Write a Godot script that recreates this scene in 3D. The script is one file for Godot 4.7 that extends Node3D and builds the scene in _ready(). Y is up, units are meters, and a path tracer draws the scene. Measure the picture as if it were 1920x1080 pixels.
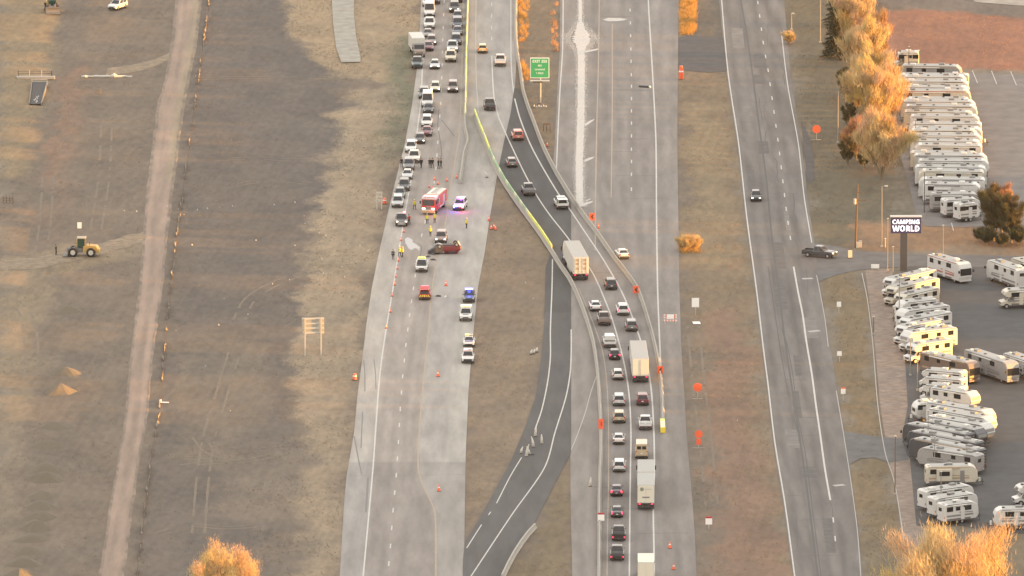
extends Node3D
# A highway seen from high in the air at low sun: a closed carriageway with a crash scene, a crossover lane
# full of traffic, a frontage road and a dealer's lot of recreational vehicles. Units are metres, x east, -z up the road.

var M := {}          # materials by name
var meshes := {}     # meshes shared between alike pieces
var taken := {}      # names in use, for numbering
var rng := RandomNumberGenerator.new()
var dirt := FastNoiseLite.new()
var fine := FastNoiseLite.new()

func _ready() -> void:
	var cam := Camera3D.new()
	cam.name = "camera"
	cam.position = Vector3(0, 390, 1962.5)
	cam.rotation_degrees = Vector3(-11.24, 0, 0)
	cam.fov = 2.7463
	cam.near = 50.0
	cam.far = 12000.0
	add_child(cam)

	var sky_stuff := ProceduralSkyMaterial.new()
	sky_stuff.sky_top_color = Color(0.672, 0.67, 0.662)
	sky_stuff.sky_horizon_color = Color(0.84, 0.79, 0.73)
	sky_stuff.sky_energy_multiplier = 1.03
	sky_stuff.sky_curve = 0.22
	sky_stuff.ground_bottom_color = Color(0.42, 0.38, 0.34)
	sky_stuff.ground_horizon_color = Color(0.60, 0.55, 0.50)
	sky_stuff.sun_angle_max = 1.0
	var sky := Sky.new()
	sky.sky_material = sky_stuff
	var env := Environment.new()
	env.background_mode = Environment.BG_SKY
	env.sky = sky
	env.tonemap_mode = Environment.TONE_MAPPER_LINEAR
	env.tonemap_exposure = 3.45
	env.sdfgi_enabled = true
	env.ssao_enabled = true
	env.ssil_enabled = true
	env.fog_enabled = true
	env.fog_density = 0.000006
	env.fog_light_color = Color(0.92, 0.88, 0.85)
	var around := WorldEnvironment.new()
	around.name = "surroundings"
	around.environment = env
	add_child(around)

	var sun := DirectionalLight3D.new()
	sun.name = "low_sun"
	sun.light_color = Color(1.0, 0.71, 0.33)
	sun.light_energy = 1.6
	sun.light_angular_distance = 0.5
	sun.shadow_enabled = true
	add_child(sun)
	sun.look_at_from_position(Vector3.ZERO, Vector3(-1.0, -0.036, -0.10))

	rng.seed = 4711
	dirt.seed = 7
	dirt.frequency = 0.02
	dirt.fractal_octaves = 5
	fine.seed = 19
	fine.frequency = 0.35
	fine.fractal_octaves = 3
	make_materials()
	ground()
	roads()
	barriers()
	added_shade_buildings()
	trees()
	grasses()
	earthworks()
	signs()
	cones_and_panels()
	poles()
	traffic()
	crash_scene()
	camper_lots()
	people()

func v(x: float, z: float) -> Vector3:
	return Vector3(x, 0, z)

# ---------------------------------------------------------------- naming and metas

func numbered(called: String) -> String:
	if not taken.has(called):
		taken[called] = 0
		return called
	taken[called] += 1
	return "%s_%03d" % [called, taken[called]]

func tag(o: Node, label: String, category: String, group := "") -> void:
	o.set_meta("label", label)
	o.set_meta("category", category)
	if group != "":
		o.set_meta("group", group)

func thing(called: String, label: String, category: String, at: Vector3, turn := 0.0, group := "") -> Node3D:
	var o := Node3D.new()
	o.name = numbered(called)
	add_child(o)
	o.position = at
	o.rotation.y = turn
	tag(o, label, category, group)
	return o

func part(called: String, mesh: Mesh, material: Material, parent: Node3D, at := Vector3.ZERO, turn := Vector3.ZERO) -> MeshInstance3D:
	var o := MeshInstance3D.new()
	o.name = called
	o.mesh = mesh
	o.material_override = material
	o.position = at
	o.rotation = turn
	parent.add_child(o, true)
	return o

func struct(called: String, mesh: Mesh, material: Material, y := 0.0) -> MeshInstance3D:
	var o := MeshInstance3D.new()
	o.name = numbered(called)
	o.mesh = mesh
	o.material_override = material
	o.position.y = y
	add_child(o)
	o.set_meta("kind", "structure")
	return o

# ---------------------------------------------------------------- materials

func plain(r: float, g: float, b: float, rough := 0.8, metal := 0.0) -> StandardMaterial3D:
	var m := StandardMaterial3D.new()
	m.albedo_color = Color(r, g, b).linear_to_srgb()
	m.roughness = rough
	m.metallic = metal
	return m

func grain(freq: float, lo: float, hi: float, seed_: int, size := 512, octaves := 5) -> NoiseTexture2D:
	var n := FastNoiseLite.new()
	n.seed = seed_
	n.frequency = freq
	n.fractal_octaves = octaves
	n.fractal_gain = 0.6
	var t := NoiseTexture2D.new()
	t.width = size
	t.height = size
	t.seamless = true
	t.noise = n
	var ramp := Gradient.new()
	ramp.set_color(0, Color(lo, lo, lo))
	ramp.set_color(1, Color(hi, hi, hi))
	t.color_ramp = ramp
	return t

func worn(m: StandardMaterial3D, tex: Texture2D, metres: float) -> StandardMaterial3D:
	m.albedo_texture = tex
	m.uv1_triplanar = true
	m.uv1_world_triplanar = true
	m.uv1_scale = Vector3.ONE / metres
	return m

func paint(r: float, g: float, b: float) -> StandardMaterial3D:
	var m := plain(r, g, b, 0.38)
	m.clearcoat_enabled = true
	m.clearcoat = 0.6
	m.clearcoat_roughness = 0.12
	return m

func lamp(r: float, g: float, b: float, glow: float) -> StandardMaterial3D:
	var m := plain(r, g, b, 0.3)
	m.emission_enabled = true
	m.emission = Color(r, g, b).linear_to_srgb()
	m.emission_energy_multiplier = glow
	return m

func leafy(r: float, g: float, b: float) -> StandardMaterial3D:
	var m := plain(r, g, b, 0.85)
	m.vertex_color_use_as_albedo = true
	m.backlight_enabled = true
	m.backlight = Color(r * 0.6, g * 0.6, b * 0.6).linear_to_srgb()
	return m

func make_materials() -> void:
	var coarse := grain(0.012, 0.80, 1.0, 3)
	var road := StandardMaterial3D.new()
	road.vertex_color_use_as_albedo = true
	road.roughness = 0.85
	M.road = worn(road, coarse, 38.0)
	road.uv1_scale = Vector3(1.0 / 22.0, 1.0 / 22.0, 1.0 / 150.0)
	M.lot = worn(plain(0.076, 0.075, 0.076, 0.85), coarse, 30.0)
	M.side_road = worn(plain(0.13, 0.125, 0.122, 0.85), coarse, 26.0)
	M.old_lot = worn(plain(0.20, 0.182, 0.172, 0.9), coarse, 34.0)
	M.verge = worn(plain(0.285, 0.222, 0.18, 0.95), grain(0.02, 0.72, 1.0, 8), 24.0)
	M.repair_dark = worn(plain(0.128, 0.12, 0.114, 0.9), coarse, 17.0)
	M.repair_pale = worn(plain(0.205, 0.19, 0.177, 0.9), coarse, 19.0)
	M.track = worn(plain(0.29, 0.225, 0.155, 0.95), grain(0.02, 0.72, 1.0, 9), 20.0)
	M.rut = worn(plain(0.235, 0.19, 0.145, 1.0), grain(0.03, 0.7, 1.0, 10), 9.0)
	M.panel_tan = plain(0.34, 0.325, 0.28, 0.6)
	M.patch = worn(plain(0.085, 0.08, 0.08, 0.9), coarse, 21.0)
	M.strip = worn(plain(0.37, 0.34, 0.29, 0.9), coarse, 23.0)
	M.white_line = worn(plain(0.60, 0.57, 0.53, 0.7), grain(0.03, 0.78, 1.0, 12), 9.0)
	M.faint_line = plain(0.36, 0.34, 0.32)
	M.yellow_line = worn(plain(0.42, 0.335, 0.25, 0.7), grain(0.03, 0.75, 1.0, 13), 9.0)
	M.tar = plain(0.075, 0.072, 0.07)
	M.rubber_mark = plain(0.16, 0.15, 0.145)
	M.dust = worn(plain(0.60, 0.555, 0.505, 0.95), grain(0.03, 0.82, 1.0, 14), 11.0)
	M.spill = plain(0.40, 0.38, 0.37, 0.5)
	M.barrier = worn(plain(0.47, 0.44, 0.39, 0.9), grain(0.05, 0.72, 1.0, 15), 7.0)
	M.concrete = worn(plain(0.48, 0.45, 0.40, 0.9), grain(0.05, 0.72, 1.0, 16), 5.0)
	M.glare_yellow = plain(0.62, 0.66, 0.16, 0.6)
	M.glare_green = plain(0.28, 0.42, 0.24, 0.6)
	M.glare_pale = plain(0.50, 0.56, 0.36, 0.6)
	# vehicles
	M.white = paint(0.60, 0.59, 0.56)
	M.cream = paint(0.58, 0.51, 0.38)
	M.silver = paint(0.46, 0.46, 0.45)
	M.pale = paint(0.60, 0.56, 0.52)
	M.grey = paint(0.17, 0.165, 0.165)
	M.dark = paint(0.06, 0.058, 0.06)
	M.black = paint(0.022, 0.022, 0.024)
	M.maroon = paint(0.13, 0.02, 0.034)
	M.wreck = paint(0.10, 0.016, 0.026)
	M.red = paint(0.44, 0.04, 0.045)
	M.coral = paint(0.46, 0.15, 0.11)
	M.navy = paint(0.045, 0.055, 0.085)
	M.teal = paint(0.075, 0.10, 0.105)
	M.tan = paint(0.42, 0.33, 0.21)
	M.gold = paint(0.60, 0.44, 0.20)
	M.plum = paint(0.10, 0.06, 0.085)
	M.brown = paint(0.20, 0.155, 0.135)
	M.fire_red = paint(0.50, 0.035, 0.03)
	M.glass = plain(0.02, 0.022, 0.025, 0.08)
	M.trim = plain(0.03, 0.03, 0.03, 0.6)
	M.frame = plain(0.05, 0.05, 0.05, 0.6)
	M.tyre = plain(0.022, 0.022, 0.022, 0.9)
	M.rim = plain(0.42, 0.42, 0.42, 0.35, 0.6)
	M.plate = plain(0.62, 0.62, 0.58, 0.5)
	M.lens = plain(0.55, 0.55, 0.52, 0.15)
	M.lit_lens = lamp(1.0, 0.88, 0.62, 1.6)
	M.tail = plain(0.38, 0.02, 0.025, 0.3)
	M.lit_tail = lamp(0.95, 0.04, 0.10, 1.0)
	M.beacon_amber = lamp(1.0, 0.72, 0.12, 1.3)
	M.beacon_lime = lamp(0.85, 0.85, 0.10, 0.9)
	M.beacon_red = lamp(1.0, 0.10, 0.16, 3.6)
	M.beacon_blue = lamp(0.14, 0.18, 1.0, 7.0)
	M.chrome = plain(0.55, 0.55, 0.55, 0.2, 0.9)
	M.chevron = plain(0.75, 0.58, 0.06, 0.5)
	M.box = worn(plain(0.60, 0.585, 0.535, 0.5), grain(0.04, 0.86, 1.0, 21), 6.0)
	M.box_rear = plain(0.64, 0.60, 0.49, 0.5)
	M.logo = plain(0.22, 0.24, 0.2, 0.5)
	# campers
	M.shell = worn(plain(0.60, 0.59, 0.562, 0.35), grain(0.03, 0.9, 1.0, 22), 8.0)
	M.shell_warm = worn(plain(0.57, 0.525, 0.43, 0.35), grain(0.03, 0.9, 1.0, 23), 8.0)
	M.shell_grey = worn(plain(0.36, 0.345, 0.33, 0.35), grain(0.03, 0.85, 1.0, 24), 8.0)
	M.shell_dark = paint(0.06, 0.06, 0.065)
	M.shell_brown = paint(0.16, 0.115, 0.09)
	M.roof_skin = worn(plain(0.45, 0.44, 0.41, 0.6), grain(0.05, 0.78, 1.0, 25), 5.0)
	M.stripe_grey = plain(0.20, 0.195, 0.19, 0.5)
	M.stripe_tan = plain(0.36, 0.27, 0.18, 0.5)
	M.stripe_red = plain(0.34, 0.12, 0.10, 0.5)
	M.skirt = plain(0.13, 0.125, 0.12, 0.7)
	M.ac_unit = plain(0.62, 0.61, 0.57, 0.6)
	# street things
	M.steel = plain(0.30, 0.29, 0.27, 0.45, 0.5)
	M.galv = plain(0.50, 0.48, 0.43, 0.5, 0.3)
	M.wood = worn(plain(0.25, 0.16, 0.10, 0.9), grain(0.1, 0.6, 1.0, 26), 2.0)
	M.orange = plain(0.82, 0.13, 0.05, 0.5)
	M.cone_white = plain(0.75, 0.72, 0.68, 0.5)
	M.sign_white = plain(0.82, 0.80, 0.76, 0.5)
	M.sign_green = plain(0.05, 0.36, 0.13, 0.5)
	M.sign_back = plain(0.46, 0.45, 0.40, 0.5)
	M.sign_black = plain(0.03, 0.03, 0.03, 0.6)
	M.sign_navy = plain(0.05, 0.045, 0.11, 0.5)
	M.lit_letters = lamp(0.96, 0.92, 0.97, 0.55)
	M.dark_post = plain(0.07, 0.068, 0.07, 0.6)
	M.silt = worn(plain(0.36, 0.32, 0.27, 0.9), grain(0.08, 0.6, 1.0, 27), 3.0)
	M.white_cloth = worn(plain(0.74, 0.70, 0.62, 0.9), grain(0.08, 0.7, 1.0, 28), 2.0)
	M.stone = plain(0.46, 0.44, 0.42, 0.9)
	M.pit = plain(0.075, 0.07, 0.068, 0.95)
	M.soil = worn(plain(0.245, 0.203, 0.15, 1.0), grain(0.06, 0.55, 1.0, 29), 4.0)
	M.machine = plain(0.42, 0.275, 0.085, 0.5)
	M.machine_grey = plain(0.17, 0.165, 0.16, 0.7)
	M.cab_glass = plain(0.03, 0.07, 0.055, 0.1)
	M.cab_roof = plain(0.40, 0.34, 0.25, 0.6)
	# plants
	M.bark = worn(plain(0.36, 0.28, 0.18, 0.95), grain(0.1, 0.6, 1.0, 30), 2.0)
	M.twig = plain(0.34, 0.205, 0.095, 0.9)
	M.leaf_gold = leafy(0.60, 0.47, 0.26)
	M.leaf_rust = leafy(0.44, 0.27, 0.15)
	M.leaf_green = leafy(0.075, 0.078, 0.042)
	M.leaf_olive = leafy(0.13, 0.11, 0.05)
	M.straw = leafy(0.33, 0.25, 0.155)
	M.straw_dull = leafy(0.25, 0.195, 0.13)
	M.straw_gold = leafy(0.50, 0.31, 0.10)
	# people and the added shade buildings
	M.cloth = StandardMaterial3D.new()
	M.cloth.vertex_color_use_as_albedo = true
	M.cloth.roughness = 0.9
	M.vest = plain(0.66, 0.60, 0.05, 0.7)
	M.hair = plain(0.04, 0.03, 0.02, 0.9)
	M.hard_hat = plain(0.74, 0.68, 0.3, 0.4)
	M.wall = worn(plain(0.46, 0.41, 0.34, 0.9), grain(0.04, 0.8, 1.0, 31), 6.0)
	M.shed_roof = plain(0.24, 0.23, 0.22, 0.7)

# ---------------------------------------------------------------- shapes

func tool() -> SurfaceTool:
	var st := SurfaceTool.new()
	st.begin(Mesh.PRIMITIVE_TRIANGLES)
	st.set_smooth_group(-1)
	return st

func done(st: SurfaceTool) -> ArrayMesh:
	st.generate_normals()
	return st.commit()

func tri(st: SurfaceTool, a: Vector3, b: Vector3, c: Vector3) -> void:
	st.add_vertex(a)
	st.add_vertex(b)
	st.add_vertex(c)

func quad(st: SurfaceTool, a: Vector3, b: Vector3, c: Vector3, d: Vector3) -> void:
	tri(st, a, b, c)
	tri(st, a, c, d)

func box(st: SurfaceTool, c: Vector3, s: Vector3, turn := Basis.IDENTITY) -> void:
	var h := s * 0.5
	var p := []
	for i in 8:
		p.append(c + turn * Vector3(h.x if i & 1 else -h.x, h.y if i & 2 else -h.y, h.z if i & 4 else -h.z))
	quad(st, p[0], p[1], p[3], p[2])
	quad(st, p[5], p[4], p[6], p[7])
	quad(st, p[4], p[0], p[2], p[6])
	quad(st, p[1], p[5], p[7], p[3])
	quad(st, p[2], p[3], p[7], p[6])
	quad(st, p[4], p[5], p[1], p[0])

func block(s: Vector3, c := Vector3.ZERO) -> ArrayMesh:
	var key := "block%s%s" % [s, c]
	if not meshes.has(key):
		var st := tool()
		bevel_box(st, c, s, minf(0.03, 0.2 * minf(s.x, minf(s.y, s.z))))
		meshes[key] = done(st)
	return meshes[key]

func bevel_box(st: SurfaceTool, c: Vector3, s: Vector3, b: float) -> void:
	var prof := []
	var hz := s.z * 0.5
	var hy := s.y * 0.5
	for q in [[-hz + b, -hy], [hz - b, -hy], [hz, -hy + b], [hz, hy - b], [hz - b, hy], [-hz + b, hy], [-hz, hy - b], [-hz, -hy + b]]:
		prof.append(Vector2(c.z + q[0], c.y + q[1]))
	prism(st, prof, s.x * 0.5, b, c.x)

# a side outline (z, y) drawn out across x, its long edges chamfered
func prism(st: SurfaceTool, prof: Array, hw: float, bevel := 0.0, cx := 0.0) -> void:
	var mid := Vector2.ZERO
	for q in prof:
		mid += q
	mid /= prof.size()
	var rings := []
	var xs := [-hw, hw] if bevel <= 0.0 else [-hw, -hw + bevel, hw - bevel, hw]
	for k in xs.size():
		var ring := PackedVector3Array()
		for q in prof:
			var w: Vector2 = q
			if bevel > 0.0 and (k == 0 or k == 3):
				w = q - (q - mid).normalized() * bevel * 1.3
			ring.append(Vector3(cx + xs[k], w.y, w.x))
		rings.append(ring)
	loft(st, rings)

func loft(st: SurfaceTool, rings: Array, caps := true) -> void:
	for k in rings.size() - 1:
		var a: PackedVector3Array = rings[k]
		var b: PackedVector3Array = rings[k + 1]
		var n := a.size()
		for i in n:
			quad(st, a[i], a[(i + 1) % n], b[(i + 1) % n], b[i])
	if caps:
		for k in [0, rings.size() - 1]:
			var r: PackedVector3Array = rings[k]
			var flat := PackedVector2Array()
			var u := (r[1] - r[0]).normalized()
			var nn := Vector3.ZERO
			for i in r.size():
				nn += (r[i] - r[0]).cross(r[(i + 1) % r.size()] - r[0])
			nn = nn.normalized()
			var w := nn.cross(u)
			for q in r:
				flat.append(Vector2((q - r[0]).dot(u), (q - r[0]).dot(w)))
			var ids := Geometry2D.triangulate_polygon(flat)
			for i in range(0, ids.size(), 3):
				if k == 0:
					tri(st, r[ids[i]], r[ids[i + 2]], r[ids[i + 1]])
				else:
					tri(st, r[ids[i]], r[ids[i + 1]], r[ids[i + 2]])

func ring_at(c: Vector3, axis: Vector3, r: float, n: int) -> PackedVector3Array:
	var up := Vector3.UP if absf(axis.y) < 0.9 else Vector3.RIGHT
	var u := axis.cross(up).normalized()
	var w := axis.cross(u).normalized()
	var ring := PackedVector3Array()
	for i in n:
		var t := TAU * i / n
		ring.append(c + (u * cos(t) + w * sin(t)) * r)
	return ring

func tube(st: SurfaceTool, a: Vector3, b: Vector3, ra: float, rb: float, n := 8, caps := true) -> void:
	var axis := (b - a).normalized()
	loft(st, [ring_at(a, axis, ra, n), ring_at(b, axis, rb, n)], caps)

func pole_mesh(h: float, ra: float, rb: float, n := 8) -> ArrayMesh:
	var st := tool()
	tube(st, Vector3.ZERO, Vector3(0, h, 0), ra, rb, n)
	return done(st)

# a pane lying on a four-cornered face, drawn in from its rim and standing a little proud
func pane(st: SurfaceTool, a: Vector3, b: Vector3, c: Vector3, d: Vector3, inset: float, off: float) -> void:
	var mid := (a + b + c + d) * 0.25
	var n := (b - a).cross(d - a).normalized()
	var q := []
	for p in [a, b, c, d]:
		var k: Vector3 = p
		q.append(k + (mid - k).normalized() * minf(inset, (mid - k).length() * 0.6) + n * off)
	quad(st, q[0], q[1], q[2], q[3])
	for i in 4:
		quad(st, q[i], q[i] - n * off * 2.0, q[(i + 1) % 4] - n * off * 2.0, q[(i + 1) % 4])

# x of a polyline (from far to near) where it crosses z
func x_at(line: Array, z: float) -> float:
	for i in line.size() - 1:
		var a: Vector3 = line[i]
		var b: Vector3 = line[i + 1]
		if z <= b.z or i == line.size() - 2:
			return a.x + (b.x - a.x) * (z - a.z) / (b.z - a.z)
	return 0.0

func yaw_at(line: Array, z: float) -> float:
	return atan2(x_at(line, z + 4.0) - x_at(line, z - 4.0), 8.0)

const NTH := ["first", "second", "third", "fourth", "fifth", "sixth", "seventh", "eighth", "ninth", "tenth", "eleventh", "twelfth", "thirteenth", "fourteenth", "fifteenth", "sixteenth", "seventeenth", "eighteenth", "nineteenth", "twentieth", "twenty-first", "twenty-second"]

func smooth_line(line: Array, step := 3.0) -> Array:
	var c := Curve3D.new()
	for i in line.size():
		var a: Vector3 = line[maxi(i - 1, 0)]
		var b: Vector3 = line[mini(i + 1, line.size() - 1)]
		var here: Vector3 = line[i]
		var t := (b - a).normalized()
		var din := t * here.distance_to(a) * 0.3
		var dout := t * here.distance_to(b) * 0.3
		c.add_point(here, -din, dout)
	var n := maxi(1, int(round(c.get_baked_length() / step)))
	var res := []
	for i in n + 1:
		res.append(c.sample_baked(c.get_baked_length() * i / n, true))
	return res

# a painted line of even width along a polyline
func stripe(line: Array, width: float, y := 0.0) -> ArrayMesh:
	var st := tool()
	var pts := smooth_line(line, 3.0)
	var last := []
	for i in pts.size():
		var a: Vector3 = pts[maxi(i - 1, 0)]
		var b: Vector3 = pts[mini(i + 1, pts.size() - 1)]
		var side := (b - a).cross(Vector3.UP).normalized() * width * 0.5
		var here: Vector3 = pts[i] + Vector3(0, y, 0)
		var now := [here - side, here + side]
		if last:
			quad(st, last[0], last[1], now[1], now[0])
		last = now
	return done(st)

func sheet(pts: Array) -> ArrayMesh:
	var st := tool()
	var flat := PackedVector2Array()
	for p in pts:
		flat.append(Vector2(p.x, p.z))
	var ids := Geometry2D.triangulate_polygon(flat)
	for i in range(0, ids.size(), 3):
		var a: Vector3 = pts[ids[i]]
		var b: Vector3 = pts[ids[i + 1]]
		var c: Vector3 = pts[ids[i + 2]]
		if (b - a).cross(c - a).y > 0:
			tri(st, a, c, b)
		else:
			tri(st, a, b, c)
	return done(st)

# ---------------------------------------------------------------- terrain

var dirt_l := [v(-63.75, -291.64), v(-63.15, -233.6), v(-63.24, -194.66), v(-63.92, -167.65), v(-63.61, -130.92), v(-63.24, -80.52), v(-62.68, -46.61), v(-61.99, 0), v(-61.83, 31.4), v(-61.58, 61.86), v(-61.08, 99.68), v(-60.98, 116.03), v(-61.08, 143.99), v(-61.3, 174.96), v(-61.19, 219.57), v(-61.14, 230.39)]
var dirt_r := [v(-58.98, -291.64), v(-58.55, -227.96), v(-58.88, -202.89), v(-59.16, -173), v(-59.07, -130.92), v(-58.99, -90.41), v(-58.73, -41.85), v(-58.26, 0), v(-58.37, 35.81), v(-58.18, 66.13), v(-57.78, 99.68), v(-57.8, 116.03), v(-58.03, 143.99), v(-57.94, 178.76), v(-57.86, 219.57), v(-57.83, 230.39)]
var ditch := [v(-84.46, -291.64), v(-84.92, -227.96), v(-83.43, -167.65), v(-82.96, -115.55), v(-81.95, -56.18), v(-80.29, -9.15)]

func hump(x: float, z: float) -> float:
	# how far the open field on the west side may roll: flat beside the carriageway
	var edge := x_at(left_edge, z)
	var k := clampf((edge - 6.0 - x) / 12.0, 0.0, 1.0)
	var h := k * (dirt.get_noise_2d(x * 1.6, z * 0.8) * 0.18 + 0.02)
	var d := x - x_at(ditch, z)
	h -= 0.22 * exp(-d * d / 9.0) * clampf((60.0 - z) / 40.0, 0.0, 1.0)
	return h

func gy(x: float, z: float) -> float:
	return -0.05 + hump(x, z)

var zones := [
	# outline of a kind of soil or cover, its base colour
	[[v(-97.7, -297.61), v(44.78, -297.61), v(34.67, 230.39), v(-75.63, 230.39)], Color(0.132, 0.104, 0.078)],
	[[v(-60.55, -297.61), v(-46.31, -297.61), v(-42.46, -227.96), v(-40.38, -194.66), v(-28.87, -170.33), v(-31.44, -115.55), v(-33.01, -65.85), v(-34.74, -32.4), v(-34.75, 44.57), v(-34.84, 111.97), v(-36.24, 230.39), v(-55.94, 230.39), v(-56.6, 70.39), v(-57.76, -65.85)], Color(0.108, 0.088, 0.072)],
	[[v(-46.82, -297.61), v(-16.28, -297.61), v(-17.15, -211.19), v(-19.08, -151.76), v(-23.29, -189.21), v(-35.09, -199.04), v(-40.49, -201.24), v(-43.17, -239.28)], Color(0.250, 0.186, 0.118)],
	[[v(-29.42, -175.69), v(-18.97, -194.66), v(-20.65, -115.55), v(-22.96, -27.71), v(-23.87, 9.07), v(-25.01, 111.97), v(-25.48, 151.83), v(-25.21, 230.39), v(-31.51, 230.39), v(-32.32, 111.97), v(-34.73, 70.39), v(-34.79, -9.15), v(-33.77, -56.18), v(-32.22, -105.42)], Color(0.222, 0.172, 0.118)],
	[[v(-30.68, -162.33), v(-26.01, -173), v(-28.15, -115.55), v(-30.89, -46.61), v(-31.83, 9.07), v(-34.48, 9.07), v(-34.07, -46.61), v(-33.08, -100.4)], Color(0.255, 0.198, 0.132)],
	[[v(-22.27, -233.6), v(-16.91, -244.98), v(-17.54, -173), v(-20.22, -120.65), v(-22.83, -100.4), v(-22.11, -167.65)], Color(0.125, 0.118, 0.076)],
	[[v(-97.7, -297.61), v(-86.51, -297.61), v(-84.78, -211.19), v(-84.93, -151.76), v(-84.33, -100.4), v(-89.46, -100.4)], Color(0.192, 0.144, 0.087)],
	[[v(-82.33, -211.19), v(-78.6, -216.75), v(-77.69, -136.09), v(-77.47, -65.85), v(-78.77, -27.71), v(-81.18, -115.55)], Color(0.176, 0.114, 0.078)],
	[[v(-86.42, -27.71), v(-76.69, -32.4), v(-62.68, -46.61), v(-62.98, -32.4), v(-69.9, -18.39), v(-76.72, -9.15), v(-78.19, 44.57), v(-77.04, 95.55), v(-80.08, 124.1)], Color(0.188, 0.144, 0.095)],
	[[v(-80.08, 124.1), v(-76.87, 99.68), v(-76.45, 151.83), v(-74.85, 230.39), v(-80.36, 230.39)], Color(0.160, 0.127, 0.090)],
	[[v(-58.52, -297.61), v(-46.82, -297.61), v(-30.91, -178.38), v(-33.01, -65.85), v(-41, -100.4), v(-53.82, -167.65)], Color(0.104, 0.087, 0.074)],
	[[v(-54.73, 44.57), v(-38.39, 35.81), v(-38.94, 95.55), v(-44.39, 151.83), v(-51.39, 136.08)], Color(0.130, 0.105, 0.080)],
	[[v(-44.76, 136.08), v(-33.3, 128.11), v(-32.48, 174.96), v(-38.66, 190.07), v(-45.47, 174.96)], Color(0.140, 0.112, 0.086)],
	[[v(-2.8, -100.4), v(7.2, -27.71), v(5.17, 61.86), v(2.52, 111.97), v(-7.23, 193.81), v(-7.31, 132.1), v(-6.16, 18.06)], Color(0.169, 0.127, 0.087)],
	[[v(-7.2, -27.71), v(-4.96, -32.4), v(-6.11, 35.81), v(-7.05, 111.97), v(-7.09, 190.07), v(-7.72, 111.97)], Color(0.160, 0.114, 0.078)],
	[[v(3.23, 184.43), v(9.34, 124.1), v(8.98, 230.39), v(-3.15, 230.39)], Color(0.144, 0.111, 0.069)],
	[[v(0.51, -297.61), v(9.67, -297.61), v(8.01, -125.77), v(6.99, -100.4), v(4.74, -136.09), v(2.41, -173), v(0.79, -222.34)], Color(0.149, 0.111, 0.072)],
	[[v(31.35, -297.61), v(40.71, -297.61), v(40.64, -130.92), v(40.74, 48.92), v(42.54, 230.39), v(26.79, 230.39), v(27.28, 111.97), v(28.09, -27.71)], Color(0.162, 0.119, 0.076)],
	[[v(31.79, -173), v(37.58, -173), v(38.01, -115.55), v(36.91, -27.71), v(31.22, -9.15), v(31.91, -115.55)], Color(0.192, 0.144, 0.087)],
	[[v(32.43, 26.98), v(37.14, 9.07), v(39.45, 70.39), v(39.46, 151.83), v(40.97, 230.39), v(30.73, 230.39), v(30.67, 136.08)], Color(0.172, 0.111, 0.076)],
	[[v(27.41, 9.07), v(30.06, 9.07), v(29.8, 111.97), v(29.8, 190.07), v(29.94, 230.39), v(26.79, 230.39)], Color(0.127, 0.102, 0.078)],
	[[v(34.6, -297.61), v(40.2, -297.61), v(39.28, -238.14), v(33.94, -239.28)], Color(0.103, 0.086, 0.067)],
	[[v(50.89, -297.61), v(73.28, -297.61), v(68.03, -100.4), v(61.21, -27.71), v(51.15, -39.48), v(50.92, -125.77)], Color(0.104, 0.086, 0.055)],
	[[v(61.06, -297.61), v(69.21, -297.61), v(68.03, -100.4), v(59.64, -100.4)], Color(0.122, 0.083, 0.046)],
	[[v(66.24, -265.16), v(104.37, -265.16), v(101.55, -202.89), v(66.52, -206.76)], Color(0.219, 0.102, 0.063)],
	[[v(69.74, -315.7), v(106.66, -315.7), v(104.37, -265.16), v(68.33, -268.08)], Color(0.127, 0.107, 0.090)],
	[[v(59.35, -57.15), v(94.8, -53.78), v(93.71, -29.58), v(57.8, -34.28)], Color(0.192, 0.119, 0.069)],
	[[v(51.74, -9.15), v(59.15, -18.39), v(59.07, 44.57), v(58.76, 111.97), v(58.3, 230.39), v(51.6, 230.39), v(52.04, 111.97)], Color(0.144, 0.107, 0.063)],
	[[v(51.55, 190.07), v(83.85, 188.2), v(80.5, 262.09), v(51.09, 262.09)], Color(0.137, 0.107, 0.067)],
]

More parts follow.
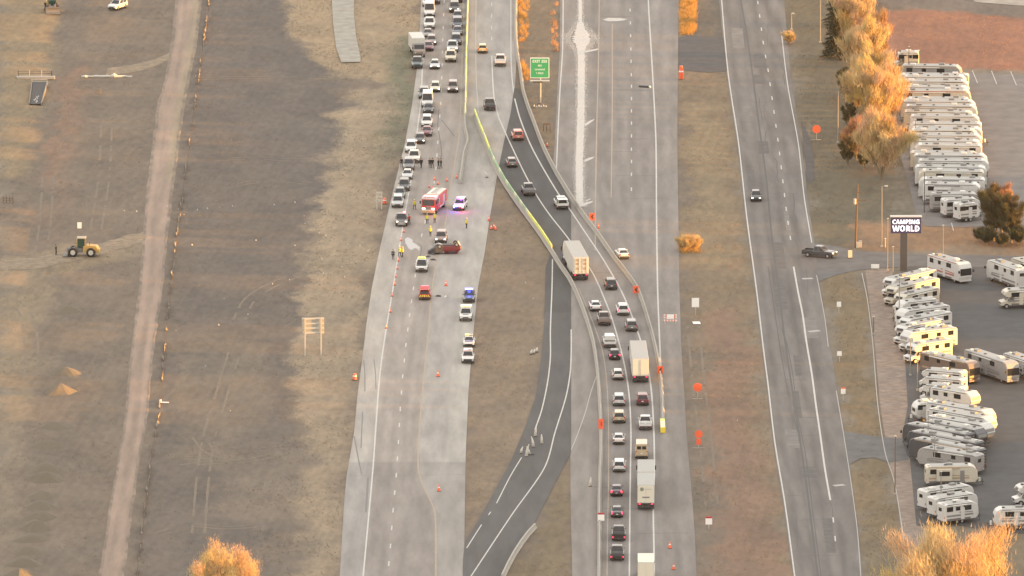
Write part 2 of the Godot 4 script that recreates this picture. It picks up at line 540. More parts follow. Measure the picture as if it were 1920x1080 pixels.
func ground() -> void:
	var x0 := -125.0
	var x1 := 128.0
	var z0 := -320.0
	var z1 := 262.0
	# the kinds of ground, laid out coarsely, then drawn fine with ragged edges and grain
	var cw := 220
	var ch := 280
	var coarse := Image.create(cw, ch, false, Image.FORMAT_RGBF)
	var shapes := []
	for zn in zones:
		var poly := PackedVector2Array()
		for p in zn[0]:
			poly.append(Vector2(p.x, p.z))
		var r := Rect2(poly[0], Vector2.ZERO)
		for q in poly:
			r = r.expand(q)
		shapes.append([poly, r, zn[1]])
	for j in ch:
		for i in cw:
			var w := Vector2(x0 + (x1 - x0) * (i + 0.5) / cw, z0 + (z1 - z0) * (j + 0.5) / ch)
			var c := Color(0.154, 0.128, 0.096)
			for s in shapes:
				if s[1].has_point(w) and Geometry2D.is_point_in_polygon(w, s[0]):
					c = s[2]
			coarse.set_pixel(i, j, c)
	# soften the seams a little
	var small: Image = coarse.duplicate()
	small.resize(cw / 2, ch / 2, Image.INTERPOLATE_BILINEAR)
	small.resize(cw, ch, Image.INTERPOLATE_CUBIC)
	var iw := 1000
	var ih := 1300
	var n1 := FastNoiseLite.new()
	n1.seed = 5
	n1.frequency = 0.045
	n1.fractal_octaves = 5
	n1.fractal_gain = 0.62
	var n2 := FastNoiseLite.new()
	n2.seed = 6
	n2.frequency = 0.55
	n2.fractal_octaves = 3
	n2.fractal_gain = 0.7
	var n3 := FastNoiseLite.new()
	n3.seed = 9
	n3.frequency = 0.10
	n3.fractal_octaves = 4
	var img := Image.create(iw, ih, false, Image.FORMAT_RGB8)
	for j in ih:
		var z := z0 + (z1 - z0) * (j + 0.5) / ih
		for i in iw:
			var x := x0 + (x1 - x0) * (i + 0.5) / iw
			var a := n1.get_noise_2d(x, z * 0.8)
			var b := n1.get_noise_2d(x + 300.0, z * 0.8)
			var ci := clampi(int((x + a * 5.5 - x0) / (x1 - x0) * cw), 0, cw - 1)
			var cj := clampi(int((z + b * 11.0 - z0) / (z1 - z0) * ch), 0, ch - 1)
			var c: Color = small.get_pixel(ci, cj)
			var g := n2.get_noise_2d(x, z * 0.35)
			var f := n3.get_noise_2d(x * 0.8, z * 0.45)
			var w2 := n3.get_noise_2d(x * 9.0 + z * 0.9, z * 0.35)
			var k := 1.0 + 0.24 * g + 0.2 * f + 0.13 * b + 0.12 * w2
			var warm := 0.03 * f + 0.04 * a
			img.set_pixel(i, j, Color(clampf(c.r * (k + warm), 0, 1), clampf(c.g * k, 0, 1), clampf(c.b * (k - warm), 0, 1)).linear_to_srgb())
	var m := StandardMaterial3D.new()
	m.albedo_texture = ImageTexture.create_from_image(img)
	m.roughness = 1.0
	var st := SurfaceTool.new()
	st.begin(Mesh.PRIMITIVE_TRIANGLES)
	var nx := 253
	var nz := 388
	for j in nz + 1:
		for i in nx + 1:
			var x := x0 + (x1 - x0) * i / nx
			var z := z0 + (z1 - z0) * j / nz
			st.set_uv(Vector2(float(i) / nx, float(j) / nz))
			st.add_vertex(Vector3(x, gy(x, z), z))
	for j in nz:
		for i in nx:
			var q := j * (nx + 1) + i
			for id in [q, q + 1, q + nx + 2, q, q + nx + 2, q + nx + 1]:
				st.add_index(id)
	# the plain beyond, out to the horizon
	var far := 3500.0
	var base := (nx + 1) * (nz + 1)
	var rim := [[-far, -far], [far, -far], [far, far], [-far, far], [x0, z0], [x1, z0], [x1, z1], [x0, z1]]
	for r in rim:
		st.set_uv(Vector2(clampf(r[0] / 400.0, 0.02, 0.98), clampf(r[1] / 400.0, 0.02, 0.98)))
		st.add_vertex(Vector3(r[0], -0.06, r[1]))
	for s in [[0, 1, 5, 4], [1, 2, 6, 5], [2, 3, 7, 6], [3, 0, 4, 7]]:
		for id in [s[0], s[1], s[2], s[0], s[2], s[3]]:
			st.add_index(base + id)
	st.generate_normals()
	struct("ground", st.commit(), m)

# ---------------------------------------------------------------- roads

var left_edge := [v(-17.28, -294.62), v(-17.2, -256.47), v(-17.48, -202.89), v(-18.07, -167.65), v(-19, -130.92), v(-20.28, -96.89), v(-21.43, -63.43), v(-22.46, -31.46), v(-23.36, 0), v(-23.89, 30.08), v(-24.23, 59.71), v(-24.64, 88.07), v(-24.79, 116.03), v(-25.53, 148.7), v(-25.66, 169.23), v(-25.6, 219.57), v(-25.6, 230.39)]
var left_white := [v(-16.26, -294.62), v(-16.26, -279.8), v(-16.43, -233.6), v(-16.44, -194.66), v(-16.53, -167.65), v(-16.85, -146.51), v(-17.52, -100.4), v(-18.29, -70.72), v(-19.13, -32.4), v(-19.81, 0), v(-20.72, 40.2), v(-21.24, 72.51), v(-21.44, 116.03), v(-21.51, 140.04), v(-21.76, 174.96), v(-22.11, 219.57), v(-22.14, 230.39)]
var left_dash := [v(-12.81, -294.62), v(-12.83, -279.8), v(-12.87, -233.6), v(-12.81, -205.65), v(-12.88, -167.65), v(-13.11, -141.29), v(-13.29, -110.48), v(-13.7, -85.45), v(-14.97, -56.18), v(-15.66, -39.01), v(-16.36, -2.28), v(-16.86, 22.98), v(-17.26, 47.62), v(-17.56, 72.93), v(-17.71, 98.44), v(-17.77, 123.7), v(-17.87, 148.31), v(-18.12, 173.82), v(-18.27, 199.02), v(-18.47, 219.57), v(-18.51, 230.39)]
var left_yellow := [v(-9.25, -294.62), v(-9.16, -222.34), v(-9.4, -141.29), v(-10.11, -110.48), v(-10.74, -86.94), v(-11.41, -56.18), v(-12.6, -26.77), v(-13.44, 9.07), v(-13.63, 33.61), v(-14.19, 76.74), v(-14.39, 95.55), v(-14.56, 118.05), v(-14.54, 142.02), v(-13.88, 153.78), v(-12.48, 166.54), v(-11.77, 174.96), v(-11.52, 190.07), v(-11.27, 230.39)]
var left_right := [v(0.81, -294.62), v(0.99, -227.96), v(0.48, -183.78), v(-0.29, -159.68), v(-1.42, -133.5), v(-2.61, -100.4), v(-3.75, -63.43), v(-4.6, -31.46), v(-5.68, 0), v(-6.43, 44.57), v(-6.97, 87.23), v(-7.21, 136.08), v(-7.17, 190.07), v(-7.17, 230.39)]
var ramp_left := [v(0.39, -185.95), v(-0.29, -159.68), v(-1.42, -133.5), v(-2.61, -100.4), v(-0.18, -78.06), v(3.64, -51.38), v(6.48, -28.65), v(5.65, -18.39), v(5.35, 26.98), v(4.65, 61.86), v(3.74, 89.32), v(2.1, 111.97), v(0, 136.08), v(-2.86, 161.53), v(-5.26, 182.55), v(-7.07, 195.67), v(-7.34, 208.62), v(-7.33, 230.39)]
var ramp_right := [v(1.16, -185.95), v(2.41, -171.93), v(4.92, -133.5), v(7.46, -102.91), v(10.22, -74.63), v(9.86, 0), v(9.52, 70.39), v(9.22, 132.1), v(7.76, 143.99), v(3.23, 184.43), v(-0.4, 208.62), v(-1.74, 219.57), v(-3.15, 230.39)]
var right_left := [v(9.15, -294.62), v(8.89, -227.96), v(8.23, -183.78), v(7.56, -130.92), v(7.1, -104.42), v(9.25, -84.46), v(10.04, -75.12), v(9.68, 0), v(9.13, 116.03), v(8.95, 171.14), v(8.96, 219.57), v(8.98, 230.39)]
var right_right := [v(31.81, -294.62), v(30.41, -205.65), v(29.3, -130.92), v(28.57, -63.43), v(27.89, 0), v(27.54, 44.57), v(27.46, 87.23), v(27.39, 116.03), v(27.54, 151.83), v(27.63, 190.07), v(27.42, 219.57), v(27.42, 230.39)]
var centre_white := [v(-3.74, -219.54), v(-3.28, -178.38), v(-2.39, -157.03), v(-1.43, -144.94), v(-0.19, -129.89), v(2.33, -101.4), v(4.34, -81.5), v(6.41, -64.88), v(9.08, -46.61), v(11.01, -32.4), v(13.41, -13.76), v(14.65, 0), v(16.25, 22.53), v(17.37, 44.57), v(18.22, 66.13), v(18.68, 89.32), v(18.68, 116.03), v(18.33, 143.99), v(17.94, 174.96), v(17.44, 219.57), v(17.33, 230.39)]
var outer_white := [v(-0.2, -294.62), v(-0.2, -244.98), v(-0.1, -205.65), v(0.48, -175.69), v(1.43, -155.98), v(3.21, -130.92), v(5.15, -110.48), v(8.13, -82.98), v(10.27, -66.82), v(12.72, -46.61), v(15.29, -25.37), v(17.94, 0), v(19.37, 18.06), v(20.87, 42.39), v(21.91, 66.13), v(22.27, 87.23), v(22.28, 116.03), v(22.04, 143.99), v(21.52, 174.96), v(21.34, 197.53), v(21.04, 230.39)]
var inner_yellow := [v(8.1, -27.71), v(9.66, -13.76), v(11.1, 0), v(13.15, 26.98), v(14.7, 53.25), v(15.2, 78.85), v(15.19, 111.97), v(14.88, 151.83), v(14.42, 190.07), v(14.02, 230.39)]
var front_left := [v(39.13, -294.62), v(39.19, -279.8), v(39.25, -202.89), v(39.89, -130.92), v(40.02, -63.43), v(40.41, 0), v(40.57, 48.92), v(40.73, 78.85), v(40.87, 124.1), v(41.38, 169.23), v(41.77, 219.57), v(41.83, 230.39)]
var front_right := [v(51.63, -294.62), v(51.51, -279.8), v(51.04, -205.65), v(51.13, -167.65), v(51.32, -130.92), v(51.15, -80.52), v(51.33, -39.48), v(51.27, -11.46), v(51.28, 9.07), v(51.69, 44.57), v(51.91, 72.51), v(52.01, 97.62), v(52.21, 118.05), v(52.33, 143.99), v(52.32, 171.14), v(52.3, 197.53), v(52.15, 219.57), v(52, 230.39)]

func ribbon(l: Array, r: Array, cols: int, tint: Callable, dz := 1.6, from := -1e9, to := 1e9) -> ArrayMesh:
	var st := SurfaceTool.new()
	st.begin(Mesh.PRIMITIVE_TRIANGLES)
	var za: float = maxf(maxf(l[0].z, r[0].z), from)
	var zb: float = minf(minf(l[-1].z, r[-1].z), to)
	var rows := int(ceil((zb - za) / dz))
	for j in rows + 1:
		var z := za + (zb - za) * j / rows
		var xl := x_at(l, z)
		var xr := x_at(r, z)
		for i in cols + 1:
			var x := xl + (xr - xl) * i / cols
			var c: Color = tint.call(x, z, float(i) / cols)
			st.set_color(c)
			st.add_vertex(Vector3(x, 0, z))
	for j in rows:
		for i in cols:
			var q := j * (cols + 1) + i
			for id in [q, q + 1, q + cols + 2, q, q + cols + 2, q + cols + 1]:
				st.add_index(id)
	st.generate_normals()
	return st.commit()

func tone(c: Color, k: float) -> Color:
	return Color(c.r * k, c.g * k, c.b * k)

# polish of the wheels in a lane between two lines: 1 in the wheel tracks
func tracks(x: float, a: float, b: float) -> float:
	var u := (x - a) / (b - a)
	return exp(-pow((u - 0.27) / 0.1, 2.0)) + exp(-pow((u - 0.73) / 0.1, 2.0))

func closed_tone(x: float, z: float, _u: float) -> Color:
	var w := x_at(left_white, z)
	var d := x_at(left_dash, z)
	var y := x_at(left_yellow, z)
	var n := dirt.get_noise_2d(x * 3.0, z * 0.7)
	var old := z > 138.5
	var lane := Color(0.33, 0.288, 0.255) if not old else Color(0.27, 0.238, 0.214)
	var c := lane
	if x < w:
		c = Color(0.40, 0.365, 0.325) if not old else Color(0.305, 0.285, 0.265)
	elif x > y:
		c = Color(0.365, 0.335, 0.305) if not old else Color(0.30, 0.275, 0.25)
		if z < -140.0:
			c = Color(0.345, 0.318, 0.292)
		if x > x_at(left_right, z) - 3.0 and not old and z > -90.0:
			c = Color(0.40, 0.375, 0.335)
	else:
		var k := tracks(x, w, d) if x < d else tracks(x, d, y)
		c = tone(c, 1.0 - 0.085 * k)
	return tone(c, 1.0 + 0.13 * n)

func open_tone(x: float, z: float, u: float) -> Color:
	var n := dirt.get_noise_2d(x * 9.0, z * 0.16)
	var c := Color(0.24, 0.213, 0.192)
	if z > 20.0 and x > x_at(inner_yellow, z) and x < x_at(outer_white, z) + 1.0:
		c = Color(0.212, 0.192, 0.178)
		var w := x_at(centre_white, z)
		var k := tracks(x, x_at(inner_yellow, z), w) if x < w else tracks(x, w, x_at(outer_white, z))
		c = tone(c, 1.0 - 0.10 * k)
	elif x > -3.0 and z < -75.0:
		var e := 14.2
		var k2 := tracks(x, e, e + 3.9) + tracks(x, e + 3.9, e + 7.8) + tracks(x, e + 7.8, e + 12.0)
		c = tone(c, 1.0 - 0.09 * k2)
	return tone(c, 1.0 + 0.2 * n + 0.04 * sin(u * 57.0))

func ramp_tone(x: float, z: float, _u: float) -> Color:
	var n := dirt.get_noise_2d(x * 4.0, z * 0.5)
	var k := 0.0
	if z < 0.0:
		k = tracks(x, x_at(centre_white, z), x_at(outer_white, z))
	return tone(Color(0.07, 0.068, 0.067) if z < 20.0 else Color(0.09, 0.086, 0.084), 1.0 + 0.16 * n + 0.12 * k)

func frontage_tone(x: float, z: float, u: float) -> Color:
	var n := dirt.get_noise_2d(x * 11.0 - z * 0.9, z * 0.25)
	var k := tracks(u, 0.02, 0.42) + tracks(u, 0.42, 0.86)
	return tone(Color(0.17, 0.155, 0.143), 1.0 + 0.36 * n - 0.2 * k)

func lines(road: Node3D, called: String, pts: Array, width: float, mat: Material, y: float) -> void:
	part(called, stripe(pts, width), mat, road, Vector3(0, y, 0))

func dashes(road: Node3D, pts: Array, zs: Array, length: float, width: float, y: float) -> void:
	var mesh := block(Vector3(width, 0.012, length))
	for z in zs:
		part("lane_dash", mesh, M.white_line, road, Vector3(x_at(pts, z), y, z), Vector3(0, yaw_at(pts, z), 0))

func roads() -> void:
	var a := struct("closed_carriageway_road", ribbon(left_edge, left_right, 44, closed_tone), M.road, 0.0)
	lines(a, "edge_line", left_white, 0.22, M.white_line, 0.008)
	lines(a, "edge_line", left_yellow, 0.24, M.yellow_line, 0.008)
	var zs := []
	for p in [v(-12.82, -278.03), v(-12.84, -263.42), v(-12.86, -249.56), v(-12.88, -236.44), v(-12.91, -223.46), v(-12.83, -210.08), v(-12.85, -196.85), v(-12.88, -183.78), v(-12.9, -170.86), v(-13.11, -158.09), v(-13.23, -145.47), v(-13.34, -132.47), v(-13.35, -120.14), v(-13.37, -107.44), v(-13.57, -94.89), v(-14.05, -82.49), v(-14.42, -70.23), v(-14.89, -58.11), v(-15.44, -46.13), v(-15.89, -34.28), v(-16.16, -22.11), v(-16.34, -10.53), v(-16.52, 0.46), v(-16.69, 11.33), v(-16.86, 22.98), v(-17.11, 34.93), v(-17.26, 47.62), v(-17.41, 60.14), v(-17.56, 72.93), v(-17.61, 85.56), v(-17.75, 98.44), v(-17.72, 110.75), v(-17.77, 123.7), v(-17.82, 136.08), v(-17.87, 148.31), v(-18, 161.15), v(-18.12, 173.82), v(-18.16, 186.32), v(-18.27, 199.02), v(-18.39, 211.18)]:
		zs.append(p.z)
	dashes(a, left_dash, zs, 3.2, 0.2, 0.012)
	# the freeway's other two lanes at the far end, and their lines
	lines(a, "edge_line", [v(-6.8, -291.64), v(-6.76, -244.98), v(-6.52, -194.66), v(-6.04, -162.33)], 0.16, M.faint_line, 0.008)
	dashes(a, [v(-3.86, -294.62), v(-3.8, -256.47), v(-3.77, -236.44), v(-3.73, -216.75)], [v(-3.83, -275.1).z, v(-3.81, -262.26).z, v(-3.79, -249.56).z, v(-3.77, -238.14).z], 4.0, 0.14, 0.012)
	lines(a, "crack_seam", [v(-12.61, -154.39), v(-11.42, -146.51), v(-10.24, -138.17)], 0.12, M.tar, 0.008)
	lines(a, "crack_seam", [v(-13.15, -164.99), v(-13.25, -149.13), v(-12.78, -135.06), v(-12.42, -120.65), v(-12.94, -113.01)], 0.11, M.tar, 0.009)
	lines(a, "crack_seam", [v(-16.12, -39.48), v(-15.37, -36.17), v(-15.48, -27.71)], 0.1, M.tar, 0.009)
	lines(a, "tyre_mark", [v(-23.96, 60.14), v(-23.67, 70.39), v(-23.49, 84.73)], 0.16, M.rubber_mark, 0.008)
	lines(a, "tyre_mark", [v(-22.33, 59.28), v(-21.95, 70.39), v(-21.73, 83.05)], 0.13, M.rubber_mark, 0.008)
	lines(a, "tyre_mark", [v(-23.64, 100.5), v(-23.61, 116.84), v(-23.56, 128.11)], 0.16, M.rubber_mark, 0.008)
	lines(a, "tyre_mark", [v(-24.75, 119.27), v(-24.09, 132.1), v(-23.23, 147.91)], 0.18, M.rubber_mark, 0.009)
	lines(a, "tyre_mark", [v(-22.21, 150.26), v(-22.22, 163.46), v(-22.25, 174.96)], 0.3, M.rubber_mark, 0.009)
	lines(a, "pavement_joint", [v(-25.44, 148.7), v(-19.76, 148.7), v(-13.18, 148.31), v(-7.25, 147.91)], 0.12, M.rubber_mark, 0.011)
	part("water_spill", sheet([v(-18.23, -42.8), v(-17.79, -44.23), v(-17.32, -43.27), v(-16.86, -41.85), v(-16.93, -39.95), v(-16.29, -38.06), v(-15.72, -35.7), v(-15.89, -33.81), v(-16.44, -34.76), v(-16.97, -32.87), v(-17.52, -34.28), v(-17.81, -37.12), v(-18.1, -39.01)]), M.spill, a, Vector3(0, 0.007, 0))

	var b := struct("open_carriageway_road", ribbon(right_left, right_right, 48, open_tone), M.road, 0.0)
	lines(b, "edge_line", [v(9.76, -294.62), v(9.38, -227.96), v(8.71, -183.78), v(8.17, -141.29), v(7.75, -104.42)], 0.2, M.white_line, 0.008)
	lines(b, "edge_line", [v(25.92, -294.62), v(25.79, -273.92), v(25.74, -216.75), v(25.66, -167.65), v(25.52, -130.92), v(24.85, -65.85), v(24.25, 0), v(24.08, 35.81), v(23.98, 66.13), v(23.76, 97.62)], 0.24, M.white_line, 0.008)
	lines(b, "edge_line", [v(16.67, -294.62), v(15.88, -211.19), v(15.17, -151.76), v(14.63, -100.4), v(14.08, -32.4)], 0.2, M.yellow_line, 0.008)
	lines(b, "edge_line", [v(15.63, -189.21), v(15.03, -130.92), v(14.69, -95.39)], 0.1, M.yellow_line, 0.009)
	lines(b, "edge_line", [v(18.77, -253.59), v(18.07, -167.65), v(17.17, -80.52)], 0.2, M.yellow_line, 0.008)
	lines(b, "edge_line", centre_white.slice(11), 0.22, M.white_line, 0.011)
	lines(b, "edge_line", outer_white.slice(8), 0.24, M.white_line, 0.012)
	lines(b, "edge_line", inner_yellow.slice(2), 0.16, M.yellow_line, 0.010)
	lines(b, "edge_line", [v(14.09, 66.13), v(12.6, 85.14), v(11.56, 101.74), v(10.03, 120.88), v(9.15, 130.11)], 0.14, M.faint_line, 0.009)
	lines(b, "pavement_joint", [v(10.03, -73.16), v(9.55, 26.98), v(9.05, 132.1)], 0.14, M.tar, 0.009)
	zs = []
	for p in [v(22.21, -268.66), v(22.18, -254.74), v(22.15, -240.98), v(22.01, -226.83), v(21.88, -213.96), v(21.85, -200.14), v(21.73, -188.12), v(21.61, -175.69), v(21.49, -163.39), v(21.37, -151.23), v(21.25, -138.69), v(21.12, -125.77), v(21.01, -114.03), v(20.89, -101.9), v(20.66, -87.93)]:
		zs.append(p.z)
	dashes(b, [v(22.36, -294.62), v(22.18, -254.74), v(21.73, -188.12), v(20.75, -87.93), v(20.54, -65.85)], zs, 3.2, 0.2, 0.012)
	# white dust from the milling, a ragged band with a blot and a few side streaks
	var st := tool()
	var c0 := [v(13.01, -294.62), v(12.8, -256.47), v(12.74, -211.19), v(12.31, -151.76), v(11.82, -115.55), v(11.68, -71.69)]
	var z: float = c0[0].z
	var last := []
	while z < c0[-1].z:
		var zb: float = v(12.7, -238.14).z
		var swell := exp(-pow((z - zb) / 8.0, 2.0))
		var now := []
		for s in [-1.0, 1.0]:
			var hw := 0.66 + 0.12 * fine.get_noise_2d(3.0 * s, z * 0.6)
			if z < v(12.79, -255.31).z:
				hw *= 0.5
			hw += swell * (1.0 + 0.25 * s + 0.9 * fine.get_noise_2d(40.0 * s, z * 1.3)) + 0.12 * fine.get_noise_2d(9.0 * s, z * 4.0)
			now.append(v(x_at(c0, z) + s * hw, z))
		if last:
			quad(st, last[0], last[1], now[1], now[0])
		last = now
		z += 0.5
	# loose fringe of dust beside the band
	rng.seed = 31
	for i in 5200:
		z = lerpf(c0[0].z, c0[-1].z, rng.randf())
		if i % 3 == 0:
			z = v(12.7, -238.14).z + rng.randfn() * 9.0
		var zd: float = v(12.7, -238.14).z
		var e := (0.66 if z > v(12.79, -255.31).z else 0.36) + 1.2 * exp(-pow((z - zd) / 9.0, 2.0))
		var s := -1.0 if rng.randf() < 0.5 else 1.0
		var c1 := v(x_at(c0, z) + s * (e + absf(rng.randfn()) * (0.2 + 0.55 * exp(-pow((z - zd) / 12.0, 2.0)))), z)
		var r1 := rng.randf_range(0.03, 0.1)
		tri(st, c1 + Vector3(-r1, 0, -r1 * 2.0), c1 + Vector3(r1, 0, -r1 * 3.0), c1 + Vector3(r1 * 0.5, 0, r1 * 4.0))
	part("dust_band", done(st), M.dust, b, Vector3(0, 0.014, 0))
	for pts in [[v(12.97, -150.71), v(13.85, -153.34), v(14.82, -155.45), v(14.71, -154.39), v(13.83, -150.71), v(12.95, -147.56)], [v(12.76, -115.55), v(13.53, -117.59), v(14.57, -118.61), v(14.27, -117.08), v(13.32, -114.53), v(12.75, -113.52)], [v(11.59, -72.67), v(12.9, -76.1), v(14.01, -77.08), v(13.82, -75.61), v(12.88, -73.65), v(11.77, -71.69)], [v(13.31, -224.58), v(15.99, -227.39), v(15.78, -225.71), v(13.6, -222.9)], [v(12.72, -77.57), v(13.66, -79.53), v(13.56, -78.55), v(12.81, -76.59)]]:
		part("dust_streak", sheet(pts), M.dust, b, Vector3(0, 0.019, 0))
	part("dust_streak", sheet([v(17.01, -258.2), v(18.02, -259.94), v(20.03, -259.94), v(21.62, -258.78), v(21, -257.34), v(19.5, -256.47), v(18, -256.47)]), M.dust, b, Vector3(0, 0.019, 0))

	var r := struct("ramp_road", ribbon(ramp_left, ramp_right, 14, ramp_tone), M.road, 0.016)
	lines(r, "edge_line", centre_white.slice(2, 12), 0.22, M.white_line, 0.01)
	lines(r, "edge_line", outer_white.slice(3, 9), 0.24, M.white_line, 0.01)
	lines(r, "edge_line", [v(6.83, -24.91), v(6.66, 0), v(6.28, 35.81), v(6.21, 57.56), v(5.73, 76.74), v(4.73, 98.85), v(3.6, 114.41)], 0.2, M.white_line, 0.01)
	lines(r, "edge_line", [v(1.49, 135.29), v(-0.25, 149.09), v(-2.36, 168.85)], 0.17, M.white_line, 0.01)
	lines(r, "edge_line", [v(-3.25, 174.96), v(-3.57, 177.24)], 0.17, M.white_line, 0.01)
	lines(r, "edge_line", [v(-4.61, 184.06), v(-6.81, 200.5)], 0.17, M.white_line, 0.01)
	lines(r, "edge_line", [v(9.69, 34.93), v(9.6, 53.25), v(9.35, 70.39), v(8.58, 89.32), v(6.78, 116.03), v(5.04, 142.81), v(0, 176.86), v(-5.95, 218.84), v(-7.26, 228.24)], 0.2, M.white_line, 0.01)
	# white line across the far concrete, before the asphalt begins
	lines(a, "edge_line", centre_white.slice(0, 4), 0.22, M.white_line, 0.012)
	lines(a, "edge_line", outer_white.slice(0, 5), 0.2, M.white_line, 0.01)

	var f := struct("frontage_road", ribbon(front_left, front_right, 26, frontage_tone), M.road, 0.0)
	lines(f, "edge_line", [v(39.74, -294.62), v(39.55, -202.89), v(40.17, -130.92), v(40.29, -63.43), v(40.68, 0), v(40.83, 48.92), v(40.98, 78.85), v(41.12, 124.1), v(41.7, 169.23), v(42.01, 219.57), v(42.07, 230.39)], 0.2, M.white_line, 0.008)
	lines(f, "edge_line", [v(50.24, -244.98), v(50.18, -189.21), v(50.75, -130.92), v(50.59, -80.52), v(50.88, -39.48)], 0.17, M.white_line, 0.008)
	lines(f, "edge_line", [v(47.32, -18.39), v(47.55, 2.28), v(47.87, 22.53), v(47.95, 44.57), v(48.19, 70.39), v(48.25, 95.55), v(48.36, 118.05), v(48.45, 143.99), v(48.69, 166.54)], 0.28, M.white_line, 0.008)
	lines(f, "edge_line", [v(50.99, -10.99), v(51.16, 0), v(51.45, 26.98), v(51.4, 48.92)], 0.12, M.faint_line, 0.008)
	lines(f, "edge_line", [v(51.77, 84.31), v(52.02, 116.03), v(52.2, 151.83), v(52.22, 186.32), v(51.83, 219.57)], 0.12, M.faint_line, 0.008)
	lines(f, "tar_seam", [v(43.24, -285.71), v(43.81, -236.44), v(44.14, -154.39), v(44.36, -100.4), v(44.23, -41.85), v(44.41, 0), v(44.48, 44.57), v(44.87, 95.55), v(45.18, 136.08), v(45.38, 178.76), v(45.47, 226.8)], 0.3, M.tar, 0.008)
	lines(f, "tar_seam", [v(44.74, 44.57), v(45.1, 70.39), v(45.26, 107.89), v(45.69, 132.1), v(45.8, 174.96), v(45.94, 226.8)], 0.14, M.tar, 0.012)
	lines(f, "tar_seam", [v(43.02, -18.39), v(43.31, 18.06), v(43.59, 53.25), v(44.04, 87.23)], 0.16, M.tar, 0.012)
	zs = []
	var fd := [v(46.48, -285.71), v(46.64, -229.65), v(46.93, -205.65), v(47.22, -133.5), v(47.22, -65.85), v(47.39, -37.12), v(47.32, -18.39), v(48.69, 166.54), v(48.78, 178.76), v(48.58, 219.57)]
	for p in [v(46.4, -276.86), v(46.51, -262.26), v(46.62, -247.84), v(46.72, -233.6), v(46.91, -218.98), v(47, -204.55), v(47, -190.3), v(47.09, -176.22), v(47.08, -162.33), v(47.17, -148.61), v(47.25, -135.06), v(47.24, -121.67), v(47.24, -108.45), v(47.23, -95.39), v(47.22, -82.49), v(47.12, -69.74), v(47.2, -57.15), v(47.36, -43.75), v(48.73, 180.66), v(48.87, 193.81)]:
		zs.append(p.z)
	dashes(f, fd, zs, 3.6, 0.2, 0.012)
	for pts in [[v(48.5, -7.78), v(50.29, -8.23)], [v(48.49, 36.69), v(50.35, 35.81)], [v(49.46, 156.11), v(51.12, 155.33)]]:
		lines(f, "stop_mark", pts, 1.1, M.faint_line, 0.014)

	struct("side_road", sheet([v(51.24, -39.48), v(52.93, -38.06), v(55.58, -35.7), v(57.74, -32.4), v(66.68, -29.58), v(75.65, -28.65), v(93.6, -27.24), v(93.16, -17.46), v(66.32, -18.39), v(60.9, -17), v(57.25, -14.69), v(54.11, -10.99), v(52.14, -7.32), v(51.3, -5.48)]), M.side_road, 0.004)
	struct("parking_lot", sheet([v(65.4, -17.93), v(92.24, -17), v(82.96, 190.07), v(74.1, 190.07), v(67.86, 184.43), v(61.24, 184.43), v(61.84, 136.08), v(60.76, 128.11), v(62.81, 95.55), v(64.05, 35.81), v(64.02, 9.07)]), M.lot, 0.004)
	var up := struct("parking_lot", sheet([v(66.43, -204), v(101.41, -199.59), v(94.91, -56.18), v(76.55, -53.3), v(70.66, -54.26), v(69.5, -65.85), v(68.96, -100.4), v(67.56, -151.76)]), M.old_lot, 0.004)
	for pts in [[v(84.33, -204.55), v(84.81, -191.39)], [v(87.83, -204), v(88.26, -190.3)], [v(91.32, -203.44), v(91.81, -189.21)], [v(75.23, -57.15), v(75.34, -49.95)]]:
		lines(up, "stall_line", pts, 0.14, M.white_line, 0.01)
	var lane := struct("gravel_path", sheet([v(59.23, -15.15), v(63.76, -17), v(64.02, 9.07), v(64.05, 35.81), v(62.9, 95.55), v(60.99, 120.88), v(61.81, 136.88), v(61.24, 184.43), v(64.43, 190.07), v(58.88, 212.28), v(58.64, 204.94), v(58.99, 163.46), v(58.56, 140.04), v(58.41, 95.55), v(59.07, 44.57)]), M.verge, 0.0)
	lines(lane, "kerb_edge", [v(58.63, -12.84), v(58.89, 9.07), v(58.73, 44.57), v(58.07, 95.55), v(58.14, 132.1), v(58.86, 151.83), v(59.03, 182.55), v(59, 208.62)], 0.14, M.faint_line, 0.02)
	struct("driveway_path", sheet([v(52.12, 115.22), v(53.59, 116.84), v(56.86, 119.27), v(60.99, 120.88), v(61.64, 136.88), v(58.59, 139.25), v(56.39, 135.29), v(54.04, 136.08), v(52.26, 140.83)]), M.side_road, 0.008)
	struct("turnaround_path", sheet([v(30.96, -239.28), v(33.76, -240.98), v(39.29, -238.71), v(39.6, -222.34), v(39.66, -204), v(36.12, -202.34), v(30.59, -205.1)]), M.patch, 0.004)
	struct("asphalt_apron_path", sheet([v(51.77, -153.87), v(52.36, -146.51), v(53.02, -130.92), v(53.09, -110.48), v(52.64, -96.39), v(51.85, -94.39), v(51.44, -96.39), v(51.64, -120.65)]), M.patch, 0.006)
	struct("concrete_strip_path", sheet([v(-34.46, -294.62), v(-30.09, -294.62), v(-29.67, -262.26), v(-28.98, -239.28), v(-27.92, -217.86), v(-27.86, -212.85), v(-31.38, -212.3), v(-32.58, -227.96), v(-33.59, -256.47)]), M.strip, 0.1)
	struct("far_street", sheet([v(83.45, -297.61), v(105.84, -297.61), v(104.64, -271), v(95.2, -273.92), v(87.78, -277.45)]), M.strip, 0.01)

	# the haul road across the field follows the ground
	var st2 := SurfaceTool.new()
	st2.begin(Mesh.PRIMITIVE_TRIANGLES)
	var zz: float = dirt_l[0].z
	var cols := 18
	var rows := 0
